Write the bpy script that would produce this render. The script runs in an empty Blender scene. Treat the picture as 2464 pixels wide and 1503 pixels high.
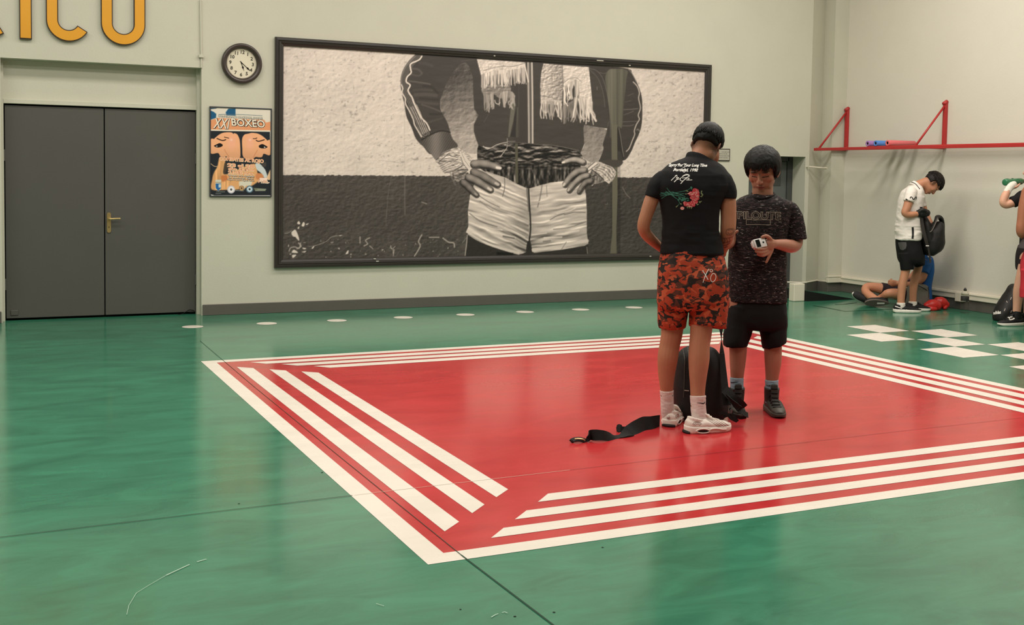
import bpy, bmesh, math, random
import numpy as np
from mathutils import Vector, Matrix, noise
from mathutils.bvhtree import BVHTree

SC = bpy.context.scene
COL = SC.collection
rnd = random.Random(7)

# ------------------------------------------------------------------ camera
IMG_W, IMG_H = 2464, 1503
FPX, CX, CY = 2703.17, 1232.0, 563.28
YAW, PITCH, ROLL = 0.4296, 0.0537, 0.0152
CAM = Vector((-2.6321, -11.7499, 1.5))
F = Vector((math.sin(YAW)*math.cos(PITCH), math.cos(YAW)*math.cos(PITCH), -math.sin(PITCH)))
_r = Vector((math.cos(YAW), -math.sin(YAW), 0)); _u = _r.cross(F)
R = _r*math.cos(ROLL)+_u*math.sin(ROLL)
U = -_r*math.sin(ROLL)+_u*math.cos(ROLL)
cd = bpy.data.cameras.new('camera'); cam = bpy.data.objects.new('camera', cd); COL.objects.link(cam)
cd.sensor_width = 36; cd.sensor_fit = 'HORIZONTAL'; cd.lens = FPX*36/IMG_W
cd.shift_x = (IMG_W/2-CX)/IMG_W; cd.shift_y = (CY-IMG_H/2)/IMG_W
cd.clip_start = 0.05; cd.clip_end = 100
m = Matrix.Identity(4)
for i in range(3):
    m[i][0], m[i][1], m[i][2], m[i][3] = R[i], U[i], -F[i], CAM[i]
cam.matrix_world = m
SC.camera = cam
FH = Vector((F.x, F.y, 0)).normalized()      # horizontal view direction
RH = Vector((_r.x, _r.y, 0)).normalized()    # horizontal right
UP = Vector((0, 0, 1))

# ------------------------------------------------------------------ world, lights, exposure
w = bpy.data.worlds.new('world'); SC.world = w; w.use_nodes = True
w.node_tree.nodes['Background'].inputs[0].default_value = (0.8, 0.85, 0.9, 1)
w.node_tree.nodes['Background'].inputs[1].default_value = 0.0
SC.view_settings.view_transform = 'Standard'; SC.view_settings.look = 'None'
SC.view_settings.gamma = 1; SC.view_settings.use_curve_mapping = False
SC.view_settings.exposure = 0.0
CEIL = 5.6
X_RIGHT = 7.594
def area(name, loc, sx, sy, power, col):
    l = bpy.data.lights.new(name, 'AREA'); l.shape = 'RECTANGLE'; l.size = sx; l.size_y = sy
    l.energy = power; l.color = col
    o = bpy.data.objects.new(name, l); COL.objects.link(o); o.location = loc
    return o
TUBE_COL = (1.0, 0.945, 0.865)
for ty, tk in ((-2.8, 1.06), (-5.6, 1.14), (-8.6, 0.84)):
    for tx in (-5.4, -1.9, 1.6, 4.9):
        area('ceiling_lamp_light', (tx, ty, CEIL-0.16), 2.4, 0.9, 78*tk*(1.45 if tx > 4 else 0.92), TUBE_COL)

# ------------------------------------------------------------------ pixel geometry of the photograph's camera
def ray(px, py):
    return F + R*((px-CX)/FPX) - U*((py-CY)/FPX)
def G(px, py, z=0.0):
    d = ray(px, py); return CAM + d*((z-CAM.z)/d.z)
def WALL(px, py, y=0.0):
    d = ray(px, py); return CAM + d*((y-CAM.y)/d.y)
def SIDE(px, py, x):
    d = ray(px, py); return CAM + d*((x-CAM.x)/d.x)
def D(px, py, dep):
    return CAM + ray(px, py)*dep

# ------------------------------------------------------------------ material helpers
def s2l(c):
    c = np.asarray(c, float)/255.0
    return np.where(c <= 0.04045, c/12.92, ((c+0.055)/1.055)**2.4)
def rgb(*c):
    return tuple(s2l(c)) + (1.0,)
MATS = {}
def mat(name, col, rough=0.6, spec=0.5, metal=0.0, nscale=0, namt=0.0, bump=0.0, bscale=80, coat=0.0, stretch=None, alpha=None, trans=0.0, sss=0.0, sheen=0.0):
    """principled material; colour varies by a noise (wear, weave), optional bump"""
    if name in MATS: return MATS[name]
    m = bpy.data.materials.new(name); m.use_nodes = True; MATS[name] = m
    nt = m.node_tree; p = nt.nodes['Principled BSDF']
    p.inputs['Base Color'].default_value = col
    p.inputs['Roughness'].default_value = rough
    p.inputs['Specular IOR Level'].default_value = spec
    p.inputs['Metallic'].default_value = metal
    p.inputs['Coat Weight'].default_value = coat
    p.inputs['Sheen Weight'].default_value = sheen
    if trans: p.inputs['Transmission Weight'].default_value = trans
    if sss:
        p.inputs['Subsurface Weight'].default_value = sss
        p.inputs['Subsurface Radius'].default_value = (0.012, 0.004, 0.002)
        p.inputs['Subsurface Scale'].default_value = 0.6
    tc = nt.nodes.new('ShaderNodeTexCoord'); mp = nt.nodes.new('ShaderNodeMapping')
    if stretch: mp.inputs['Scale'].default_value = stretch
    nt.links.new(tc.outputs['Object'], mp.inputs['Vector'])
    if namt:
        n = nt.nodes.new('ShaderNodeTexNoise'); n.inputs['Scale'].default_value = nscale; n.inputs['Detail'].default_value = 5
        nt.links.new(mp.outputs[0], n.inputs['Vector'])
        mx = nt.nodes.new('ShaderNodeMix'); mx.data_type = 'RGBA'
        mx.inputs['A'].default_value = tuple(c*(1-namt) for c in col[:3])+(1,)
        mx.inputs['B'].default_value = tuple(min(1, c*(1+namt)) for c in col[:3])+(1,)
        nt.links.new(n.outputs['Fac'], mx.inputs['Factor']); nt.links.new(mx.outputs['Result'], p.inputs['Base Color'])
    if bump:
        b = nt.nodes.new('ShaderNodeBump'); b.inputs['Strength'].default_value = bump; b.inputs['Distance'].default_value = 0.01
        n2 = nt.nodes.new('ShaderNodeTexNoise'); n2.inputs['Scale'].default_value = bscale; n2.inputs['Detail'].default_value = 4
        nt.links.new(mp.outputs[0], n2.inputs['Vector']); nt.links.new(n2.outputs['Fac'], b.inputs['Height'])
        nt.links.new(b.outputs[0], p.inputs['Normal'])
    return m
def vcol_mat(name, rough=0.6, spec=0.4, sss=0.0, mult=1.0, sheen=0.0, bump=0, bscale=200):
    """principled material that reads the point colours of its mesh"""
    if name in MATS: return MATS[name]
    m = mat(name, (1, 1, 1, 1), rough, spec, sss=sss, sheen=sheen, bump=bump, bscale=bscale)
    nt = m.node_tree; a = nt.nodes.new('ShaderNodeVertexColor'); a.layer_name = 'Col'
    nt.links.new(a.outputs['Color'], nt.nodes['Principled BSDF'].inputs['Base Color'])
    return m

# ------------------------------------------------------------------ object helpers
def link(o, parent=None):
    COL.objects.link(o)
    if parent is not None:
        o.parent = parent
        o.matrix_parent_inverse = Matrix.Translation(-Vector(parent.location)) if parent.type == 'EMPTY' else Matrix.Identity(4)
    return o
def tag(o, label=None, cat=None, group=None, kind=None):
    if label: o['label'] = label
    if cat: o['category'] = cat
    if group: o['group'] = group
    if kind: o['kind'] = kind
    return o
def thing(name, label, cat, loc=(0, 0, 0), group=None):
    o = bpy.data.objects.new(name, None); COL.objects.link(o); o.location = loc; o.empty_display_size = 0.1
    return tag(o, label, cat, group)
def meshobj(name, verts, faces, mt, parent=None, smooth=False):
    me = bpy.data.meshes.new(name); me.from_pydata([tuple(v) for v in verts], [], faces); me.update()
    if mt is not None: me.materials.append(mt)
    if smooth: me.polygons.foreach_set('use_smooth', [True]*len(me.polygons))
    o = bpy.data.objects.new(name, me); link(o, parent); return o
def bmobj(name, bm, mt, parent=None, smooth=False):
    me = bpy.data.meshes.new(name); bmesh.ops.recalc_face_normals(bm, faces=bm.faces[:]); bm.to_mesh(me); bm.free()
    if mt is not None: me.materials.append(mt)
    if smooth: me.polygons.foreach_set('use_smooth', [True]*len(me.polygons))
    o = bpy.data.objects.new(name, me); link(o, parent); return o
def bm_box(bm, lo, hi, bevel=0.0, rot=None):
    v = bmesh.ops.create_cube(bm, size=1.0)['verts']
    lo = Vector(lo); hi = Vector(hi); c = (lo+hi)/2; s = hi-lo
    for q in v: q.co = Vector((q.co.x*s.x, q.co.y*s.y, q.co.z*s.z))
    if bevel:
        es = list({e for q in v for e in q.link_edges})
        r = bmesh.ops.bevel(bm, geom=es, offset=bevel, segments=2, affect='EDGES', profile=0.5)
        v = list({q for f in r['faces'] for q in f.verts} | {q for q in v if q.is_valid})
    for q in v:
        if rot is not None: q.co = rot @ q.co
        q.co = q.co + c
    return v
def box(name, lo, hi, mt, parent=None, bevel=0.0):
    bm = bmesh.new(); bm_box(bm, lo, hi, bevel); return bmobj(name, bm, mt, parent)
def bm_prism(bm, pts, ext):
    """closed polygon of 3-D points extruded along a vector"""
    ext = Vector(ext); a = [bm.verts.new(p) for p in pts]; b = [bm.verts.new(Vector(p)+ext) for p in pts]; n = len(pts)
    bm.faces.new(a); bm.faces.new(b[::-1])
    for i in range(n): bm.faces.new((a[i], b[i], b[(i+1) % n], a[(i+1) % n]))
def bm_tube(bm, pts, rad, n=10, cap=True):
    """tube along points; rad a number or one per point"""
    pts = [Vector(p) for p in pts]; k = len(pts)
    if not hasattr(rad, '__len__'): rad = [rad]*k
    rings = []; ref = None
    for i, p in enumerate(pts):
        t = (pts[min(i+1, k-1)]-pts[max(i-1, 0)]).normalized()
        if ref is None: ref = t.orthogonal().normalized()
        ref = (ref-t*ref.dot(t)).normalized(); s = t.cross(ref)
        rings.append([bm.verts.new(p+(ref*math.cos(a)+s*math.sin(a))*rad[i]) for a in [2*math.pi*j/n for j in range(n)]])
    for i in range(k-1):
        for j in range(n):
            bm.faces.new((rings[i][j], rings[i][(j+1) % n], rings[i+1][(j+1) % n], rings[i+1][j]))
    if cap:
        bm.faces.new(rings[0][::-1]); bm.faces.new(rings[-1])
def bm_ribbon(bm, pts, wid, thick, wdir=None):
    """flat strap along points: wid across, thick through; wdir one side vector or one per point"""
    pts = [Vector(p) for p in pts]; k = len(pts); rings = []
    for i, p in enumerate(pts):
        t = (pts[min(i+1, k-1)]-pts[max(i-1, 0)]).normalized()
        s = Vector(wdir[i] if isinstance(wdir, list) else wdir); s = (s-t*s.dot(t)).normalized(); nn = t.cross(s)
        wv = wid[i] if hasattr(wid, '__len__') else wid
        rings.append([bm.verts.new(p+s*a*wv/2+nn*b*thick/2) for a, b in ((-1, -1), (1, -1), (1, 1), (-1, 1))])
    for i in range(k-1):
        for j in range(4):
            bm.faces.new((rings[i][j], rings[i][(j+1) % 4], rings[i+1][(j+1) % 4], rings[i+1][j]))
    bm.faces.new(rings[0][::-1]); bm.faces.new(rings[-1])
def crom(pts, sub=4):
    """Catmull-Rom resampling of tuples of numbers"""
    a = np.array(pts, float); n = len(a); out = []
    for i in range(n-1):
        p0, p1, p2, p3 = a[max(i-1, 0)], a[i], a[i+1], a[min(i+2, n-1)]
        for k in range(sub):
            t = k/sub
            out.append(0.5*((2*p1)+(-p0+p2)*t+(2*p0-5*p1+4*p2-p3)*t*t+(-p0+3*p1-3*p2+p3)*t**3))
    out.append(a[-1]); return out
def smooth_path(pts, sub=6):
    return [Vector(p) for p in crom([tuple(p) for p in pts], sub)]
def text_mesh(body, size=1.0, shear=0.0, bold=0.0, space=1.0, depth=0.0):
    """(verts, faces) of a word in the built-in font, centred, in its own x-y plane"""
    c = bpy.data.curves.new('t', 'FONT'); c.body = body; c.size = size; c.shear = shear; c.offset = bold
    c.align_x = 'CENTER'; c.align_y = 'CENTER'; c.space_character = space; c.extrude = depth; c.resolution_u = 3
    o = bpy.data.objects.new('t', c); COL.objects.link(o)
    dg = bpy.context.evaluated_depsgraph_get(); me = bpy.data.meshes.new_from_object(o.evaluated_get(dg))
    v = [q.co.copy() for q in me.vertices]; f = [tuple(p.vertices) for p in me.polygons]
    bpy.data.objects.remove(o); bpy.data.curves.remove(c); bpy.data.meshes.remove(me)
    return v, f
# ================================================================== ROOM
# ---- materials of the shell
M_WALL = mat('painted_plaster', (0.565, 0.552, 0.455, 1), 0.55, 0.3, nscale=2.2, namt=0.05, bump=0.12, bscale=60)
M_WALLR = mat('painted_plaster_cream', (0.67, 0.635, 0.55, 1), 0.55, 0.3, nscale=1.6, namt=0.05, bump=0.10, bscale=60)
M_CEIL = mat('ceiling_paint', (0.72, 0.71, 0.66, 1), 0.8, 0.2, nscale=3, namt=0.03)
M_SKIRT = mat('grey_skirting_paint', rgb(92, 88, 82), 0.45, 0.4, nscale=6, namt=0.08)
M_DOOR = mat('grey_door_paint', rgb(84, 82, 78), 0.5, 0.35, nscale=2.5, namt=0.06, bump=0.03, bscale=40)
M_TRUNK = mat('white_plastic_trunking', rgb(222, 214, 196), 0.4, 0.4, nscale=4, namt=0.03)
M_BLACK = mat('black_gap', rgb(14, 13, 12), 0.8, 0.2, nscale=8, namt=0.1)

def floor_paint(name, col, streak=0.16, rough=0.2):
    """glossy resin paint: brushed streaks in the colour and in the gloss, fine ripples, scuffs"""
    m = bpy.data.materials.new(name); m.use_nodes = True; nt = m.node_tree; p = nt.nodes['Principled BSDF']
    L = nt.links.new
    tc = nt.nodes.new('ShaderNodeTexCoord')
    mp = nt.nodes.new('ShaderNodeMapping'); mp.inputs['Scale'].default_value = (0.8, 2.0, 1); mp.inputs['Rotation'].default_value = (0, 0, -0.12)
    L(tc.outputs['Object'], mp.inputs['Vector'])
    n = nt.nodes.new('ShaderNodeTexNoise'); n.inputs['Scale'].default_value = 2.4; n.inputs['Detail'].default_value = 6; n.inputs['Roughness'].default_value = 0.6; n.inputs['Distortion'].default_value = 0.9
    L(mp.outputs[0], n.inputs['Vector'])
    cr = nt.nodes.new('ShaderNodeValToRGB'); cr.color_ramp.elements[0].position = 0.32; cr.color_ramp.elements[1].position = 0.68
    cr.color_ramp.elements[0].color = tuple(c*(1-streak) for c in col[:3])+(1,)
    cr.color_ramp.elements[1].color = tuple(min(1, c*(1+streak)) for c in col[:3])+(1,)
    L(n.outputs['Fac'], cr.inputs[0])
    # worn scuffs: pale specks
    n3 = nt.nodes.new('ShaderNodeTexNoise'); n3.inputs['Scale'].default_value = 9; n3.inputs['Detail'].default_value = 9; n3.inputs['Roughness'].default_value = 0.75
    mp3 = nt.nodes.new('ShaderNodeMapping'); mp3.inputs['Scale'].default_value = (0.7, 2.4, 1); L(tc.outputs['Object'], mp3.inputs['Vector']); L(mp3.outputs[0], n3.inputs['Vector'])
    r3 = nt.nodes.new('ShaderNodeMapRange'); r3.inputs['From Min'].default_value = 0.66; r3.inputs['From Max'].default_value = 0.80; r3.inputs['To Max'].default_value = 0.30
    L(n3.outputs['Fac'], r3.inputs['Value'])
    mx = nt.nodes.new('ShaderNodeMix'); mx.data_type = 'RGBA'; mx.inputs['B'].default_value = (0.55, 0.6, 0.52, 1) if col[1] < 0.5 else (0.45, 0.40, 0.36, 1)
    L(r3.outputs[0], mx.inputs['Factor']); L(cr.outputs[0], mx.inputs['A']); L(mx.outputs['Result'], p.inputs['Base Color'])
    rr = nt.nodes.new('ShaderNodeMapRange'); rr.inputs['To Min'].default_value = rough*0.72; rr.inputs['To Max'].default_value = rough*1.35
    L(n.outputs['Fac'], rr.inputs['Value']); L(rr.outputs[0], p.inputs['Roughness'])
    p.inputs['Specular IOR Level'].default_value = 0.5
    b = nt.nodes.new('ShaderNodeBump'); b.inputs['Strength'].default_value = 0.07; b.inputs['Distance'].default_value = 0.004
    nb = nt.nodes.new('ShaderNodeTexNoise'); nb.inputs['Scale'].default_value = 5; nb.inputs['Detail'].default_value = 6
    mpb = nt.nodes.new('ShaderNodeMapping'); mpb.inputs['Scale'].default_value = (1, 2.2, 1); L(tc.outputs['Object'], mpb.inputs['Vector']); L(mpb.outputs[0], nb.inputs['Vector'])
    L(nb.outputs['Fac'], b.inputs['Height']); L(b.outputs[0], p.inputs['Normal'])
    return m
M_GREEN = floor_paint('green_floor_paint', (0.036, 0.178, 0.104, 1), 0.20, 0.155)
M_RED = floor_paint('red_floor_paint', (0.48, 0.028, 0.032, 1), 0.10, 0.17)
M_WHITE = floor_paint('white_floor_paint', (0.74, 0.675, 0.60, 1), 0.03, 0.26)
M_JOINT = mat('floor_joint', (0.012, 0.045, 0.026, 1), 0.7, 0.2, nscale=4, namt=0.2)

X0, Y0, YB = -7.6, -15.5, 0.0
floor = box('floor', (X0-0.3, Y0-0.3, -0.2), (X_RIGHT+0.3, 1.2, 0.0), M_GREEN); tag(floor, kind='structure')
ceil = box('ceiling', (X0-0.3, Y0-0.3, CEIL), (X_RIGHT+0.3, 1.2, CEIL+0.2), M_CEIL); tag(ceil, kind='structure')
box('wall_left', (X0-0.3, Y0-0.3, 0), (X0, 1.2, CEIL), M_WALL)['kind'] = 'structure'
box('wall_front', (X0, Y0-0.3, 0), (X_RIGHT, Y0, CEIL), mat('low_bounce_wall', rgb(96, 98, 90), 0.7, 0.3, nscale=2, namt=0.1))['kind'] = 'structure'  # unseen wall behind the camera, its dark colour added to cut bounce light
wr = box('wall_right', (X_RIGHT, Y0-0.3, 0), (X_RIGHT+0.3, 1.2, CEIL), M_WALLR); tag(wr, kind='structure')

# ---- back wall with the door recess, the alcove and the splayed end beside the corner pier
DX0, DX1, DZ, DY = -2.600, -0.742, 2.525, 0.15        # double-door recess
AX0, AX1, AZ, AY = 6.05, 6.94, 1.778, 0.27            # alcove with a door
bm = bmesh.new()
bm_box(bm, (X0, 0, 0), (DX0, 1.2, CEIL))
bm_box(bm, (DX0, 0, DZ), (DX1, 1.2, CEIL))
bm_box(bm, (DX1, 0, 0), (AX0, 1.2, CEIL))
bm_box(bm, (AX0, 0, AZ), (AX1, 1.2, CEIL))
bm_prism(bm, [(AX1, 0, 0), (7.00, 0, 0), (7.364, 0.20, 0), (7.364, 1.2, 0), (AX1, 1.2, 0)], (0, 0, CEIL))
bm_box(bm, (DX0, 0.32, 0), (DX1, 1.2, DZ)); bm_box(bm, (AX0, 0.5, 0), (AX1, 1.2, AZ))
wb = bmobj('wall_back', bm, M_WALL); tag(wb, kind='structure')
pier = box('wall_pier', (7.364, 0.0, 0), (X_RIGHT, 1.2, CEIL), M_WALL); tag(pier, kind='structure')
# cable run up the wall right of the doors
bm = bmesh.new()
bm_tube(bm, [WALL(482.5, 0, -0.012), WALL(484, 120, -0.012), WALL(485, 133, -0.012)], 0.009, 8)
bm_box(bm, WALL(479, 131, -0.03), WALL(489, 139, 0))
bm_tube(bm, [WALL(484, 137, -0.01), WALL(484.5, 163, -0.01)], 0.007, 8)
tag(bmobj('trim_1', bm, M_WALL), kind='structure')

# ---- skirtings
SK = 0.105
def skirt(name, lo, hi): tag(box(name, lo, hi, M_SKIRT, bevel=0.004), kind='structure')
skirt('baseboard_back', (DX1+0.012, -0.022, 0), (AX0-0.01, 0, 0.112))
skirt('baseboard_back_left', (X0, -0.022, 0), (DX0-0.01, 0, 0.112))
skirt('baseboard_pier', (7.350, -0.02, 0), (X_RIGHT-0.018, 0, 0.125))
skirt('baseboard_right', (X_RIGHT-0.02, Y0, 0), (X_RIGHT, 0.0, 0.125))
bm = bmesh.new()
bm_prism(bm, [(6.96, -0.012, 0), (7.00, -0.016, 0), (7.352, 0.185, 0), (7.352, -0.01, 0), (7.364, -0.01, 0), (7.364, 0.205, 0), (7.0, 0.004, 0), (6.96, 0.0, 0)], (0, 0, 0.125))
tag(bmobj('baseboard_splay', bm, M_SKIRT), kind='structure')
# thin white bead on top of the splayed skirting
bm = bmesh.new()
bm_tube(bm, [(6.62, 0.25, 0.135), (6.93, -0.012, 0.135), (7.0, -0.014, 0.138), (7.352, 0.188, 0.138), (7.352, 0.0, 0.138)], 0.010, 8)
tag(bmobj('trim_2', bm, M_TRUNK), kind='structure')
# white cable trunking along the right wall and round the pier
bm = bmesh.new()
bm_box(bm, (X_RIGHT-0.045, Y0, 0.125), (X_RIGHT, -0.02, 0.212), 0.006)
bm_box(bm, (X_RIGHT-0.055, Y0, 0.183), (X_RIGHT, -0.02, 0.198), 0.003)
bm_box(bm, (7.335, -0.05, 0.125), (X_RIGHT-0.01, 0, 0.212), 0.006)
bm_box(bm, (7.33, -0.057, 0.200), (X_RIGHT-0.01, 0, 0.214), 0.003)
tr = bmobj('trim_3', bm, M_TRUNK); tag(tr, kind='structure')
# junction box of the trunking behind the bottle
q0 = SIDE(2305, 700, X_RIGHT-0.05); q1 = SIDE(2318, 728, X_RIGHT-0.05)
box('junction_box', (X_RIGHT-0.065, q1.y, 0.095), (X_RIGHT, q0.y+0.03, 0.20), M_TRUNK, tr, 0.004)

# ---- white box at the foot of the alcove's jamb and the threshold ramp with black side
a = G(1903, 724); b = G(1933, 724)
pb = box('trim_4', (a.x, b.y-0.01, 0), (b.x+0.01, b.y+0.09, 0.215), M_TRUNK, None, 0.008); tag(pb, kind='structure')
bm = bmesh.new()
rx0, rx1, ry0, ry1 = b.x+0.015, 7.10, -0.835, -0.03
bm_prism(bm, [(rx0, ry0, 0.001), (rx1, ry0, 0.001), (rx0, ry0, 0.128)], (0, ry1-ry0, 0))
ramp = thing('threshold_ramp', 'low black-sided wedge ramp with green top at the corner alcove', 'ramp', (rx0, (ry0+ry1)/2, 0))
bmobj('ramp_body', bm, mat('ramp_black', rgb(20, 19, 18), 0.7, 0.3, nscale=10, namt=0.2), ramp)
bm = bmesh.new()
bm_prism(bm, [(rx0, ry0+0.05, 0.1285), (rx1-0.03, ry0+0.05, 0.006), (rx1-0.03, ry0+0.05, 0.009), (rx0, ry0+0.05, 0.1325)], (0, ry1-ry0-0.05, 0))
tp = bmobj('ramp_top', bm, M_GREEN, ramp)
tag(tp, 'green painted top')

# ---- painted ring and marks on the floor (children of the floor: the paint is part of it)
RP = Vector((-1.1452, -7.7783, 0)); RC, RS = math.cos(0.0111), math.sin(0.0111)
def ring(u, v, z=0.0): return Vector((RP.x+RC*u-RS*v, RP.y+RS*u+RC*v, z))
def flat(name, uvs, mt, z):
    o = meshobj(name, [ring(u, v, z) for u, v in uvs], [tuple(range(len(uvs)))], mt, None)
    o.parent = floor; o['kind'] = 'structure'
    if o.data.polygons[0].normal.z < 0: o.data.flip_normals()
    return o
RU, RV = 5.295, 4.955
bm = bmesh.new()
def bmf(pts, z=0.0012): bm.faces.new([bm.verts.new(ring(u, v, z)) for u, v in pts])
# outer white border as one frame
o4 = [(0, 0), (RU, 0), (RU, RV), (0, RV)]; i4 = [(0.103, 0.10), (RU-0.107, 0.10), (RU-0.107, RV-0.10), (0.103, RV-0.10)]
for k in range(4): bmf([o4[k], o4[(k+1) % 4], i4[(k+1) % 4], i4[k]])
ob = bmobj('floor_ring_border', bm, M_WHITE); ob.parent = floor; ob['kind'] = 'structure'
flat('floor_ring_red', i4, M_RED, 0.0010)
for a, b, c, d in ((0.206, 0.312, 0.344, 4.600), (0.412, 0.515, 0.533, 4.415), (0.612, 0.718, 0.715, 4.245)):      # left stripes
    flat('floor_ring_stripe', [(a, c), (b, c+0.098), (b, d-0.09), (a, d)], M_WHITE, 0.0022)
for a, b, c in ((0.192, 0.293, 0.350), (0.380, 0.478, 0.548), (0.575, 0.677, 0.757)):                            # near stripes
    flat('floor_ring_stripe', [(c, a), (RU-c+0.02, a), (RU-c-0.09, b), (c+0.104, b)], M_WHITE, 0.0022)
for a, b, c in ((0.178, 0.290, 0.345), (0.345, 0.458, 0.548), (0.515, 0.632, 0.757)):                            # far stripes
    flat('floor_ring_stripe', [(c, RV-a), (c+0.10, RV-b), (RU-c-0.09, RV-b), (RU-c+0.01, RV-a)], M_WHITE, 0.0022)
for a, b, c, d in ((0.190, 0.316, 0.34, 4.62), (0.397, 0.517, 0.53, 4.45), (0.604, 0.722, 0.72, 4.28)):           # right stripes
    flat('floor_ring_stripe', [(RU-a, c), (RU-a, d), (RU-b, d-0.1), (RU-b, c+0.1)], M_WHITE, 0.0022)
cols = ((5.985, 6.405), (6.415, 6.795), (6.812, 7.215)); rows_ = [(4.40, 4.875), (3.93, 4.395), (3.463, 3.927), (2.965, 3.458), (2.50, 2.962), (2.02, 2.497), (1.55, 2.015)]
for i, (v0, v1) in enumerate(rows_):
    for j in ((1,) if i % 2 == 0 else (0, 2)):
        flat('floor_checker_square', [(cols[j][0], v0), (cols[j][1], v0), (cols[j][1], v1), (cols[j][0], v1)], M_WHITE, 0.0012)
for k in range(8):
    cx, cy = (-0.956, -0.247, 0.459, 1.169, 1.869, 2.580, 3.269, 3.952)[k], (-0.822, -0.808, -0.805, -0.785, -0.770, -0.742, -0.738, -0.745)[k]
    o = meshobj('floor_dot', [(cx+0.098*math.cos(t), cy+0.098*math.sin(t), 0.0012) for t in [2*math.pi*i/40 for i in range(40)]], [tuple(range(40))], M_WHITE)
    o.parent = floor; o['kind'] = 'structure'
# joints of the floor screed and small scratches
def strip(name, pts, wd, mt, z=0.0030):
    v = []; f = []
    pts = [Vector(p) for p in pts]
    for i, p in enumerate(pts):
        t = (pts[min(i+1, len(pts)-1)]-pts[max(i-1, 0)]).normalized(); n = Vector((-t.y, t.x, 0))*wd/2
        v += [p+n+Vector((0, 0, z)), p-n+Vector((0, 0, z))]
        if i: f.append((2*i-2, 2*i-1, 2*i+1, 2*i))
    o = meshobj(name, v, f, mt); o.parent = floor; o['kind'] = 'structure'
    for p in o.data.polygons:
        if p.normal.z < 0: o.data.flip_normals(); break
    return o
strip('floor_joint', [(-1.035, -1.75, 0), (-1.03, -4.0, 0), (-1.01, -6.0, 0), (-0.988, -7.73, 0)], 0.0035, M_JOINT)
strip('floor_joint', [(-0.988, -7.73, 0), (-0.961, -8.48, 0), (-0.94, -9.6, 0)], 0.006, M_JOINT)
M_JRED = mat('red_joint', (0.20, 0.012, 0.014, 1), 0.6, 0.3, nscale=4, namt=0.2)
M_JWHITE = mat('white_joint', (0.52, 0.45, 0.36, 1), 0.6, 0.3, nscale=4, namt=0.2)
strip('floor_joint', [(-4.2, -6.87, 0), (-2.636, -6.832, 0), (-1.15, -6.784, 0)], 0.005, M_JOINT)
strip('floor_joint', [(-1.14, -6.784, 0), (0.0, -6.755, 0)], 0.003, M_JWHITE, 0.0032)
strip('floor_joint', [(0.0, -6.755, 0), (1.2, -6.72, 0), (2.247, -6.69, 0), (3.27, -6.68, 0)], 0.003, M_JRED)
strip('floor_joint', [G(1957, 735), G(1990, 740.5), G(2034, 749), G(2100, 746), G(2160, 743)], 0.022, M_JOINT)
strip('floor_joint', [G(2009, 733), G(2035, 731.5), G(2062, 728)], 0.020, M_JOINT)
strip('floor_joint', [G(2244, 784), G(2290, 780.5), G(2336, 777)], 0.012, M_JOINT)
M_SCR = mat('pale_scratch', (0.45, 0.62, 0.50, 1), 0.5, 0.4, nscale=30, namt=0.3)
strip('floor_scratch', [G(400, 1385), G(428, 1372), G(456, 1359)], 0.0045, M_SCR)
strip('floor_scratch', [G(474, 1352.5), G(497, 1346)], 0.0045, M_SCR)
strip('floor_scratch', [G(305, 1480), G(310, 1458), G(328, 1428), G(360, 1408), G(400, 1385)], 0.0015, M_SCR)
strip('floor_scratch', [G(1182, 1486), G(1192, 1480), G(1199, 1477.5)], 0.003, M_SCR)
strip('floor_scratch', [G(1208, 1475), G(1214, 1473), G(1221, 1476)], 0.003, M_SCR)
strip('floor_scratch', [G(905, 1453), G(924, 1459)], 0.002, M_SCR)
M_SPOT = mat('dark_spot', rgb(24, 40, 30), 0.7, 0.2, nscale=30, namt=0.3)
for px, py, rr in ((775, 1136, 0.006), (1239, 1482, 0.005), (1333, 1472, 0.005), (1108, 1465, 0.004), (575, 1211, 0.005), (1450, 1316, 0.005)):
    c = G(px, py, 0.0012)
    o = meshobj('floor_spot', [c+Vector((rr*math.cos(t), rr*math.sin(t), 0)) for t in [2*math.pi*i/10 for i in range(10)]], [tuple(range(10))], M_SPOT)
    o.parent = floor; o['kind'] = 'structure'

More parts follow.
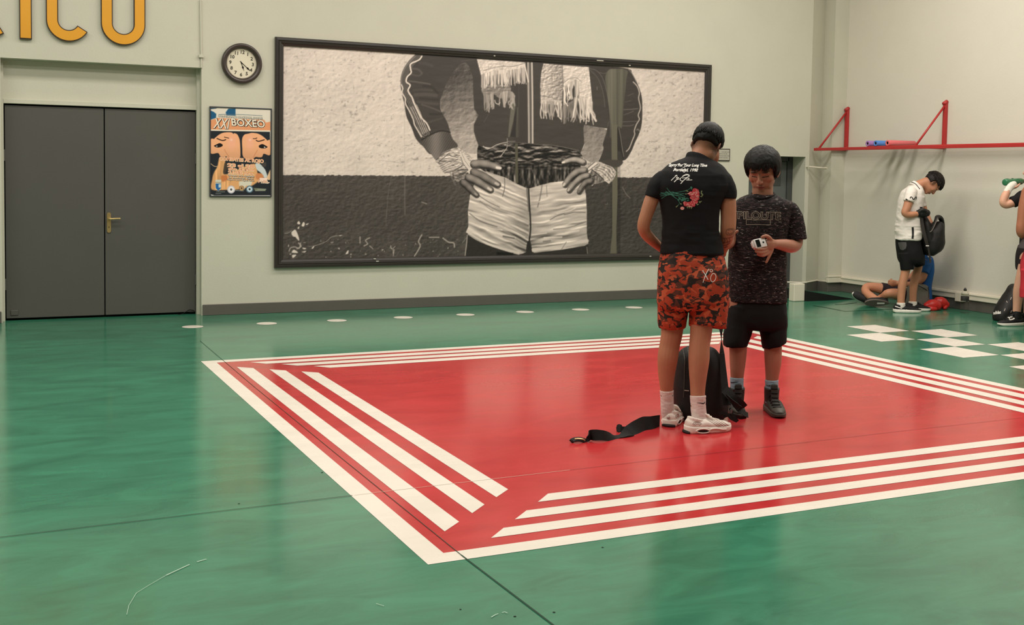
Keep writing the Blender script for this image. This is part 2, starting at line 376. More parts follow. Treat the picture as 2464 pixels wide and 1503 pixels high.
# ---- double door
d1 = thing('door_1', None, None, ((DX0+DX1)/2, DY, 0)); d1['kind'] = 'structure'
bm = bmesh.new()
dl, dr, dz = DX0+0.028, DX1-0.034, 2.098
bm_box(bm, (DX0, DY-0.03, 0), (dl-0.004, DY+0.05, DZ)); bm_box(bm, (dr+0.004, DY-0.03, 0), (DX1, DY+0.05, DZ))
bm_box(bm, (DX0, DY+0.012, dz+0.035), (DX1, DY+0.17, DZ-0.001)); bm_box(bm, (dl-0.01, DY-0.03, dz+0.004), (dr+0.01, DY+0.05, dz+0.048), 0.004)
bmobj('door_frame', bm, M_WALL, d1)
bm = bmesh.new(); bm_box(bm, (dl-0.003, DY+0.06, 0.001), (dr+0.003, DY+0.17, dz+0.003)); bmobj('door_gap', bm, M_BLACK, d1)
xs = WALL(251.5, 500, DY).x
for k, (x0, x1) in enumerate(((dl+0.006, xs-0.004), (xs+0.006, dr-0.004))):
    lf = box('door_leaf', (x0, DY, 0.022), (x1, DY+0.045, dz-0.012), M_DOOR, d1, 0.004)
    for hz in (0.30, 1.55):
        hx = x0-0.012 if k == 0 else x1
        box('hinge', (hx-0.002, DY-0.006, hz), (hx+0.014, DY+0.012, hz+0.11), M_DOOR, lf, 0.003)
    if k == 0:
        c = WALL(35, 763, DY)
        box('door_stop_plate', (c.x-0.035, DY-0.008, 0.05), (c.x+0.035, DY+0.002, 0.105), M_DOOR, lf, 0.006)
    else:
        M_BRASS = mat('brass', rgb(206, 178, 122), 0.3, 0.5, 0.75, nscale=20, namt=0.12)
        c = WALL(262, 535, DY); z0, z1 = WALL(262, 559.5, DY).z, WALL(262, 511, DY).z
        bm = bmesh.new()
        pl = []
        for i in range(24):
            t = 2*math.pi*i/24; pl.append((c.x+0.019*math.cos(t), DY-0.010, (z1-0.02 if math.sin(t) > 0 else z0+0.02)+0.02*math.sin(t)))
        bm_prism(bm, pl, (0, 0.011, 0)); hb = bmobj('handle_plate', bm, M_BRASS, lf)
        lz = WALL(262, 526, DY).z
        bm = bmesh.new()
        bm_tube(bm, [(c.x+0.002, DY-0.005, lz), (c.x+0.002, DY-0.045, lz)], 0.011, 12)
        bm_tube(bm, smooth_path([(c.x+0.002, DY-0.045, lz), (c.x+0.03, DY-0.052, lz+0.001), (c.x+0.07, DY-0.050, lz+0.003), (c.x+0.108, DY-0.046, lz+0.003)], 4), [0.010]*3+[0.009]*4+[0.0085]*3+[0.009]*2+[0.006], 12)
        bmobj('door_handle', bm, M_BRASS, lf, True)
        kz = WALL(262, 546, DY).z
        box('keyhole', (c.x-0.003, DY-0.0115, kz-0.009), (c.x+0.003, DY-0.0095, kz+0.007), M_BLACK, lf)
# torn dark cable stub under the right leaf
bm = bmesh.new()
bm_tube(bm, smooth_path([WALL(428, 757, DY-0.02), WALL(440, 754, DY-0.03), WALL(449, 749, DY-0.02), WALL(456, 745, DY-0.015), WALL(466, 747, DY-0.015), WALL(467, 751, DY-0.02), WALL(455, 751, DY-0.02)], 4), 0.0035, 6)
tag(bmobj('loose_cable', bm, M_BLACK), 'thin black cable stub looped at the foot of the grey double door', 'cable')

# ---- alcove door with small panel
d2 = thing('door_2', None, None, ((AX0+AX1)/2, AY, 0)); d2['kind'] = 'structure'
M_DOOR2 = mat('blue_grey_door_paint', rgb(92, 97, 94), 0.5, 0.35, nscale=2.5, namt=0.06)
M_FRAME2 = mat('dark_grey_frame_paint', rgb(70, 72, 70), 0.5, 0.35, nscale=4, namt=0.06)
bm = bmesh.new()
bm_box(bm, (AX1-0.085, AY-0.02, 0), (AX1-0.001, AY+0.1, AZ-0.001), 0.004); bm_box(bm, (AX0+0.001, AY-0.02, 0), (AX0+0.06, AY+0.1, AZ-0.001), 0.004)
bm_box(bm, (AX0+0.04, AY-0.02, AZ-0.06), (AX1-0.06, AY+0.1, AZ-0.001), 0.004)
bmobj('door_frame', bm, M_FRAME2, d2)
lf = box('door_leaf', (AX0+0.064, AY, 0.02), (AX1-0.088, AY+0.05, AZ-0.065), M_DOOR2, d2, 0.003)
p0 = WALL(1879, 407, AY); p1 = WALL(1860, 447, AY)
bm = bmesh.new(); bm_box(bm, (p1.x-0.16, AY-0.006, p1.z), (p0.x, AY+0.004, p0.z), 0.003); bmobj('vent_panel', bm, M_FRAME2, lf)

# ---- plaque beside the photograph
q0 = WALL(1755.5, 358); q1 = WALL(1755.5, 387.5)
pq = thing('wall_plaque', 'small framed caption plaque on the wall right of the mural', 'plaque', (q0.x-0.14, 0, q1.z))
box('plaque_frame', (q0.x-0.30, -0.015, q1.z), (q0.x, -0.001, q0.z), mat('plaque_frame', rgb(58, 54, 48), 0.4, 0.4, nscale=10, namt=0.1), pq, 0.003)
pf = box('plaque_sheet', (q0.x-0.288, -0.0165, q1.z+0.012), (q0.x-0.012, -0.013, q0.z-0.012), mat('plaque_paper', rgb(176, 172, 158), 0.5, 0.4, nscale=10, namt=0.04), pq)
M_INK = mat('grey_ink', rgb(105, 102, 95), 0.6, 0.3, nscale=50, namt=0.2)
bm = bmesh.new()
for k, (fx, wd) in enumerate(((0.16, 0.10), (0.03, 0.22), (0.03, 0.235), (0.05, 0.19))):
    zz = q0.z-0.045-0.024*k; x = q0.x-0.288+fx
    while x < q0.x-0.288+fx+wd:
        l = rnd.uniform(0.012, 0.03); bm_box(bm, (x, -0.0172, zz), (x+l, -0.0160, zz+0.007)); x += l+0.007
bmobj('plaque_lettering', bm, M_INK, pq)

# ---- thin white rail stub across the splay
bm = bmesh.new()
g0 = WALL(1946, 401, -0.06); g1 = WALL(1989, 404.5, -0.05)
bm_tube(bm, [g0, g1], 0.011, 10); bm_tube(bm, [g0+Vector((0.01, 0, 0)), g0+Vector((0.01, 0.062, 0))], 0.009, 8); bm_tube(bm, [g1, g1+Vector((0.0, 0.06, 0))], 0.015, 8)
tag(bmobj('wall_bar', bm, M_TRUNK), 'short thin white metal bar fixed across the wall angle beside the alcove', 'bar')

# ---- ceiling luminaires (out of the picture, they carry the room's light)
M_LAMP = mat('lamp_white', (0.85, 0.85, 0.82, 1), 0.4, 0.4, nscale=4, namt=0.02)
# ================================================================== THINGS ON THE BACK WALL
# ---- yellow channel letters above the doors
M_YEL = mat('yellow_acrylic', rgb(226, 160, 50), 0.28, 0.5, nscale=1.5, namt=0.16, coat=0.2)
M_LEDGE = mat('dark_letter_edge', rgb(58, 42, 26), 0.5, 0.4, nscale=8, namt=0.1)
def stroke_bm(bm, pts, wd, y0, y1, closed=False):
    """flat stroke of constant width in the wall plane (x, z), solid between y0 and y1"""
    n = len(pts); L = []; Rr = []
    for i in range(n):
        if closed: a, b = pts[i-1], pts[(i+1) % n]
        else: a, b = pts[max(i-1, 0)], pts[min(i+1, n-1)]
        t = Vector((b[0]-a[0], b[1]-a[1])).normalized(); nn = Vector((-t.y, t.x))*wd/2
        L.append((pts[i][0]+nn.x, pts[i][1]+nn.y)); Rr.append((pts[i][0]-nn.x, pts[i][1]-nn.y))
    V = [[bm.verts.new((x, y, z)) for x, z in S] for y in (y0, y1) for S in (L, Rr)]
    lf, rf, lb, rb = V
    for i in range(n if closed else n-1):
        j = (i+1) % n
        for q in ((lf[i], rf[i], rf[j], lf[j]), (lb[j], rb[j], rb[i], lb[i]), (lf[j], lb[j], lb[i], lf[i]), (rf[i], rb[i], rb[j], rf[j])): bm.faces.new(q)
    if not closed:
        bm.faces.new((lf[0], lb[0], rb[0], rf[0])); bm.faces.new((lf[-1], rf[-1], rb[-1], lb[-1]))
def letter(ch, label, strokes, wd):
    c = strokes[0][0][len(strokes[0][0])//2]
    t = thing('wall_letter', label, 'letter', (c[0], 0, c[1]), 'yellow sign letters above the double door')
    bm = bmesh.new(); bf = bmesh.new()
    for k, (pts, cl) in enumerate(strokes):
        stroke_bm(bm, pts, wd, -0.034-0.001*k, -0.001, cl)
        p2 = list(pts)
        if not cl:
            for e, q in ((0, 1), (-1, -2)):
                d = (Vector(p2[q])-Vector(p2[e])).normalized()*0.009; p2[e] = (p2[e][0]+d.x, p2[e][1]+d.y)
        stroke_bm(bf, p2, wd-0.018, -0.0375-0.001*k, -0.033, cl)
    bmobj('letter_edge', bm, M_LEDGE, t); f = bmobj('letter_face', bf, M_YEL, t)
LH = 0.98
def wx(px, py): p = WALL(px, py, -0.035); return p.x, p.z
wI = wx(77, 60)[0]-wx(47, 60)[0]
x0, z0 = wx(62, 93.5); letter('I', 'yellow letter I with dark edge above the left door leaf', [([(x0, z0), (x0, z0+LH/2), (x0, z0+LH)], False)], wI)
cx0, cz0 = wx(165, 99.5); ro = (wx(165, 45)[0]-wx(111, 45)[0]); rc = ro-wI/2; cz = cz0+ro
arc = [(cx0+rc*math.cos(t), cz+rc*math.sin(t)) for t in [math.radians(a) for a in range(331, 179, -6)]]
top = cz0+LH-ro
letter('C', 'yellow letter C with dark edge, second last of the sign', [(arc+[(cx0-rc, top)]+[(cx0+rc*math.cos(t), top+rc*math.sin(t)) for t in [math.radians(a) for a in range(174, 28, -6)]], False)], wI)
ox0, oz0 = wx(297, 108.5); ro = (wx(350, 30)[0]-wx(243, 30)[0])/2; rc = ro-wI/2; oz = oz0+ro; top = oz0+LH-ro
letter('O', 'yellow letter O with dark edge, last of the sign above the doors', [([(ox0+rc*math.cos(t), oz+rc*math.sin(t)) for t in [math.radians(a) for a in range(180, 361, 6)]]+[(ox0+rc*math.cos(t), top+rc*math.sin(t)) for t in [math.radians(a) for a in range(0, 181, 6)]], True)], wI)
xx, xz = wx(-3.5, 86.5)
letter('X', 'yellow letter X cut off by the edge of the photo, before the letter I', [([(xx, xz), (xx-0.29, xz+LH/2), (xx-0.58, xz+LH)], False), ([(xx-0.58, xz), (xx-0.29, xz+LH/2), (xx, xz+LH)], False)], wI)

# ---- wall clock
M_RIM = mat('dark_brown_plastic', rgb(62, 52, 48), 0.32, 0.5, nscale=6, namt=0.1)
M_DIAL = mat('clock_dial', rgb(222, 214, 192), 0.5, 0.3, nscale=3, namt=0.02)
M_NUM = mat('clock_ink', rgb(70, 66, 56), 0.5, 0.3, nscale=20, namt=0.05)
cc = WALL(581, 153); cr = (WALL(629.5, 153).x-WALL(532.5, 153).x)/2
ck = thing('wall_clock', 'round wall clock with dark brown rim between doors and mural', 'clock', (cc.x, 0, cc.z))
def lathe_y(bm, prof, c, n=64):
    rings = [[bm.verts.new((c.x+r*math.cos(2*math.pi*j/n), y, c.z+r*math.sin(2*math.pi*j/n))) for j in range(n)] for r, y in prof]
    for i in range(len(rings)-1):
        for j in range(n): bm.faces.new((rings[i][j], rings[i+1][j], rings[i+1][(j+1) % n], rings[i][(j+1) % n]))
    return rings
bm = bmesh.new(); lathe_y(bm, [(cr, -0.001), (cr, -0.030), (cr*0.985, -0.044), (cr*0.94, -0.052), (cr*0.87, -0.052), (cr*0.80, -0.045), (cr*0.765, -0.036), (cr*0.745, -0.026), (cr*0.735, -0.012)], cc)
bmobj('clock_rim', bm, M_RIM, ck, True)
bm = bmesh.new(); rr = lathe_y(bm, [(cr*0.75, -0.010), (cr*0.70, -0.012), (cr*0.69, -0.010), (0.001, -0.010)], cc); bm.faces.new(rr[-1])
dial = bmobj('clock_dial', bm, M_DIAL, ck)
tilt = math.radians(-3)
V, Fc = [], []
for h in range(1, 13):
    a = math.radians(90-30*h)+tilt; v, f = text_mesh(str(h), cr*0.235, bold=0.0015)
    ox, oz = cc.x+cr*0.56*math.cos(a), cc.z+cr*0.56*math.sin(a)
    V = [(ox+p.x*math.cos(tilt)-p.y*math.sin(tilt), -0.0112, oz+p.x*math.sin(tilt)+p.y*math.cos(tilt)) for p in v]
    meshobj('clock_numeral', V, f, M_NUM, dial)
def clockpx(zx, zy, y): return WALL(520+zx/12.52, 90+zy/12.52, y)
piv = clockpx(752, 742, -0.014)
for nm, tip, mid, wd in (('hour_hand', (845, 1012), 0.58, 0.012), ('minute_hand', (1042, 1018), 0.70, 0.011)):
    tp = clockpx(*tip, -0.014); d = (tp-piv); n = Vector((-d.z, 0, d.x)).normalized()
    pts = [piv-d*0.13, piv+n*wd*0.32, piv+d*(mid-0.14)+n*wd*0.22, piv+d*mid+n*wd*0.8, piv+d*(mid+0.16)+n*wd*0.25, tp, piv+d*(mid+0.16)-n*wd*0.25, piv+d*mid-n*wd*0.8, piv+d*(mid-0.14)-n*wd*0.22, piv-n*wd*0.32]
    bm = bmesh.new(); bm_prism(bm, pts, (0, 0.0015, 0)); bmobj(nm, bm, M_BLACK, dial)

# ================================================================== PAINTED PRINTS (flat prints: their own printed colours, one colour per point of a fine grid)
class Canvas:
    """numpy picture in a box of the photograph's pixel frame"""
    def __init__(s, x0, y0, x1, y1, sc=1.0):
        s.x0, s.y0, s.sc = x0, y0, sc; s.w, s.h = int((x1-x0)*sc), int((y1-y0)*sc)
        s.X, s.Y = np.meshgrid(x0+(np.arange(s.w)+0.5)/sc, y0+(np.arange(s.h)+0.5)/sc)
        s.im = np.zeros((s.h, s.w, 3)); s.rs = np.random.RandomState(3)
    def vnoise(s, sx, sy, oct=4, seed=0, gain=0.55):
        """smooth value noise, cell sx by sy pixels, 0..1 about 0.5"""
        out = np.zeros((s.h, s.w)); amp = 1; tot = 0
        for o in range(oct):
            rs = np.random.RandomState(seed*31+o); cx, cy = sx/2**o, sy/2**o
            gw, gh = int((s.w/s.sc)/cx)+3, int((s.h/s.sc)/cy)+3; g = rs.rand(gh, gw)
            fx = (s.X-s.x0)/cx; fy = (s.Y-s.y0)/cy; ix, iy = fx.astype(int), fy.astype(int); tx, ty = fx-ix, fy-iy
            tx = tx*tx*(3-2*tx); ty = ty*ty*(3-2*ty)
            out += amp*((g[iy, ix]*(1-tx)+g[iy, ix+1]*tx)*(1-ty)+(g[iy+1, ix]*(1-tx)+g[iy+1, ix+1]*tx)*ty); tot += amp; amp *= gain
        return out/tot
    def emboss(s, n, dx=1, dy=1):
        return np.roll(np.roll(n, dy, 0), dx, 1)-np.roll(np.roll(n, -dy, 0), -dx, 1)
    def poly(s, pts, feather=1.0):
        pts = np.array(pts, float); m = np.zeros((s.h, s.w)); x = s.X; y = s.Y
        lo = pts.min(0)-2; hi = pts.max(0)+2
        i0, i1 = max(0, int((lo[1]-s.y0)*s.sc)), min(s.h, int((hi[1]-s.y0)*s.sc)+1); j0, j1 = max(0, int((lo[0]-s.x0)*s.sc)), min(s.w, int((hi[0]-s.x0)*s.sc)+1)
        if i1 <= i0 or j1 <= j0: return m
        xs, ys = x[i0:i1, j0:j1], y[i0:i1, j0:j1]; ins = np.zeros(xs.shape, bool); dd = np.full(xs.shape, 1e9)
        for k in range(len(pts)):
            (ax, ay), (bx, by) = pts[k-1], pts[k]
            if ay != by: ins ^= ((ay > ys) != (by > ys)) & (xs < (bx-ax)*(ys-ay)/(by-ay)+ax)
            ux, uy = bx-ax, by-ay; t = np.clip(((xs-ax)*ux+(ys-ay)*uy)/(ux*ux+uy*uy+1e-9), 0, 1)
            dd = np.minimum(dd, np.hypot(xs-ax-t*ux, ys-ay-t*uy))
        m[i0:i1, j0:j1] = np.clip(np.where(ins, dd, -dd)/max(feather, 1e-3)+0.5, 0, 1); return m
    def spoly(s, pts, feather=1.0, sub=4):
        p = list(pts)+[pts[0], pts[1]]; return s.poly([q for q in crom(p, sub)][sub*0:len(pts)*sub], feather)
    def fill(s, mask, col):
        col = np.asarray(col, float)
        if col.ndim == 0: col = gray(float(col))
        elif col.ndim == 2: col = gray(col)
        s.im = s.im*(1-mask[..., None])+col*mask[..., None]
    def shade(s, mask, mul): s.im *= (1+(np.asarray(mul)-1)*mask)[..., None]
    def path(s, pts, widths, sub=5):
        """(mask, lateral -1..1, along 0..1) of a tube drawn along points"""
        n = len(pts); widths = [widths]*n if not hasattr(widths, '__len__') else widths
        q = np.array(crom([(p[0], p[1], wv) for p, wv in zip(pts, widths)], sub)) if n > 1 else np.array([(pts[0][0], pts[0][1], widths[0])]*2)
        pad = q[:, 2].max()+3; i0, i1 = max(0, int((q[:, 1].min()-pad-s.y0)*s.sc)), min(s.h, int((q[:, 1].max()+pad-s.y0)*s.sc)+1)
        j0, j1 = max(0, int((q[:, 0].min()-pad-s.x0)*s.sc)), min(s.w, int((q[:, 0].max()+pad-s.x0)*s.sc)+1)
        M = np.zeros((s.h, s.w)); S = np.zeros((s.h, s.w)); T = np.zeros((s.h, s.w))
        if i1 <= i0 or j1 <= j0: return M, S, T
        xs, ys = s.X[i0:i1, j0:j1], s.Y[i0:i1, j0:j1]; best = np.full(xs.shape, 1e9); sg = np.zeros(xs.shape); tt = np.zeros(xs.shape); ww = np.ones(xs.shape)
        for k in range(len(q)-1):
            ax, ay, aw = q[k]; bx, by, bw = q[k+1]; ux, uy = bx-ax, by-ay; l2 = ux*ux+uy*uy+1e-9
            t = np.clip(((xs-ax)*ux+(ys-ay)*uy)/l2, 0, 1); dx, dy = xs-ax-t*ux, ys-ay-t*uy; d = np.hypot(dx, dy); wd = aw+(bw-aw)*t
            b = d/wd < best; best = np.where(b, d/wd, best); sg = np.where(b, np.sign(ux*dy-uy*dx)*d/wd, sg); tt = np.where(b, (k+t)/(len(q)-1), tt); ww = np.where(b, wd, ww)
        M[i0:i1, j0:j1] = np.clip((1-best)*ww*s.sc*0.9+0.5, 0, 1)*(best < 1.6); S[i0:i1, j0:j1] = np.clip(sg, -1, 1); T[i0:i1, j0:j1] = tt
        return M, S, T
    def line(s, pts, wd, col, a=1.0, sub=4):
        M, _, _ = s.path(pts, wd/2 if not hasattr(wd, '__len__') else [v/2 for v in wd], sub); s.fill(M*a, col)
    def tube(s, pts, widths, base, side=0.25, edge=0.45):
        """rounded limb: bright on one flank, dark towards its rims"""
        M, S, T = s.path(pts, widths); s.fill(M, gray(np.clip(base*(1-edge*np.abs(S)**2.2)-base*side*S, 0, 1))); return M, S, T
    def sample(s, px, py):
        fx = np.clip((px-s.x0)*s.sc-0.5, 0, s.w-1.001); fy = np.clip((py-s.y0)*s.sc-0.5, 0, s.h-1.001); ix, iy = fx.astype(int), fy.astype(int); tx, ty = (fx-ix)[..., None], (fy-iy)[..., None]
        a = s.im; return (a[iy, ix]*(1-tx)+a[iy, ix+1]*tx)*(1-ty)+(a[iy+1, ix]*(1-tx)+a[iy+1, ix+1]*tx)*ty
def gray(g):
    g = np.asarray(g, float); return np.stack([g, g*0.937, g*0.893], -1)
def print_grid(name, canvas, x0, x1, z0, z1, y, nx, nz, mt, parent, gain=1.0):
    xs = np.linspace(x0, x1, nx); zs = np.linspace(z0, z1, nz); XX, ZZ = np.meshgrid(xs, zs)
    P = np.stack([XX-CAM.x, np.full_like(XX, y)-CAM.y, ZZ-CAM.z], -1)
    dep = P@np.array(F); px = CX+FPX*(P@np.array(R))/dep; py = CY-FPX*(P@np.array(U))/dep
    c = np.clip(canvas.sample(px, py), 0, 1); c = np.where(c <= 0.04045, c/12.92, ((c+0.055)/1.055)**2.4)*gain
    me = bpy.data.meshes.new(name); n = nx*nz
    me.vertices.add(n); me.vertices.foreach_set('co', np.stack([XX, np.full_like(XX, y), ZZ], -1).reshape(-1).astype(np.float32))
    ii = np.arange(n).reshape(nz, nx); q = np.stack([ii[:-1, :-1], ii[:-1, 1:], ii[1:, 1:], ii[1:, :-1]], -1).reshape(-1, 4)
    me.loops.add(q.size); me.loops.foreach_set('vertex_index', q.reshape(-1).astype(np.int32)); me.polygons.add(len(q))
    me.polygons.foreach_set('loop_start', (np.arange(len(q))*4).astype(np.int32)); me.update(calc_edges=True)
    a = me.color_attributes.new('Col', 'FLOAT_COLOR', 'POINT'); a.data.foreach_set('color', np.concatenate([c.reshape(-1, 3), np.ones((n, 1))], 1).reshape(-1).astype(np.float32))
    me.materials.append(mt); o = bpy.data.objects.new(name, me); link(o, parent); return o
M_PRINT = vcol_mat('printed_photo', 0.42, 0.35)
M_PRINTP = vcol_mat('printed_poster', 0.35, 0.4)
# ---- framed photograph: a boxer's torso, printed in warm black and white
mx0, mz1 = WALL(661, 89).x, WALL(661, 89).z; mx1 = WALL(1709, 161).x; mz0 = WALL(663, 644).z
FWD = 0.088
mural = thing('framed_mural', 'wide black-framed photo print of a boxer\'s torso with hands on hips', 'picture', ((mx0+mx1)/2, 0, mz0))
M_FRAME = mat('dark_frame_wood', rgb(48, 44, 40), 0.35, 0.45, nscale=12, namt=0.15, stretch=(0.3, 1, 3), bump=0.05, bscale=60)
prof = [(0, -0.001), (0, -0.036), (0.006, -0.044), (0.030, -0.046), (0.036, -0.040), (0.042, -0.046), (0.060, -0.043), (0.064, -0.036), (FWD-0.004, -0.030), (FWD, -0.024), (FWD, -0.010)]
bm = bmesh.new()
loops = []
for d, y in prof:
    loops.append([bm.verts.new(p) for p in ((mx0+d, y, mz0+d), (mx1-d, y, mz0+d), (mx1-d, y, mz1-d), (mx0+d, y, mz1-d))])
for i in range(len(loops)-1):
    for j in range(4): bm.faces.new((loops[i][j], loops[i][(j+1) % 4], loops[i+1][(j+1) % 4], loops[i+1][j]))
bmobj('mural_frame', bm, M_FRAME, mural)
# pale nicks on the frame
for px, py, l in ((1436, 145, 18), (1513, 157, 5), (899, 622, 5), (905, 628, 6), (1563, 616, 5), (1188, 134, 4)):
    bm = bmesh.new(); c = WALL(px, py, -0.045); bm_box(bm, (c.x, c.y-0.002, c.z-0.006), (c.x+l*0.005, c.y+0.001, c.z+0.004))
    bmobj('frame_chip', bm, mat('bare_chip', rgb(190, 185, 172), 0.6, 0.3, nscale=20, namt=0.1), mural)

C = Canvas(676, 100, 1704, 640, 1.0)
def Z(ox, oy, sc): return lambda *p: [(ox+p[i]/sc, oy+p[i+1]/sc) for i in range(0, len(p), 2)]
ZA, ZB, ZL, ZR = Z(640, 70, 2.547), Z(1140, 100, 2.683), Z(1040, 330, 10.02), Z(1330, 340, 10.02)
ZS, ZC, ZH, ZT, ZW = Z(960, 120, 6.01), Z(1130, 130, 7.467), Z(1110, 400, 6.534), Z(1400, 140, 5.78), Z(660, 400, 6.013)
# rough plaster wall, bright above and dark below
n1 = C.vnoise(11, 8, 4, 1); n2 = C.vnoise(60, 60, 3, 2); e1 = C.emboss(n1, 1, 1); pits = C.vnoise(7, 5, 2, 5)
wall_l = 0.800+0.06*(n2-0.5)+e1*0.20-0.16*np.clip((0.30-pits)/0.2, 0, 1)
wall_l = wall_l-0.07*np.clip((C.X-1380)/320, 0, 1)-0.035*np.clip((760-C.X)/90, 0, 1)
C.im = gray(wall_l)
yb = 420+6*(C.X-680)/900+6*(C.vnoise(7, 60, 3, 9)-0.5)
band = np.clip((C.Y-yb)*0.8, 0, 1)
nb = C.vnoise(8, 5, 4, 12); eb = C.emboss(nb, 1, 1)
C.fill(band, gray(0.292+eb*0.20+0.05*(C.vnoise(90, 70, 3, 13)-0.5)-0.035*np.clip((C.X-1150)/400, 0, 1)))
fl = C.vnoise(6, 7, 2, 21); low = np.clip((C.Y-555)/40, 0, 1)*np.clip((1140-C.X)/60, 0, 1)
C.fill(np.clip((fl-0.80)/0.05, 0, 1)*low*0.85*band, 0.70)
for pts in (ZW(330, 820, 355, 790, 375, 830, 350, 838), ZW(395, 850, 420, 805, 440, 825, 430, 868, 405, 868), ZW(455, 835, 500, 825, 470, 848),
            ZW(250, 950, 300, 915, 330, 960, 345, 1010, 300, 1020, 260, 1000), ZW(310, 1020, 345, 1000, 360, 1075, 325, 1045), ZW(335, 890, 360, 870, 355, 905), ZW(250, 1240, 285, 1205, 345, 1250, 270, 1250),
            ZW(260, 1280, 320, 1280, 270, 1325), ZW(410, 1175, 460, 1185, 440, 1200, 412, 1190), ZW(400, 1235, 460, 1225, 440, 1245), ZW(540, 1180, 580, 1150, 560, 1190), ZW(1030, 1265, 1065, 1215, 1070, 1260), ZW(940, 995, 985, 995, 950, 1010)):
    C.fill(C.spoly(pts, 1.0), 0.80)
for pts, wv in ((ZW(215, 1225, 235, 1180, 300, 1165, 360, 1185, 380, 1110), 2.6), (ZW(150, 970, 200, 965, 250, 930), 1.3), (ZW(500, 1160, 620, 1140, 760, 1080, 830, 1020, 960, 1000), 1.2), (ZW(1240, 1020, 1240, 1110), 2.5), (ZW(1300, 1150, 1350, 1120, 1320, 1070, 1380, 1035), 2.5), (ZW(1380, 1150, 1430, 1195), 2.0),
                (ZW(1720, 1260, 1720, 1190, 1750, 1155), 1.6), (ZA(910, 1390, 945, 1330, 935, 1300, 955, 1260), 3), (ZA(1000, 1275, 1060, 1275), 2.5), (ZA(1085, 1280, 1120, 1305, 1150, 1310, 1155, 1335), 3), (ZA(200, 1310, 215, 1330, 190, 1345), 3), (ZA(780, 1390, 785, 1350), 2), (ZA(955, 1060, 985, 1070), 1.6)):
    C.line(pts, wv, 0.66, 0.85)
C.line(ZA(770, 900, 750, 1000, 735, 1200), 1.2, 0.44, 0.8)
C.line(ZA(852, 900, 850, 1000, 852, 1135), 3.2, 0.42, 0.7)
C.line(ZA(850, 160, 850, 880), 1.6, 0.70, 0.6)
C.line(ZA(115, 680, 185, 685, 270, 672), 1.0, 0.62, 0.8); C.line(ZA(690, 805, 760, 810, 830, 822), 1.0, 0.6, 0.7)
# seam panels on the dark wall at the right
C.fill(C.poly(ZB(730, 950, 890, 950, 890, 1372, 730, 1372), 1.5), gray(0.255+eb*0.15))
C.shade(C.poly([(1471, 120), (1493, 120), (1493, 620), (1471, 620)], 2), 0.80)
C.line(ZB(960, 940, 985, 985, 1010, 1010), 1.4, 0.50, 0.9); C.line(ZB(850, 1050, 862, 1050, 864, 1040), 1.2, 0.45)
# figure -------------------------------------------------------------
jk = 0.262
jn = C.vnoise(45, 14, 4, 30); ej = C.emboss(jn, 0, 2)
jac = gray(jk+0.02*(C.vnoise(50, 50, 2, 31)-0.5)+ej*0.06)
torso = C.poly([(1110, 138), (1435, 150), (1470, 200), (1470, 250), (1462, 309), (1406, 303), (1406, 346), (1398, 366), (1397, 372), (1340, 360), (1240, 352), (1190, 356), (1152, 352), (1146, 336), (1140, 316), (1140, 300), (1146, 287), (1151, 277), (1141, 262), (1139, 228), (1138, 187), (1129, 160), (1110, 140)], 1.5)
C.fill(C.poly([(1058, 250), (1066, 215), (1095, 150), (1152, 138), (1156, 352), (1108, 360), (1075, 300)], 2), gray(0.40+e1*0.2))
gap = C.spoly(ZS(590, 800, 620, 650, 700, 450, 830, 260, 950, 205, 1030, 270, 1090, 400, 1100, 650, 1120, 950, 1150, 940, 1105, 1080, 1105, 1180, 1150, 1370, 1170, 1500, 850, 1440, 740, 1200, 640, 940), 2.0)
C.fill(gap, gray(0.62+e1*0.35-0.32*np.clip((330-C.Y)/150, 0, 1)+0.03*(C.X-1100)/40))
C.fill(torso, jac)
sl = C.spoly([(1000, 128), (993, 143), (978, 160), (966, 190), (965, 214), (973, 250), (978, 280), (990, 306), (1001, 334), (1018, 352), (1040, 372), (1085, 350), (1084, 322), (1077, 296), (1067, 277), (1060, 262), (1059, 245), (1064, 228), (1077, 196), (1100, 162), (1120, 150), (1150, 150), (1150, 130)], 1.2)
C.fill(sl, jac)
for pts, wv, g, al in ((ZS(180, 270, 270, 280, 330, 330), 5, 0.40, 0.5), (ZS(140, 450, 300, 470, 450, 495), 4, 0.42, 0.6), (ZS(170, 350, 280, 375, 330, 345), 5, 0.37, 0.5), (ZS(230, 650, 400, 645, 540, 660), 8, 0.36, 0.6), (ZS(210, 580, 360, 575, 480, 585), 5, 0.34, 0.5), (ZS(270, 750, 420, 770, 560, 780), 6, 0.36, 0.5), (ZS(330, 790, 480, 840, 600, 890), 4, 0.38, 0.6), (ZS(430, 1050, 540, 1010, 620, 990), 5, 0.33, 0.6), (ZS(300, 190, 400, 200, 480, 230), 7, 0.34, 0.4), (ZS(900, 165, 1000, 150, 1100, 140), 2, 0.36, 0.6),
                       (ZS(350, 520, 470, 540, 560, 620), 6, 0.20, 0.5), (ZS(300, 700, 450, 715, 570, 720), 5, 0.20, 0.5), (ZS(450, 930, 560, 930, 640, 920), 6, 0.19, 0.5)):
    C.line(pts, wv, g, al)
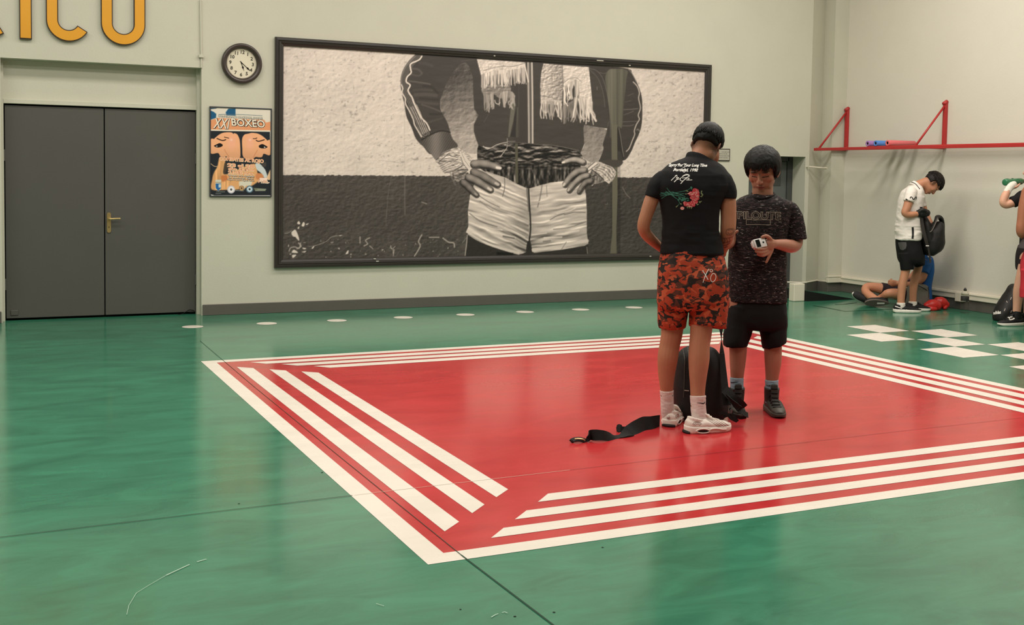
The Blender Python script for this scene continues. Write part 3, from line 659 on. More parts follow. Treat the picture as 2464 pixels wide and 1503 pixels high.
# striped band down the sleeve
bandp = ZS(280, 90, 170, 200, 90, 340, 75, 480, 110, 620, 170, 740, 230, 880, 290, 1010, 330, 1110, 380, 1210)
M_, S_, T_ = C.path(bandp, [8, 8, 8, 8.5, 9, 9.5, 10, 10.5, 11, 11.5], 5)
C.fill(M_*0.9, gray(0.36+0.16*np.cos(S_*16)*np.clip((T_-0.30)*6, 0.3, 1)))
wob = lambda pts, ph: [(x+1.6*math.sin(y*0.28+ph), y) for x, y in pts]
C.line(wob(smooth_path([(x, y, 0) for x, y in ZS(330, 90, 285, 145, 180, 200, 160, 270, 185, 330, 110, 390, 115, 460, 155, 510, 140, 590, 180, 680, 210, 720, 215, 760, 270, 860, 330, 980, 390, 1060, 450, 1160)], 1) and ZS(330, 90, 285, 145, 180, 200, 160, 270, 185, 330, 110, 390, 115, 460, 155, 510, 140, 590, 180, 680, 210, 720, 215, 760, 270, 860, 330, 980, 390, 1060, 450, 1160), 0), 3.4, 0.84)
C.line(ZS(35, 500, 55, 560, 45, 620, 90, 700, 95, 780, 150, 880, 205, 1000, 225, 1080, 270, 1160, 325, 1255), 3.0, 0.80)
C.line(ZS(240, 90, 170, 160, 90, 260, 40, 400, 38, 500), 1.6, 0.5, 0.8)
for k in range(4): C.line(ZS(170+28*k, 830-12*k, 230+28*k, 950-8*k, 280+24*k, 1060-10*k, 345+22*k, 1215-12*k), 1.5, 0.74)
cuff = C.spoly(ZS(300, 1340, 400, 1270, 560, 1190, 720, 1190, 780, 1290, 850, 1400, 650, 1480, 540, 1590, 460, 1500, 350, 1395), 1.2)
C.fill(cuff, gray(0.30+0.16*np.exp(-((C.X-1048)/18)**2)+0.03*np.sin(C.X*1.1+C.Y*0.7)))
C.line(ZS(330, 1300, 450, 1230, 600, 1170, 740, 1190), 3, 0.16, 0.8)
# right sleeve
sr = C.spoly(ZT(100, 100, 300, 100, 650, 150, 700, 215, 780, 370, 830, 520, 842, 680, 835, 900, 800, 1040, 740, 1170, 690, 1290, 620, 1400, 560, 1430, 520, 1480, 240, 1440, 250, 1400, 300, 1260, 290, 1200, 330, 1050, 370, 900, 350, 700, 250, 300), 1.2)
C.fill(sr, gray(jk-0.02+ej*0.06))
gapr = C.spoly([(1406, 300), (1440, 306), (1459, 312), (1457, 326), (1450, 346), (1452, 358), (1443, 382), (1434, 393), (1416, 388), (1402, 378), (1397, 367), (1406, 348)], 1.5)
C.fill(gapr, gray(0.47+e1*0.35+0.10*(C.Y-300)/90))
for pts, wv, g, al in ((ZT(575, 715, 680, 710, 780, 700), 1.6, 0.46, 0.8), (ZT(590, 785, 660, 760, 720, 735), 1.4, 0.42, 0.8), (ZT(560, 885, 660, 880, 770, 875), 1.6, 0.42, 0.8), (ZT(570, 940, 660, 940, 720, 925), 1.6, 0.42, 0.8), (ZT(600, 610, 690, 590), 1.4, 0.38, 0.8), (ZT(640, 520, 720, 490), 1.4, 0.38, 0.8),
                       (ZT(715, 330, 770, 390, 800, 480, 790, 560, 815, 690, 785, 790, 800, 850, 760, 920, 730, 1010, 735, 1060, 700, 1150, 660, 1250, 620, 1295), 2.6, 0.66, 1), (ZT(650, 155, 700, 215, 760, 330), 2.0, 0.5, 0.8), (ZT(765, 1000, 780, 985, 800, 1010), 2.5, 0.5, 0.8),
                       (ZT(100, 140, 200, 170, 280, 260, 330, 400, 370, 600, 390, 800, 400, 1100), 1.2, 0.46, 0.8), (ZT(120, 170, 230, 290, 300, 500, 320, 680), 1.1, 0.42, 0.8), (ZT(250, 200, 330, 210, 400, 150), 1.1, 0.45, 0.8), (ZT(210, 395, 212, 440), 1.0, 0.6, 0.8)):
    C.line(pts, wv, g, al)
# peeled vertical streaks over the right sleeve
fan = C.spoly(ZT(400, 150, 620, 160, 620, 300, 590, 600, 570, 850, 555, 970, 490, 970, 480, 1290, 470, 1500, 420, 1500, 410, 1000, 380, 700, 340, 400, 330, 250), 1.5)
st = C.vnoise(5, 400, 3, 44)
C.fill(fan*0.93, np.stack([0.36+0.22*(st-0.5)]*3, -1)*np.array([1, 0.97, 0.86]))
C.fill(C.poly(ZT(490, 970, 520, 970, 560, 1200, 590, 1380, 575, 1410, 540, 1300, 490, 1280), 1), 0.185)
C.line(ZT(515, 970, 540, 1100, 560, 1240, 585, 1370), 1.4, 0.48)
C.fill(C.poly([(1473, 300), (1485, 300), (1486, 470), (1483, 560), (1484, 612), (1468, 612), (1473, 560)], 1.2), np.array([0.385, 0.37, 0.32]))
# open jacket front, zip and the torn strip
C.fill(C.poly([(1238, 150), (1266, 150), (1270, 352), (1236, 346)], 1.5), 0.25)
C.fill(C.poly(ZC(750, 880, 830, 890, 790, 1180, 760, 1300, 720, 1490, 690, 1490, 710, 1250), 1), np.array([0.40, 0.385, 0.35]))
C.fill(C.poly(ZC(840, 1000, 800, 1130, 790, 1270, 730, 1480, 820, 1490), 1), 0.20)
C.line(ZC(860, 960, 850, 1490), 2.0, np.array([0.36, 0.345, 0.31])); C.line(ZC(885, 560, 880, 1490), 1.0, 0.38, 0.7)
C.line(ZC(1050, 160, 1060, 800, 1068, 1640), 4.6, 0.64); C.line(ZC(1118, 160, 1128, 800, 1132, 1640), 4.2, 0.72); C.line(ZC(1086, 160, 1095, 800, 1102, 1640), 2.2, 0.38)
C.line(ZC(340, 1080, 260, 1220), 1.5, 0.38, 0.6)
# scarf ends with fringe
def fringe(pts0, n, ln, wd, g0, seed, sway=0.25):
    rs = np.random.RandomState(seed); a = np.array(crom(pts0, 8))
    for k in rs.permutation(n):
        f = k/(n-1)*(len(a)-1); i = int(min(f, len(a)-2)); p = a[i]+(a[i+1]-a[i])*(f-i); l = ln*rs.uniform(0.72, 1.12); s = rs.uniform(-sway, sway)
        x, y = p; C.line([(x, y-2), (x+s*l*0.3, y+l*0.4), (x+s*l*rs.uniform(0.2, 1), y+l*0.75), (x+s*l*rs.uniform(0, 1.2), y+l)], [wd*1.1, wd, wd, wd*0.7], gray(g0*rs.uniform(0.72, 1.12)))
sc_n = C.emboss(C.vnoise(6, 4, 3, 51), 1, 1)
C.fill(C.spoly(ZC(240, 560, 700, 560, 740, 690, 800, 760, 560, 800, 430, 720, 400, 830, 260, 760), 1.5), gray(0.50+sc_n*0.3))
fringe(ZC(260, 700, 340, 760, 420, 720), 16, 36, 2.6, 0.66, 1); fringe(ZC(560, 720, 660, 680, 760, 700, 810, 770), 16, 34, 2.6, 0.66, 2, 0.4)
C.line(ZC(450, 830, 470, 880, 520, 900, 545, 870), 2.2, 0.72)
C.fill(C.poly(ZC(130, 90, 1000, 150, 1010, 300, 960, 330, 690, 330, 300, 400, 210, 400, 170, 250), 1.2), gray(0.80+sc_n*0.35-0.06*np.exp(-((C.X-1208)/6)**2)))
C.line(ZC(250, 295, 420, 250, 560, 220, 780, 220, 990, 165), 1.4, 0.52); C.line(ZC(180, 130, 230, 300, 260, 380), 1.0, 0.62, 0.7)
fringe(ZC(220, 390, 420, 330, 660, 300), 22, 36, 3.0, 0.80, 3, 0.15); fringe(ZC(690, 320, 860, 290, 980, 270), 20, 34, 3.0, 0.78, 4, 0.2)
C.line(ZC(990, 200, 1020, 340, 1055, 500), 3.2, 0.82)
C.fill(C.poly(ZC(1325, 170, 1670, 200, 1680, 560, 1660, 860, 1580, 850, 1275, 790, 1268, 560, 1285, 350), 1.2), gray(0.70+sc_n*0.55-0.12*np.clip((C.X-1320)/30, 0, 1)))
C.fill(C.poly(ZC(1670, 200, 2140, 235, 2180, 600, 2205, 860, 2000, 850, 1850, 500, 1690, 640), 1.2), gray(0.785+sc_n*0.38))
C.line(ZC(1668, 200, 1676, 450, 1680, 640), 2.0, 0.45, 0.7); C.line(ZC(1280, 770, 1450, 770, 1560, 825, 1650, 850), 1.5, 0.5)
C.fill(C.poly(ZC(1275, 775, 1650, 840, 1660, 930, 1275, 880), 1.2), gray(0.72+sc_n*0.3))
fringe(ZC(1285, 880, 1480, 870, 1640, 910), 18, 36, 2.8, 0.76, 5, 0.3); fringe(ZC(1690, 900, 1780, 900, 1900, 820), 16, 44, 2.6, 0.55, 6, 0.35)
fringe(ZC(1890, 800, 2050, 830, 2200, 880), 22, 50, 3.0, 0.80, 7, 0.3); fringe(ZC(1690, 620, 1790, 560, 1880, 480, 1960, 520), 20, 40, 3.0, 0.80, 8, 0.3)
C.line(ZC(2150, 950, 2200, 1080, 2270, 1200), 5, 0.80); C.line(ZC(1690, 520, 1800, 440, 1920, 430, 2010, 500), 1.4, 0.55)
# satin waistband
wbm = C.spoly([(1151, 350), (1175, 357), (1195, 350), (1235, 342), (1290, 346), (1340, 352), (1396, 368), (1402, 400), (1400, 445), (1271, 460), (1216, 432), (1165, 412), (1150, 390)], 1.2)
nw = C.vnoise(22, 7, 4, 61); ew = C.emboss(nw, 0, 2); nw2 = C.emboss(C.vnoise(8, 26, 3, 62), 2, 0)
mixw = np.clip((C.Y-385)/30, 0, 1)
C.fill(wbm, gray(np.clip(0.215+ew*1.5*(1-mixw)+nw2*0.95*mixw, 0.10, 0.66)))
C.line(ZL(1230, 215, 1330, 285, 1450, 240, 1550, 185, 1700, 140, 1810, 120), 1.8, 0.72); C.line(ZL(1640, 470, 1720, 370, 1800, 260), 1.8, 0.70); C.line(ZL(1810, 30, 1815, 160, 1800, 260), 1.6, 0.6); C.line(ZL(1830, 100, 2000, 100), 1.4, 0.55)
C.line([(1195, 351), (1235, 343), (1290, 347), (1340, 351), (1393, 362)], 1.4, 0.45)
C.fill(C.poly([(1239, 345), (1246, 345), (1247, 440), (1241, 440)], 1), np.array([0.33, 0.315, 0.27]))
# white shorts
sh = C.poly([(1171, 412), (1216, 427), (1242, 441), (1271, 454), (1294, 447), (1324, 439), (1360, 435), (1405, 440), (1410, 470), (1412, 505), (1412, 560), (1416, 586), (1407, 591), (1355, 600), (1286, 608), (1280, 605), (1272, 592), (1265, 607), (1248, 613), (1217, 604), (1171, 588), (1141, 570), (1121, 559), (1127, 544), (1126, 507), (1131, 470), (1145, 432)], 1.2)
C.fill(C.poly([(1124, 545), (1416, 570), (1414, 622), (1120, 622)], 1.5), gray(0.19+eb*0.06))
# folds: fans of slanting creases that get denser towards the hem
dx = C.X-1272; ang = np.where(dx < 0, 0.42, -0.16); q = C.Y-ang*C.X
wq = C.vnoise(70, 40, 3, 71)
den = 0.25+0.6*np.clip((C.Y-440)/150, 0, 1)
def folds(seed, cell):
    rs = np.random.RandomState(seed); g = rs.rand(400, 60)
    fy = (q+16*wq)/cell; fy -= fy.min(); fx = (C.X-1100)/46+wq; iy, ix = fy.astype(int) % 399, np.clip(fx.astype(int), 0, 58); ty, tx = fy-fy.astype(int), np.clip(fx-ix, 0, 1); ty = ty*ty*(3-2*ty); tx = tx*tx*(3-2*tx)
    return (g[iy, ix]*(1-ty)+g[iy+1, ix]*ty)*(1-tx)+(g[iy, ix+1]*(1-ty)+g[iy+1, ix+1]*ty)*tx
fo = folds(5, 11)*0.6+folds(6, 5)*0.4; ef = C.emboss(fo, 0, 1)
base = 0.775-0.13*np.exp(-((C.X-1262)/26)**2)*np.clip((C.Y-450)/60, 0, 1)-0.12*den+0.05*np.exp(-((C.X-1160)/40)**2)
C.fill(sh, gray(np.clip(base+ef*(0.55+0.95*den)+0.16*(C.vnoise(40, 26, 3, 74)-0.5), 0.3, 0.93)))
C.line(ZH(1035, 360, 1050, 520, 1065, 700), 5, 0.40, 0.8); C.line(ZH(1060, 360, 1072, 600, 1085, 820, 1088, 1000, 1065, 1200), 3.4, 0.16); C.fill(C.spoly(ZH(1040, 1180, 1085, 1180, 1110, 1340, 1060, 1300, 1020, 1340), 1), 0.17)
C.line(ZH(1080, 380, 1090, 600), 1.5, 0.86, 0.7)
for pts, wv, g in ((ZH(120, 1060, 260, 1150, 500, 1250, 700, 1310, 900, 1360), 6, 0.80), (ZH(1130, 1310, 1500, 1270, 1800, 1200, 1980, 1170), 8, 0.80), (ZH(680, 180, 680, 340, 650, 470), 2.5, 0.42), (ZH(280, 460, 430, 560, 600, 640), 2, 0.40), (ZH(290, 540, 420, 650, 500, 700), 1.6, 0.46), (ZH(1270, 290, 1240, 480, 1200, 640), 3, 0.45), (ZH(1340, 300, 1350, 470), 2, 0.52), (ZH(1215, 560, 1320, 520, 1400, 460), 2, 0.86),
                   (ZH(130, 740, 300, 860, 560, 950), 2.4, 0.40), (ZH(120, 880, 400, 960, 640, 1000), 2.6, 0.84), (ZH(400, 1010, 660, 1070, 850, 1120), 2.6, 0.86), (ZH(680, 960, 850, 1030, 1000, 1110), 2.2, 0.84), (ZH(660, 1100, 830, 1130), 4, 0.36), (ZH(1110, 1080, 1340, 1050), 2.4, 0.86), (ZH(1300, 1120, 1580, 1110), 3, 0.86), (ZH(1400, 840, 1500, 780, 1620, 740), 2.2, 0.42), (ZH(1500, 740, 1700, 700, 1800, 650), 2.6, 0.86), (ZH(1620, 760, 1780, 720, 1950, 725), 2.6, 0.42), (ZH(1640, 1040, 1850, 1010), 3, 0.84), (ZH(1450, 990, 1700, 960, 1960, 870), 2.2, 0.45), (ZH(1290, 1180, 1400, 1170), 3, 0.42), (ZH(1580, 1300, 1650, 1190), 1.6, 0.45)):
    C.line(pts, wv, g, 0.75)
C.line(ZH(95, 1080, 80, 1240, 60, 1400), 2.4, 0.62); C.line(ZH(95, 1100, 20, 1200), 1.4, 0.5); C.line(ZH(1975, 1270, 1985, 1380), 1.8, 0.5)
C.fill(C.poly(ZH(555, 1345, 820, 1360, 815, 1392, 555, 1392), 1), 0.09)
# hands and wraps
def finger(pts, wd, g, nail, flip=1, edge=0.55, sub=5):
    C.line([(x+1.5, y+2.2) for x, y in pts], [2*v+3 for v in wd], 0.16, 0.75)
    M, S, T = C.path(pts, wd, sub); kn = 0.05*np.sin(T*17)
    C.fill(M, gray(np.clip(g*(1-edge*np.abs(S)**2.4)-0.20*g*S*flip+kn*0.5+0.02*np.cos(T*95)*(np.abs(S) < 0.75)*np.clip(np.cos(T*13-1.5), 0, 1), 0.08, 1)))
    if nail:
        nx, ny, ng = nail; C.tube([(nx[0], nx[1]), (ny[0], ny[1])], [wd[-1]*0.50]*2, ng, 0.0, 0.25)
def px(Zf, *p): return Zf(*p)
# left of the picture: wrap first
wrapL = C.spoly(ZL(70, 560, 250, 380, 440, 290, 600, 250, 740, 330, 860, 400, 1000, 520, 1080, 540, 1000, 660, 900, 760, 820, 840, 680, 900, 560, 880, 420, 870, 290, 870, 160, 650), 1.2)
wl = C.emboss(C.vnoise(9, 5, 3, 81), 0, 1)
C.fill(wrapL, gray(0.70+wl*0.9-0.20*np.clip((1075-C.X)/25, 0, 1)*np.clip((C.Y-360)/30, 0, 1)))
for k in range(9): C.line(ZL(160+14*k, 690+20*k, 260+18*k, 640+18*k, 380+20*k, 560+24*k, 560+14*k, 500+26*k), 1.0, 0.34 if k % 2 else 0.82, 0.8)
for pts in (ZL(100, 540, 250, 400, 440, 310), ZL(160, 600, 330, 450, 420, 380), ZL(420, 420, 480, 460, 600, 430), ZL(440, 590, 560, 560, 620, 520), ZL(300, 860, 480, 820, 640, 740, 740, 660)): C.line(pts, 1.6, 0.26, 0.85)
C.fill(C.spoly(ZL(660, 330, 760, 390, 960, 690, 975, 860, 880, 800, 760, 640, 690, 480), 1), gray(0.80+0.1*np.sin((C.X+C.Y*0.6)*1.6)))
C.line(ZL(700, 350, 790, 560, 900, 720), 1.2, 0.48, 0.8); C.line(ZL(690, 480, 750, 640, 860, 780), 1.4, 0.30, 0.8)
C.fill(C.spoly(ZL(480, 840, 640, 780, 860, 780, 860, 900, 760, 1010, 640, 1060, 560, 1100, 500, 980), 1.2), gray(0.52+wl*0.9))
for k in range(5): C.line(ZL(560+45*k, 1050-35*k, 620+40*k, 940-20*k, 680+40*k, 880-16*k), 1.3, 0.22, 0.85)
C.line(ZL(610, 800, 740, 780, 860, 785), 1.6, 0.2); C.line(ZL(500, 870, 520, 1000, 600, 1110), 1.5, 0.2)
C.line(ZL(440, 860, 480, 1000, 560, 1150), 3, 0.45, 0.7)
finger(ZL(1010, 640, 1180, 630, 1400, 670, 1590, 730), [9.5, 9.6, 8.6, 7.6], 0.56, (ZL(1560, 730)[0], ZL(1640, 745)[0], 0.88), 1)
finger(ZL(1000, 840, 1200, 920, 1400, 1040, 1560, 1130), [9, 9.2, 8.4, 7.4], 0.50, (ZL(1530, 1105)[0], ZL(1590, 1140)[0], 0.74), 1)
finger(ZL(870, 960, 1050, 1040, 1230, 1150, 1390, 1255), [8.5, 9, 8, 7], 0.54, (ZL(1350, 1225)[0], ZL(1415, 1270)[0], 0.80), 1)
finger(ZL(740, 1080, 850, 1170, 960, 1290, 1060, 1380), [7.6, 7.8, 6.8, 5.6], 0.46, (ZL(1035, 1355)[0], ZL(1075, 1390)[0], 0.62), 1)
# right of the picture
C.fill(C.spoly([(1443, 386), (1470, 384), (1499, 388), (1487, 402), (1462, 398)], 1.5), 0.275)
wrapR = C.spoly(ZR(690, 560, 850, 520, 1060, 500, 1260, 545, 1420, 590, 1530, 700, 1500, 850, 1390, 990, 1230, 960, 1100, 1010, 930, 1010, 860, 880, 760, 760, 680, 640), 1.2)
wr_ = C.emboss(C.vnoise(6, 9, 3, 83), 1, 1)
C.fill(wrapR, gray(0.68+wr_*0.7))
C.fill(C.spoly(ZR(870, 880, 950, 700, 1060, 760, 1240, 950, 1130, 1000, 960, 1000), 1), gray(0.44+wr_*0.7))
for k in range(9): C.line(ZR(950+45*k, 690-16*k, 1130+40*k, 740-14*k, 1290+22*k, 880-22*k, 1370+16*k, 1000-36*k), 1.1, 0.27 if k % 2 else 0.86, 0.85)
C.line(ZR(780, 750, 900, 640, 1050, 530), 5.5, 0.84); C.line(ZR(760, 740, 870, 620, 1010, 500), 1.3, 0.25); C.line(ZR(800, 770, 930, 660, 1080, 545), 1.3, 0.3)
C.line(ZR(940, 680, 1080, 780, 1240, 930, 1370, 1020), 1.8, 0.16); C.line(ZR(870, 890, 1000, 830, 1060, 820), 1.6, 0.2); C.line(ZR(1250, 930, 1360, 1010), 2.2, 0.85)
C.line(ZR(950, 1060, 1000, 990), 2.6, 0.7); C.line(ZR(890, 900, 910, 1000), 2, 0.75)
C.line(ZR(1260, 540, 1440, 610, 1540, 720), 1.8, 0.2)
finger(ZR(720, 490, 560, 440, 420, 450, 270, 500), [7, 7, 6, 4.8], 0.66, (ZR(280, 498)[0], ZR(235, 512)[0], 0.90), -1)
finger(ZR(760, 690, 600, 720, 430, 850, 290, 1030), [7.2, 7.6, 7, 6], 0.58, (ZR(285, 1020)[0], ZR(260, 1060)[0], 0.80), -1)
finger(ZR(830, 820, 680, 870, 520, 1010, 390, 1170), [6.8, 7, 6.2, 5.4], 0.60, (ZR(395, 1145)[0], ZR(370, 1185)[0], 0.74), -1)
finger(ZR(910, 950, 800, 980, 700, 1090, 630, 1210), [6.4, 6.4, 5.6, 4.6], 0.50, (ZR(640, 1190)[0], ZR(620, 1225)[0], 0.46), -1)
C.im = np.clip((0.5+(C.im-0.5)*1.06)*(1+0.035*(np.random.RandomState(1).rand(C.h, C.w, 1)-0.5)), 0, 1)
pad = FWD-0.006
pic = print_grid('mural_print', C, mx0+pad, mx1-pad, mz0+pad, mz1-pad, -0.012, 860, 380, M_PRINT, mural, 1.15)
# ---- boxing poster left of the mural
qx0, qz1 = WALL(505.5, 257.5).x, WALL(505.5, 257.5).z; qx1, qz0 = WALL(651.5, 261).x, WALL(507, 471).z
poster = thing('boxing_poster', 'colourful boxing tournament poster in a thin frame under the clock', 'poster', ((qx0+qx1)/2, 0, qz0))
M_PFR = mat('poster_frame', rgb(70, 74, 78), 0.35, 0.5, 0.4, nscale=10, namt=0.1)
bm = bmesh.new()
for lo, hi in (((qx0-0.008, -0.022, qz0-0.008), (qx0+0.004, -0.001, qz1+0.008)), ((qx1-0.004, -0.022, qz0-0.008), (qx1+0.008, -0.001, qz1+0.008)), ((qx0, -0.022, qz0-0.008), (qx1, -0.001, qz0+0.004)), ((qx0, -0.022, qz1-0.004), (qx1, -0.001, qz1+0.008))):
    bm_box(bm, lo, hi, 0.002)
bmobj('poster_frame', bm, M_PFR, poster)
P = Canvas(500, 250, 660, 480, 2.0)
def c3(r, g, b): return np.array([r, g, b])/255.0
PA, PB = Z(500, 250, 12.525), Z(500, 360, 12.525)      # the two halves read off separately
P.im[:] = c3(222, 214, 200)
BL = c3(30, 88, 128)
P.fill(P.poly(PA(70, 190, 180, 240, 255, 300, 245, 420, 70, 480), 2), BL); P.fill(P.poly(PA(70, 115, 285, 122, 240, 140, 70, 160), 1.5), c3(45, 75, 100))
P.fill(P.poly(PA(540, 250, 625, 140, 835, 135, 835, 350, 560, 340), 2), BL)
OR1, OR2, SK1 = c3(232, 158, 112), c3(214, 130, 84), c3(240, 176, 132)
P.fill(P.poly(PA(70, 490, 170, 460, 240, 430, 300, 420, 1700, 480, 1750, 560, 1890, 530, 1890, 800, 60, 770), 2), OR1*0.97)
P.fill(P.poly(PA(70, 770, 1880, 800, 1870, 832, 90, 800), 1), c3(236, 226, 206))
DK = c3(34, 40, 46)
P.fill(P.poly(PA(90, 808, 1870, 840, 1880, 1560, 80, 1560), 1), DK); P.fill(P.poly(PB(60, 90, 1900, 120, 1890, 1400, 90, 1400), 1), DK)
P.line(PA(330, 318, 800, 312, 1640, 356), 1.2, c3(90, 110, 120)); 
for Zf, pts in ((PA, (210, 1030, 330, 930, 450, 870, 600, 850, 720, 860, 770, 900, 800, 880, 880, 910, 930, 990, 965, 1100, 980, 1300, 985, 1500, 975, 1600, 900, 1680, 760, 1690, 640, 1640, 560, 1580, 500, 1600, 380, 1580, 310, 1480, 80, 1480, 80, 1080, 190, 1050)),
                (PA, (1770, 1070, 1640, 960, 1500, 890, 1330, 870, 1240, 890, 1190, 900, 1110, 920, 1050, 1000, 1030, 1120, 1040, 1350, 1050, 1540, 1110, 1640, 1240, 1690, 1360, 1660, 1440, 1600, 1560, 1610, 1640, 1590, 1690, 1500, 1885, 1530, 1885, 1110, 1790, 1100))):
    mk = P.spoly(Zf(*pts), 1.2); P.fill(P.spoly([(x+0.8, y+1.2) for x, y in Zf(*pts)], 2), c3(20, 22, 24)); P.fill(mk, SK1)
    P.shade(mk*np.clip((P.Y-350)/30, 0, 1), 0.90)
def blob(x, y, rx, ry, col, a=1.0):
    P.fill(np.clip(1.25-np.hypot((P.X-(500+x/12.525))/(rx/12.525), (P.Y-(250+y/12.525))/(ry/12.525)), 0, 1)**1.2*a, col)
blob(720, 1160, 150, 260, c3(244, 176, 150), 0.7); blob(1270, 1170, 140, 240, c3(244, 176, 150), 0.7); blob(710, 1080, 50, 45, c3(252, 214, 196), 0.7); blob(1270, 1080, 45, 40, c3(252, 214, 196), 0.7)
for pts, w_ in ((PA(280, 1040, 400, 1090, 470, 1100, 540, 1075), 2.4), (PA(500, 1000, 570, 1015, 630, 1030), 1.8), (PA(1700, 1080, 1600, 1110, 1520, 1125, 1460, 1095), 2.4), (PA(1370, 1045, 1430, 1045, 1480, 1025), 1.8)): P.line(pts, w_, c3(50, 26, 20))
for pts in (PA(500, 1370, 560, 1480, 650, 1600), PA(1500, 1390, 1430, 1500, 1370, 1620)): P.line(pts, 1.0, OR2*0.9)
P.fill(P.spoly(PA(185, 1255, 280, 1210, 360, 1180, 440, 1220, 440, 1270, 340, 1310, 240, 1300), 0.8), c3(24, 20, 20)); P.fill(P.spoly(PA(235, 1270, 285, 1255, 285, 1285), 0.6), c3(225, 220, 215))
P.fill(P.spoly(PA(1800, 1290, 1720, 1240, 1640, 1210, 1545, 1250, 1550, 1310, 1640, 1340, 1750, 1330), 0.8), c3(24, 20, 20)); P.fill(P.spoly(PA(1745, 1305, 1695, 1285, 1700, 1320), 0.6), c3(225, 220, 215))
# lower half: a pale muscled torso shape behind the lettering
P.fill(P.spoly(PB(350, 250, 520, 240, 510, 480, 470, 700, 600, 730, 900, 600, 1400, 420, 1500, 700, 1560, 900, 1300, 1100, 900, 1200, 560, 1210, 120, 1200, 130, 900, 180, 700, 290, 500), 3), c3(222, 166, 112))
st2 = P.vnoise(4, 60, 3, 5); tm = P.spoly(PB(350, 350, 500, 380, 450, 700, 600, 760, 700, 900, 560, 1180, 140, 1190, 150, 800, 250, 580), 3); P.shade(tm, 0.82+0.45*st2)
P.fill(P.spoly(PB(510, 400, 590, 420, 570, 620, 500, 740, 470, 660), 3), c3(72, 62, 52)); P.fill(P.spoly(PB(410, 780, 560, 770, 600, 900, 430, 960), 4), c3(198, 122, 72))
P.fill(P.spoly(PB(1430, 420, 1540, 400, 1700, 560, 1770, 700, 1790, 830, 1680, 830, 1600, 700, 1480, 600), 2), c3(200, 208, 208)); P.fill(P.spoly(PB(1500, 700, 1620, 720, 1680, 830, 1500, 900, 1440, 800), 3), c3(206, 132, 84)); P.fill(P.spoly(PB(1800, 780, 1890, 600, 1890, 890, 1780, 890), 2), c3(226, 190, 150))
P.fill(P.spoly(PB(960, 950, 1310, 950, 1290, 1080, 1150, 1090, 1100, 1200, 980, 1150), 2), c3(214, 208, 190)); P.line(PB(90, 420, 200, 500, 290, 500), 1.6, c3(190, 160, 130)); P.fill(P.spoly(PB(1640, 400, 1750, 380, 1750, 500, 1650, 500), 3), c3(70, 66, 62))
P.fill(P.poly(PB(235, 905, 400, 905, 405, 1150, 380, 1200, 320, 1245, 255, 1200, 225, 1150), 0.8), c3(208, 206, 190)); P.fill(P.poly(PB(235, 1020, 395, 1020, 400, 1150, 320, 1240, 240, 1160), 0.8), c3(38, 100, 160)); P.fill(P.poly(PB(325, 1040, 395, 1040, 395, 1140, 325, 1140), 0.6), c3(196, 210, 214)); P.line(PB(235, 985, 400, 985), 1.0, c3(120, 100, 80))
for x, y, r, a, b in ((705, 1200, 118, c3(200, 196, 204), c3(238, 234, 236)), (1260, 1190, 110, c3(84, 112, 130), c3(196, 214, 226)), (1020, 1160, 80, c3(150, 118, 84), c3(190, 150, 104))):
    d = np.hypot(P.X-(500+x/12.525), P.Y-(360+y/12.525))*12.525; P.fill(np.clip((r-d)/12+0.5, 0, 1), a); P.fill(np.clip((r*0.72-d)/10+0.5, 0, 1), b); P.fill(np.clip((r*0.28-d)/10+0.5, 0, 1), a*0.4)
P.fill(P.poly(PB(1380, 1150, 1760, 1180, 1740, 1240, 1430, 1245), 2), c3(120, 126, 100))
for pts, w_ in ((PB(1500, 1190, 1750, 1195), 1.5), (PB(1440, 1232, 1720, 1232), 1.5), (PB(260, 1270, 515, 1270), 1.2), (PB(240, 1320, 400, 1320), 1.0), (PB(840, 1230, 1080, 1240), 1.5)): P.line(pts, w_, c3(176, 182, 176), 0.7)
P.fill(P.poly(PB(1560, 850, 1790, 840, 1790, 960, 1570, 970), 1), c3(244, 214, 196))
P.fill(P.poly(PB(90, 1345, 200, 1375, 1890, 1375, 1890, 1405, 120, 1405), 1), c3(230, 228, 220))
pp = print_grid('poster_print', P, qx0+0.003, qx1-0.003, qz0+0.003, qz1-0.003, -0.014, 250, 360, M_PRINTP, poster, 1.05)
def wall_text(name, body, px, py, hpx, wpx, mt, y=-0.0148, shear=0.0, bold=0.0, parent=poster, slope=0.062, rot=0.0):
    """lettering on the back wall's plane: centred on the pixel, hpx tall and wpx wide"""
    v, f = text_mesh(body, 1.0, shear, bold); xs = [p.x for p in v]; ys = [p.y for p in v]
    W_, H_ = max(xs)-min(xs), max(ys)-min(ys); cx_, cy_ = (max(xs)+min(xs))/2, (max(ys)+min(ys))/2
    out = [WALL(px+(p.x-cx_)/W_*wpx, py-(p.y-cy_)/H_*hpx+slope*(p.x-cx_)/W_*wpx, y) for p in v]
    return meshobj(name, out, f, mt, parent)
M_PW = mat('poster_white', rgb(240, 230, 212), 0.4, 0.4, nscale=30, namt=0.04); M_PK = mat('poster_black', rgb(52, 42, 36), 0.4, 0.4, nscale=30, namt=0.1)
M_PO = mat('poster_salmon', rgb(236, 160, 122), 0.4, 0.4, nscale=30, namt=0.05); M_PC = mat('poster_cream', rgb(244, 214, 176), 0.4, 0.4, nscale=30, namt=0.05); M_PT = mat('poster_teal', rgb(44, 74, 84), 0.4, 0.4, nscale=30, namt=0.1)
def pa(x, y): return 500+x/12.525, 250+y/12.525
def pb(x, y): return 500+x/12.525, 360+y/12.525
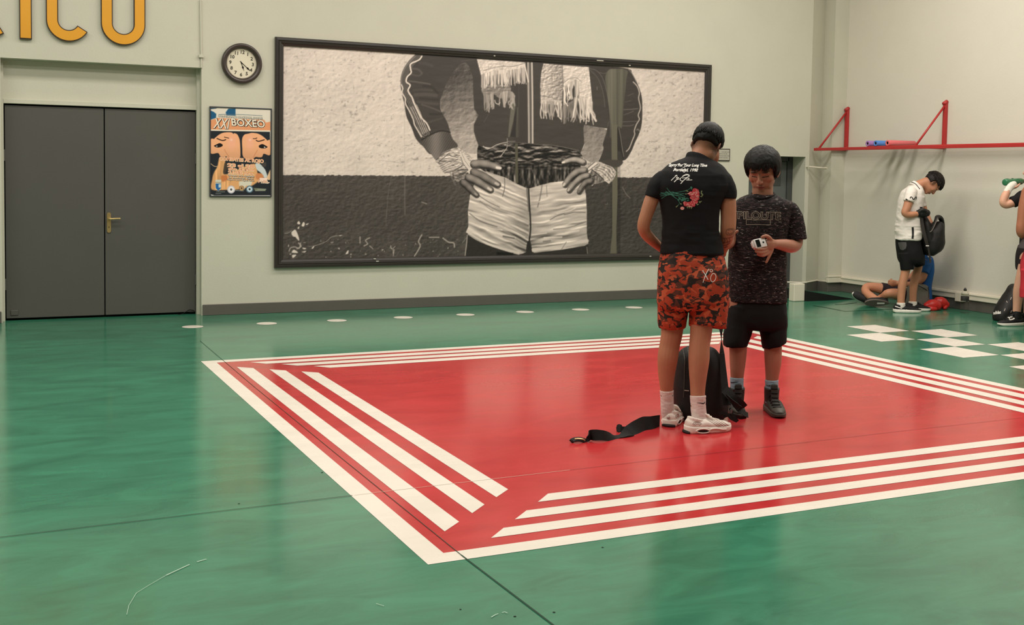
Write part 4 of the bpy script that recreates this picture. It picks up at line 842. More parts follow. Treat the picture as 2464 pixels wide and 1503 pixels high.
for body, (px_, py_), h, wd, m0, m1, b, shr in (
        ('CAMPEONATO NACIONAL JUVENIL', pa(985, 402), 5.6, 106, M_PT, M_PW, 0.05, 0.1), ('XXI', pa(415, 590), 24, 40, M_PK, M_PW, 0.03, 0.28), ('BOXEO', pa(1210, 575), 17.5, 81, M_PK, M_PW, 0.05, -0.10), ('CIUDAD DE IQUIQUE', pa(1240, 735), 6.2, 86, M_PK, M_PC, 0.03, -0.15),
        ('COMBATES AL ROJO', pb(1010, 318), 10.5, 106, M_PC, M_PO, 0.05, 0), ('23 al 28', pb(990, 480), 8.6, 64, M_PC, M_PO, 0.06, 0), ('de Julio', pb(1000, 600), 8.6, 62, M_PC, M_PO, 0.06, 0), ('21:00 hrs.', pb(1000, 695), 7.4, 62, M_PC, M_PO, 0.06, 0),
        ('Gimnasio de la Academia', pb(1000, 780), 4.4, 62, M_PK, M_PW, 0.02, 0), ('de Educacion Fisica', pb(1000, 848), 4.4, 58, M_PK, M_PW, 0.02, 0), ('Sargento Jose Miguel Perez', pb(990, 916), 4.2, 64, M_PK, M_PW, 0.02, 0), ('$ 1.000.-', pb(1680, 965), 8.0, 26, M_PW, M_PO, 0.06, 0.05)):
    wall_text('poster_lettering_shadow', body, px_+0.35, py_+0.45, h+1.6, wd+1.8, m0, -0.0146, shr, b*1.5)
    wall_text('poster_lettering', body, px_, py_, h, wd, m1, -0.0152, shr, b*0.3)
# ================================================================== PEOPLE: helpers
class Tubes:
    """closed lofted tubes that a voxel remesh later fuses into one skin"""
    def __init__(s): s.v = []; s.f = []
    def rings(s, rings):
        b = len(s.v); n = len(rings[0])
        for r in rings: s.v += [Vector(p) for p in r]
        for i in range(len(rings)-1):
            for j in range(n): s.f.append((b+i*n+j, b+i*n+(j+1) % n, b+(i+1)*n+(j+1) % n, b+(i+1)*n+j))
        for r, flip in ((0, True), (len(rings)-1, False)):
            c = len(s.v); s.v.append(sum((Vector(p) for p in rings[r]), Vector())/n)
            for j in range(n):
                q = (b+r*n+j, b+r*n+(j+1) % n, c); s.f.append(q[::-1] if flip else q)
    def path(s, pts, ref, n=14, sub=4, caps=True):
        """pts (x, y, z, r across, r along ref); ref = direction the second radius points (roughly)"""
        q = crom(pts, sub); k = len(q); ref = Vector(ref); R_ = []
        def ringat(c, t, a, b):
            d = (ref-t*ref.dot(t)).normalized(); sd = t.cross(d)
            return [c+sd*a*math.cos(w_)+d*b*math.sin(w_) for w_ in [2*math.pi*j/n for j in range(n)]]
        ts = [(Vector(q[min(i+1, k-1)][:3])-Vector(q[max(i-1, 0)][:3])).normalized() for i in range(k)]
        if caps:
            c, t, a, b = Vector(q[0][:3]), ts[0], q[0][3], q[0][4]
            for w_ in (0.25, 0.6, 0.86): R_.append(ringat(c-t*min(a, b)*math.sqrt(1-w_*w_), t, a*w_, b*w_))
        for i in range(k): R_.append(ringat(Vector(q[i][:3]), ts[i], q[i][3], q[i][4]))
        if caps:
            c, t, a, b = Vector(q[-1][:3]), ts[-1], q[-1][3], q[-1][4]
            for w_ in (0.86, 0.6, 0.25): R_.append(ringat(c+t*min(a, b)*math.sqrt(1-w_*w_), t, a*w_, b*w_))
        s.rings(R_)
    def limb(s, pts, n=16, sub=4, ratio=1.0, caps=True, ref=None):
        """pts (px, py, depth, half width in pixels[, ratio]) in the photograph's frame"""
        out = []
        for p in pts:
            c = D(p[0], p[1], p[2]); r = p[3]*p[2]/FPX; out.append((c.x, c.y, c.z, r, r*(p[4] if len(p) > 4 else ratio)))
        s.path(out, ref or FH, n, sub, caps)
    def rows(s, rows, n=40, sub=4, ex=2.3, lean=None):
        """horizontal sections (py, x left, x right, depth, half thickness in metres)"""
        R_ = []
        for py, xl, xr, dep, th in crom(rows, sub):
            c = D((xl+xr)/2, py, dep); hw = (xr-xl)/2*dep/FPX; ring_ = []
            for j in range(n):
                a = 2*math.pi*j/n; ca, sa = math.cos(a), math.sin(a)
                ring_.append(c+RH*hw*math.copysign(abs(ca)**(2/ex), ca)+FH*th*math.copysign(abs(sa)**(2/ex), sa))
            R_.append(ring_)
        # keep windings alike: rows run top to bottom
        s.rings(R_)
    def ball(s, c, rx, ry, rz, M=None, n=18):
        R_ = []
        for i in range(1, n):
            a = math.pi*i/n; ring_ = []
            for j in range(n):
                b = 2*math.pi*j/n; v = Vector((rx*math.sin(a)*math.cos(b), ry*math.sin(a)*math.sin(b), rz*math.cos(a)))
                ring_.append(Vector(c)+(M @ v if M is not None else v))
            R_.append(ring_)
        s.rings(R_)
def fix_mesh(me):
    bm = bmesh.new(); bm.from_mesh(me)
    bmesh.ops.recalc_face_normals(bm, faces=bm.faces[:]); bm.to_mesh(me); bm.free()
def fuse(name, tubes, mt, parent, voxel=0.005, smooth=3, sm=0.5):
    """fuse the tubes of one part into a single continuous skin"""
    me = bpy.data.meshes.new(name); me.from_pydata([tuple(v) for v in tubes.v], [], tubes.f); fix_mesh(me)
    o = bpy.data.objects.new(name, me); COL.objects.link(o)
    r = o.modifiers.new('r', 'REMESH'); r.mode = 'VOXEL'; r.voxel_size = voxel; r.use_smooth_shade = True
    if smooth:
        k = o.modifiers.new('s', 'SMOOTH'); k.iterations = smooth; k.factor = sm
    dg = bpy.context.evaluated_depsgraph_get(); dg.update()
    m2 = bpy.data.meshes.new_from_object(o.evaluated_get(dg)); bpy.data.objects.remove(o); bpy.data.meshes.remove(me)
    m2.name = name; m2.materials.clear()
    if mt is not None: m2.materials.append(mt)
    m2.polygons.foreach_set('use_smooth', [True]*len(m2.polygons))
    o = bpy.data.objects.new(name, m2); link(o, parent); return o
def getco(o):
    a = np.empty(len(o.data.vertices)*3, np.float32); o.data.vertices.foreach_get('co', a); return a.reshape(-1, 3).astype(float)
def setco(o, co):
    o.data.vertices.foreach_set('co', co.astype(np.float32).reshape(-1)); o.data.update()
def getno(o):
    a = np.empty(len(o.data.vertices)*3, np.float32); o.data.vertex_normals.foreach_get('vector', a); return a.reshape(-1, 3).astype(float)
def paint(o, cols):
    a = o.data.color_attributes.new('Col', 'FLOAT_COLOR', 'POINT')
    a.data.foreach_set('color', np.concatenate([np.asarray(cols, float), np.ones((len(cols), 1))], 1).astype(np.float32).reshape(-1))
_TAB = np.random.RandomState(11).rand(64, 64, 64)
def n3(p, seed=0):
    """tileable 3-D value noise, -1..1"""
    p = np.asarray(p, float)+seed*7.31; i = np.floor(p).astype(int); f = p-i; f = f*f*(3-2*f); i &= 63; j = (i+1) & 63
    x0, y0, z0 = i.T; x1, y1, z1 = j.T; fx, fy, fz = f.T; t = _TAB
    c = lambda a, b, w_: a*(1-w_)+b*w_
    return 2*c(c(c(t[x0, y0, z0], t[x1, y0, z0], fx), c(t[x0, y1, z0], t[x1, y1, z0], fx), fy), c(c(t[x0, y0, z1], t[x1, y0, z1], fx), c(t[x0, y1, z1], t[x1, y1, z1], fx), fy), fz)-1
def wrinkle(o, amp, scale, seed=0, mask=None, frame=None):
    """push cloth in and out along its normals: soft folds, longer across than along"""
    co = getco(o); no = getno(o); q = co if frame is None else co@np.array(frame).T
    w1 = n3(q*np.array(scale), seed); w2 = n3(q*np.array(scale)*2.1, seed+3)
    d = amp*((1-np.abs(w1)*2)*0.6+(1-np.abs(w2)*2)*0.3)
    if mask is not None: d = d*mask(co)
    setco(o, co+no*d[:, None])
def pixels(co):
    d = np.asarray(co)-np.array(CAM); z = d@np.array(F); return CX+FPX*(d@np.array(R))/z, CY-FPX*(d@np.array(U))/z, z
def bvh_of(objs):
    V, P_ = [], []
    for o in objs:
        b = len(V); V += [v.co.copy() for v in o.data.vertices]; P_ += [tuple(i+b for i in p.vertices) for p in o.data.polygons]
    return BVHTree.FromPolygons(V, P_)
class Decal:
    """thin print on cloth: its points are dropped along the view ray onto the garment and lie a hair above it"""
    def __init__(s, bvh, off=0.0012, maxdep=60): s.b = bvh; s.v = []; s.f = []; s.off = off; s.md = maxdep
    def hit(s, px, py):
        d = ray(px, py).normalized(); loc, nr, i, dist = s.b.ray_cast(CAM, d)
        if loc is None: return None
        if nr.dot(d) > 0: nr = -nr
        return loc+nr*s.off
    def stroke(s, pts, wd, sub=5):
        n = len(pts); ws = wd if hasattr(wd, '__len__') else [wd]*n
        q = crom([(p[0], p[1], w_) for p, w_ in zip(pts, ws)], sub); k = len(q); prev = None
        for i in range(k):
            a, b = q[max(i-1, 0)], q[min(i+1, k-1)]; t = Vector((b[0]-a[0], b[1]-a[1])); t = t.normalized() if t.length > 1e-6 else Vector((1, 0)); nn = Vector((-t.y, t.x))*q[i][2]/2
            h1, h2 = s.hit(q[i][0]+nn.x, q[i][1]+nn.y), s.hit(q[i][0]-nn.x, q[i][1]-nn.y)
            if h1 is None or h2 is None: prev = None; continue
            s.v += [h1, h2]; m_ = len(s.v)
            if prev is not None and (s.v[m_-2]-s.v[prev]).length < 0.08: s.f.append((prev, prev+1, m_-1, m_-2))
            prev = m_-2
    def poly(s, pts):
        # rings shrinking to the middle, each dropped on the cloth, so that the print follows its folds
        pts = [(a[0]+(b_[0]-a[0])*k/3, a[1]+(b_[1]-a[1])*k/3) for a, b_ in zip(pts, list(pts[1:])+[pts[0]]) for k in range(3)]
        mx_, my_ = sum(p[0] for p in pts)/len(pts), sum(p[1] for p in pts)/len(pts); n = len(pts); prev = None
        for g in (1.0, 0.8, 0.6, 0.4, 0.2, 0.02):
            h = [s.hit(mx_+(p[0]-mx_)*g, my_+(p[1]-my_)*g) for p in pts]
            if any(p is None for p in h): return
            b = len(s.v); s.v += h
            if prev is not None: s.f += [(prev+i, prev+(i+1) % n, b+(i+1) % n, b+i) for i in range(n)]
            prev = b
        s.f.append(tuple(range(prev, prev+n)))
    def text(s, body, px, py, hpx, wpx, shear=0.0, bold=0.0, slope=0.0, arc=0.0):
        v, f = text_mesh(body, 1.0, shear, bold); xs = [p.x for p in v]; ys = [p.y for p in v]; W_, H_ = max(xs)-min(xs), max(ys)-min(ys); mx_, my_ = (max(xs)+min(xs))/2, (max(ys)+min(ys))/2
        hs = [s.hit(px+(p.x-mx_)/W_*wpx, py-(p.y-my_)/H_*hpx+slope*(p.x-mx_)/W_*wpx) for p in v]
        b = len(s.v); s.v += [h if h is not None else Vector((0, 0, -5)) for h in hs]
        s.f += [tuple(i+b for i in q) for q in f if all(hs[i] is not None for i in q)]
    def build(s, name, mt, parent):
        if not s.f: return None
        o = meshobj(name, s.v, s.f, mt, parent); bm = bmesh.new(); bm.from_mesh(o.data)
        lo = [v for v in bm.verts if not v.link_faces]; bmesh.ops.delete(bm, geom=lo, context='VERTS'); bm.to_mesh(o.data); bm.free(); return o
# ---- skin, cloth
M_SKIN = vcol_mat('skin', 0.48, 0.35, sss=0.08, bump=0.04, bscale=160)
def hair_mat(name, col): return mat(name, col, 0.55, 0.22, nscale=90, namt=0.5, stretch=(1, 1, 0.2))
M_HAIR = hair_mat('black_hair', rgb(17, 14, 13)); M_HAIR2 = hair_mat('dark_brown_hair', rgb(26, 20, 17))
# ---- head: local axes x = person's right, y = forward, z = up
def head_frame(fwd_h, pitch, roll=0.0):
    """columns right, forward, up; fwd_h horizontal facing direction, pitch down in degrees"""
    f = Vector(fwd_h).normalized(); r = f.cross(UP).normalized(); a = math.radians(pitch)
    fw = (f*math.cos(a)-UP*math.sin(a)).normalized(); up = r.cross(fw).normalized()
    if roll: q = Matrix.Rotation(math.radians(roll), 3, fw); r, up = q @ r, q @ up
    return Matrix((r, fw, up)).transposed()
class Head:
    even = 60
    def __init__(s, c, M, k=1.0, round_=1.0):
        s.c, s.M, s.k, s.rd = Vector(c), M, k, round_
    def w(s, x, y, z): return s.c+s.M @ (Vector((x, y, z))*s.k)
    def loc(s, co): return ((np.asarray(co)-np.array(s.c))@np.array(s.M))/s.k
    def build(s, T):
        B = lambda x, y, z, a, b, c: T.ball(s.w(x, y, z), a*s.k, b*s.k, c*s.k, s.M)
        rd = s.rd
        B(0, -0.012, 0.032, 0.076*rd, 0.096, 0.084)                    # skull
        B(0, 0.028, 0.000, 0.066*rd, 0.062, 0.082)                     # face mass
        B(0, 0.030, -0.052, 0.056*rd, 0.056, 0.052)                    # jaw
        B(0, 0.052, -0.088, 0.030*rd, 0.032, 0.026)                    # chin
        for sx in (-1, 1):
            B(sx*0.041*rd, 0.046, -0.022, 0.026*rd, 0.030, 0.034)      # cheeks
            B(sx*0.043*rd, 0.012, -0.058, 0.022, 0.038, 0.028)         # jaw corner
            B(sx*0.034*rd, 0.036, -0.072, 0.022, 0.030, 0.022)
            M2 = s.M @ Matrix.Rotation(sx*0.35, 3, 'Z') @ Matrix.Rotation(-0.15, 3, 'X')
            T.ball(s.w(sx*0.0800*rd, -0.014, -0.008), 0.0085*s.k, 0.020*s.k, 0.031*s.k, M2)   # ear
            T.ball(s.w(sx*0.0770*rd, -0.004, -0.034), 0.008*s.k, 0.010*s.k, 0.012*s.k, M2)
            B(sx*0.030, 0.080, 0.022, 0.026, 0.012, 0.010)             # brow
            B(sx*0.012, 0.092, -0.034, 0.0085, 0.011, 0.008)           # nostril wings
        P_ = lambda x, y, z, r, r2: (*s.w(x, y, z), r*s.k, r2*s.k)
        T.path([P_(0, 0.082, 0.014, 0.009, 0.010), P_(0, 0.092, -0.006, 0.0092, 0.011), P_(0, 0.102, -0.024, 0.0105, 0.012), P_(0, 0.105, -0.033, 0.0105, 0.010)], s.M @ Vector((0, 1, 0)), 10, 3)
        T.path([P_(-0.022, 0.078, -0.063, 0.004, 0.004), P_(-0.010, 0.088, -0.0605, 0.005, 0.006), P_(0, 0.0895, -0.062, 0.005, 0.006), P_(0.010, 0.088, -0.0605, 0.005, 0.006), P_(0.022, 0.078, -0.063, 0.004, 0.004)], UP, 8, 3)
        T.path([P_(-0.018, 0.079, -0.071, 0.004, 0.004), P_(0, 0.088, -0.0735, 0.0065, 0.0065), P_(0.018, 0.079, -0.071, 0.004, 0.004)], UP, 8, 3)
    def sculpt(s, o):
        """press in eye sockets, mouth line, ear hollows; returns local coordinates"""
        co = getco(o); q = s.loc(co); no = getno(o); d = np.zeros(len(co))
        def press(x, y, z, r, a, sy=1.0, sx=1.0):
            w_ = np.exp(-(((q[:, 0]-x)/sx)**2+(q[:, 1]-y)**2+((q[:, 2]-z)/sy)**2)/(r*r)); return a*w_
        for sx in (-1, 1):
            d -= press(sx*0.031, 0.080, 0.002, 0.015, 0.0085, 0.8)
            d += press(sx*0.031, 0.078, 0.000, 0.0105, 0.0042, 0.75)      # lid bulge
            d -= press(sx*0.031, 0.082, -0.0065, 0.0075, 0.0022, 0.25, 1.7)
            d -= press(sx*0.086, -0.010, -0.006, 0.012, 0.006, 1.4)
        d -= press(0, 0.092, -0.0672, 0.012, 0.0030, 0.22, 2.0)
        d -= press(0, 0.090, -0.086, 0.012, 0.003)
        co = co+no*(d*s.k)[:, None]
        # even out jaw, throat and nape, where the masses meet
        e = np.empty(len(o.data.edges)*2, np.int32); o.data.edges.foreach_get('vertices', e); e = e.reshape(-1, 2)
        r = np.sqrt((q**2).sum(1)); mk = np.clip((0.24-r)/0.05, 0, 1)*np.clip((-0.030-q[:, 2]-0.5*np.clip(q[:, 1]-0.045, 0, 1)*4)/0.02, 0, 1)*np.clip((0.062-q[:, 1])/0.015, 0, 1)
        mk = np.maximum(mk, np.clip((0.24-r)/0.05, 0, 1)*np.clip((-0.02-q[:, 1])/0.02, 0, 1)*np.clip((0.02-q[:, 2])/0.02, 0, 1)*np.clip((0.072-np.abs(q[:, 0]))/0.006, 0, 1))
        near = mk > 0; e = e[near[e[:, 0]] | near[e[:, 1]]]; deg = np.bincount(e.ravel(), minlength=len(co)).astype(float); deg[deg == 0] = 1
        for it in range(s.even):
            a = np.stack([np.bincount(e[:, 0], co[e[:, 1], k], len(co))+np.bincount(e[:, 1], co[e[:, 0], k], len(co)) for k in range(3)], -1)/deg[:, None]
            co = co+(a-co)*(mk*0.8)[:, None]
        setco(o, co); return s.loc(getco(o))
    def colours(s, q, base, lips, brow, closed=True):
        c = np.tile(np.array(base, float), (len(q), 1)); x, y, z = q.T; ax = np.abs(x)
        face = (y > 0.03) & (np.abs(z) < 0.14) & (ax < 0.1)
        def mixin(w_, col):
            nonlocal c
            w_ = np.clip(w_, 0, 1)[:, None]; c = c*(1-w_)+np.array(col)*w_
        mixin(np.exp(-((ax-0.046)/0.024)**2-((z+0.028)/0.024)**2)*0.30*face, (base[0]*1.0, base[1]*0.84, base[2]*0.82))
        mixin(face*np.exp(-(x/0.014)**2-((z+0.034)/0.012)**2)*0.3, (base[0]*1.1, base[1]*0.85, base[2]*0.8))
        mixin(face*np.clip(1.4-np.hypot(x/0.021, (z+0.0675)/0.0085), 0, 1)*1.6*(y > 0.06), lips)
        mixin(face*(np.abs(z+0.0672+0.9*x*x) < 0.0016)*(ax < 0.023), (0.05, 0.018, 0.015))
        bw = np.clip(1.3-np.hypot((ax-0.033)/0.022, (z-0.0245+2.6*(ax-0.03)**2-0.05*(ax-0.03))/0.0045), 0, 1)*1.5
        mixin(face*bw*0.85, brow)
        lash = np.abs(z+0.0058-4.0*(ax-0.031)**2)
        mixin(face*(lash < 0.0027)*(np.abs(ax-0.031) < 0.0165), (0.018, 0.012, 0.010))
        mixin(face*(np.abs(z-0.0075+5.0*(ax-0.031)**2) < 0.0012)*(np.abs(ax-0.031) < 0.015)*0.5, (base[0]*0.45, base[1]*0.4, base[2]*0.4))
        mixin(face*(np.hypot((ax-0.0085)/0.0045, (z+0.0405)/0.0022) < 1)*0.8, (0.06, 0.025, 0.02))
        return c
def hair_cap(head, name, mt, parent, strands, base_rows, seed=1):
    """hair: a fitted cap plus many tapered locks combed over it"""
    T = Tubes()
    for (x, y, z, a, b, c) in base_rows: T.ball(head.w(x, y, z), a*head.k, b*head.k, c*head.k, head.M, 22)
    return T
def lock_mesh(bm, pts, w0, th=0.35):
    """one lock: flattened tapered tube"""
    k = len(pts); rings = []
    for i, p in enumerate(pts):
        t = (pts[min(i+1, k-1)]-pts[max(i-1, 0)]).normalized(); f = i/(k-1); r = w0*(math.sin(math.pi*min(1, 0.18+f*0.50)) if f < 0.7 else max(0.05, (1-f)/0.3*0.86))
        a = t.orthogonal().normalized(); b = t.cross(a)
        rings.append([bm.verts.new(p+(a*math.cos(w_)+b*math.sin(w_))*r) for w_ in [2*math.pi*j/5 for j in range(5)]])
    for i in range(k-1):
        for j in range(5): bm.faces.new((rings[i][j], rings[i][(j+1) % 5], rings[i+1][(j+1) % 5], rings[i+1][j]))
    bm.faces.new(rings[0][::-1]); bm.faces.new(rings[-1])
def hair_locks(head, ell, n, len_deg, region, whorl=(0, -0.35), w0=0.006, lift=0.004, seed=1, jitter=0.25, tip_lift=0.0):
    """locks combed from the whorl over an ellipsoid (centre, radii); region(x, y, z) -> keep growing there"""
    rs = random.Random(seed); bm = bmesh.new(); (cx_, cy_, cz_), (rx, ry, rz) = ell
    pole = Vector((whorl[0], whorl[1], 1)).normalized(); e1 = pole.orthogonal().normalized(); e2 = pole.cross(e1)
    for i in range(n):
        az = rs.uniform(0, 2*math.pi); th0 = math.radians(rs.uniform(0, 1)**0.6*len_deg*0.85); l = math.radians(rs.uniform(22, 46)); pts = []; dz = rs.gauss(0, jitter)
        for k in range(6):
            f = k/5; th = th0+l*f; a = az+dz*f*f; d = pole*math.cos(th)+(e1*math.cos(a)+e2*math.sin(a))*math.sin(th)
            up = 1+(lift+rs.uniform(-0.001, 0.0015)+tip_lift*f*f)/rx
            x, y, z = cx_+d.x*rx*up, cy_+d.y*ry*up, cz_+d.z*rz*up
            if not region(x, y, z): break
            pts.append(head.w(x, y, z))
        if len(pts) >= 3: lock_mesh(bm, pts, w0*head.k*rs.uniform(0.7, 1.2))
    return bm
# ---- hands
def hand(T, wrist, dirv, palm, thumb_side, k=1.0, curl=(25, 30, 34, 38), spread=0.10, thumb=(35, 25), mid=None):
    """palm as a flattened loft, four fingers of three joints, thumb from the side near the wrist.
    palm = direction the palm faces; thumb_side = +1/-1 along dirv x palm; curl = bend per joint in degrees"""
    d = Vector(dirv).normalized(); p = (Vector(palm)-d*Vector(palm).dot(d)).normalized(); s_ = d.cross(p)*thumb_side; w0 = Vector(wrist)
    pt = lambda a, b, c, r1, r2: (*(w0+d*a*k+s_*b*k-p*c*k), r1*k, r2*k)
    T.path([pt(-0.02, 0, 0, 0.026, 0.019), pt(0.01, 0, 0, 0.028, 0.018), pt(0.045, 0.002, 0, 0.039, 0.016), pt(0.080, 0.003, 0.002, 0.041, 0.013)], p, 14, 3)
    L = ((0.043, 0.026, 0.021), (0.047, 0.030, 0.023), (0.044, 0.028, 0.022), (0.034, 0.021, 0.019))
    for i in range(4):
        b = 0.030-0.0205*i; st = 0.090-(0.0, -0.003, 0.0, 0.008)[i]; pos = w0+d*st*k+s_*b*k; dd = (d+s_*spread*(1.2-0.8*i)).normalized(); r = (0.0086, 0.0088, 0.0084, 0.0074)[i]
        ax = dd.cross(p).normalized(); pts = [(*(pos-dd*0.02*k), r*1.1*k, r*1.1*k)]; q = Matrix.Rotation(math.radians(curl[i]*0.8), 3, ax); dd = q @ dd; pts.append((*pos, r*1.08*k, r*1.05*k))
        for j, l in enumerate(L[i]):
            pos = pos+dd*l*k; pts.append((*pos, r*(1-0.10*(j+1))*k, r*(0.98-0.10*(j+1))*k)); dd = Matrix.Rotation(math.radians(curl[i]*(1.25, 0.9, 0.5)[j]), 3, ax) @ dd
        T.path(pts, p, 9, 3)
    tb, tc = thumb; dd = (d*math.cos(math.radians(tb))+s_*math.sin(math.radians(tb))+p*0.25).normalized(); pos = w0+d*0.022*k+s_*0.022*k+p*0.004*k
    pts = [(*pos, 0.014*k, 0.013*k)]
    for j, l in enumerate((0.042, 0.031, 0.024)):
        pos = pos+dd*l*k; pts.append((*pos, (0.0115, 0.0098, 0.0082)[j]*k, (0.011, 0.0092, 0.0076)[j]*k)); dd = Matrix.Rotation(math.radians(tc), 3, d.cross(p)*1.0) @ dd; dd = (dd-s_*0.25*thumb_side*thumb_side).normalized()
    T.path(pts, p, 9, 3)
# ---- shoes: local frame along the foot
def shoe(name, heel, dirv, parent, L=0.29, H=0.085, collar=0.10, m_up=None, m_sole=None, sole_h=0.03, width=0.100, shaft=0.0, toe_h=0.058, wave=0.0, side=1, flare=1.0, lace=None, tongue=True):
    d = Vector((dirv[0], dirv[1], 0)).normalized(); s_ = Vector((-d.y, d.x, 0)); h0 = Vector((heel[0], heel[1], 0))
    W = lambda x, y, z: h0+d*x+s_*y+UP*z
    def outline(f):
        """half width at f 0..1"""
        return width/2*(0.66+0.34*math.sin(math.pi*min(1, max(0, (f-0.0)/0.72))*0.55+0.35))*(1 if f < 0.70 else math.sqrt(max(0.02, 1-((f-0.70)/0.305)**2)))*(1 if f > 0.10 else math.sqrt(max(0.05, 1-((0.10-f)/0.105)**2)))
    bend = lambda f: side*0.010*math.sin(math.pi*f)*-1
    prof = [(0.0, H*0.92), (0.05, H*1.04), (0.15, H*0.98), (0.26, H*0.95), (0.38, H*1.05), (0.50, H*0.92), (0.62, toe_h*1.18), (0.75, toe_h*1.02), (0.87, toe_h*0.92), (0.95, toe_h*0.72), (1.0, toe_h*0.45)]
    T = Tubes(); R_ = []
    for f, h in crom(prof, 3):
        hw = outline(f)*0.95; ring_ = []
        for j in range(20):
            a = 2*math.pi*j/20; ca, sa = math.cos(a), math.sin(a)
            zz = sole_h*0.6+(max(h, sole_h+0.012)-sole_h*0.6)*(0.5+0.5*math.copysign(abs(sa)**0.75, sa)); yy = hw*math.copysign(abs(ca)**0.8, ca)*(1-0.42*max(0, sa)**1.6*(1 if f < 0.66 else 0.55))
            ring_.append(W(f*L, yy+bend(f), zz))
        R_.append(ring_)
    T.rings(R_)
    # collar / shaft round the ankle
    ck = [(*W(0.064, 0, H*0.50), 0.040, 0.052), (*W(0.066, 0, H*0.80), 0.041+shaft*0.05, 0.055), (*W(0.067, 0, H*0.98+shaft*0.5), 0.042+shaft*0.08, 0.055+shaft*0.02), (*W(0.068+shaft*0.05, 0, H+0.004+shaft), 0.0425+shaft*0.09, 0.054+shaft*0.04)]
    T.path(ck, d, 18, 3, caps=False)
    if tongue: T.path([(*W(0.185, 0, H*0.70), 0.022, 0.012), (*W(0.15, 0, H*1.02), 0.026, 0.012), (*W(0.122+shaft*0.10, 0, H*1.30+shaft), 0.024, 0.009)], d.cross(s_)+d*0.5, 12, 3)
    up = fuse(name, T, m_up, parent, 0.0042, 2, 0.5)
    bm = bmesh.new(); n = 44; lv = []
    ks = [i/(n-1) for i in range(n)]
    for z, g in ((0.0015, 0.97), (sole_h*0.35, 1.03*flare), (sole_h*0.75, 1.03*flare), (sole_h, 0.985)):
        ring_ = []
        for sd in (1, -1):
            for f in (ks if sd == 1 else ks[::-1]):
                zz = z+(0.012*max(0, (f-0.82)/0.18)**2+0.010*max(0, (0.08-f)/0.08)**2 if z < sole_h*0.5 else 0)*(1 if z < 0.01 else 0.5)+(wave*math.sin(f*38)*(0.6 if f < 0.75 else 0.2) if 0.01 < z else 0)+(0.010*(1-f)*(z > sole_h*0.5))
                ring_.append(bm.verts.new(W(f*L*1.02-0.004, sd*outline(f)*g+bend(f), zz)))
        lv.append(ring_)
    for i in range(len(lv)-1):
        for j in range(2*n): bm.faces.new((lv[i][j], lv[i][(j+1) % (2*n)], lv[i+1][(j+1) % (2*n)], lv[i+1][j]))
    bm.faces.new(lv[0][::-1]); bm.faces.new(lv[-1])
    so = bmobj('sole', bm, m_sole, up, True)
    bv_ = bvh_of([up]); bvs = bvh_of([so])
    def onto(x, y, z, dirv_, off=0.001, b_=None):
        dv_ = (d*dirv_[0]+s_*dirv_[1]+UP*dirv_[2]).normalized(); loc, nr, i_, ds = (b_ or bv_).ray_cast(W(x, y, z)-dv_*0.25, dv_)
        return None if loc is None else loc-dv_*off
    W.onto = onto; W.sole = bvs
    if lace:
        bm = bmesh.new()
        for k in range(6 if shaft > 0.03 else 5):
            x, z = (0.205-0.017*k, H*0.55+0.019*k) if shaft > 0.03 else (0.205-0.018*k, H*0.62)
            pts = [onto(x+(0.004 if abs(y) < 0.015 else 0), y, z, (-0.75, 0, -0.65) if shaft > 0.03 else (-0.25, 0, -1), 0.002) for y in (-0.026, -0.018, -0.009, 0, 0.009, 0.018, 0.026)]
            pts = [p for p in pts if p is not None]
            if len(pts) > 3: bm_tube(bm, pts, 0.0032, 6)
        bmobj('laces', bm, lace, up, True)
    return up, W
def sock(name, ankle_pts, mt, parent):
    T = Tubes(); T.limb(ankle_pts, 18, 4, 1.05, caps=False); o = fuse(name, T, mt, parent, 0.004, 2); wrinkle(o, 0.0016, (30, 30, 90), 5); return o
# ================================================================== THE TWO BOYS IN THE RING
def hair_shell(head, name, mt, parent, thick, maskf, ell=((0, -0.012, 0.032), (0.076, 0.096, 0.084)), noise_amp=0.004, nf=60, n=96, m_=64, seed=2, stretch=(1, 1, 0.25), deep=0.016):
    (cx_, cy_, cz_), (rx, ry, rz) = ell; th = np.linspace(0.001, math.pi-0.001, m_); ph = np.linspace(0, 2*math.pi, n, endpoint=False); TH, PH = np.meshgrid(th, ph, indexing='ij')
    d = np.stack([np.sin(TH)*np.cos(PH), np.sin(TH)*np.sin(PH), np.cos(TH)], -1).reshape(-1, 3); p = d*np.array([rx, ry, rz])+np.array([cx_, cy_, cz_])
    mk = np.clip(maskf(p[:, 0], p[:, 1], p[:, 2]), 0, 1); t = thick(p[:, 0], p[:, 1], p[:, 2]) if callable(thick) else thick
    off = -deep+(deep+t)*mk**0.6+noise_amp*n3(p*nf*np.array(stretch), seed)*mk
    nrm = d/np.array([rx, ry, rz]); nrm /= np.linalg.norm(nrm, axis=1)[:, None]; q = (p+nrm*off[:, None])*head.k
    M = np.array(head.M); q = q@M.T+np.array(head.c)
    F_ = [(i*n+j, (i+1)*n+j, (i+1)*n+(j+1) % n, i*n+(j+1) % n) for i in range(m_-1) for j in range(n)]
    F_ += [tuple(range(n)), tuple(range((m_-1)*n, m_*n))[::-1]]
    o = meshobj(name, q, F_, mt, parent, True); fix_mesh(o.data); return o
def join_bm_into(o, bm):
    """add the faces of a bmesh to an existing mesh object (locks into the hair)"""
    b2 = bmesh.new(); b2.from_mesh(o.data); me = bpy.data.meshes.new('t'); bmesh.ops.recalc_face_normals(bm, faces=bm.faces[:]); bm.to_mesh(me); bm.free(); b2.from_mesh(me); b2.to_mesh(o.data); b2.free(); bpy.data.meshes.remove(me)
    o.data.polygons.foreach_set('use_smooth', [True]*len(o.data.polygons))
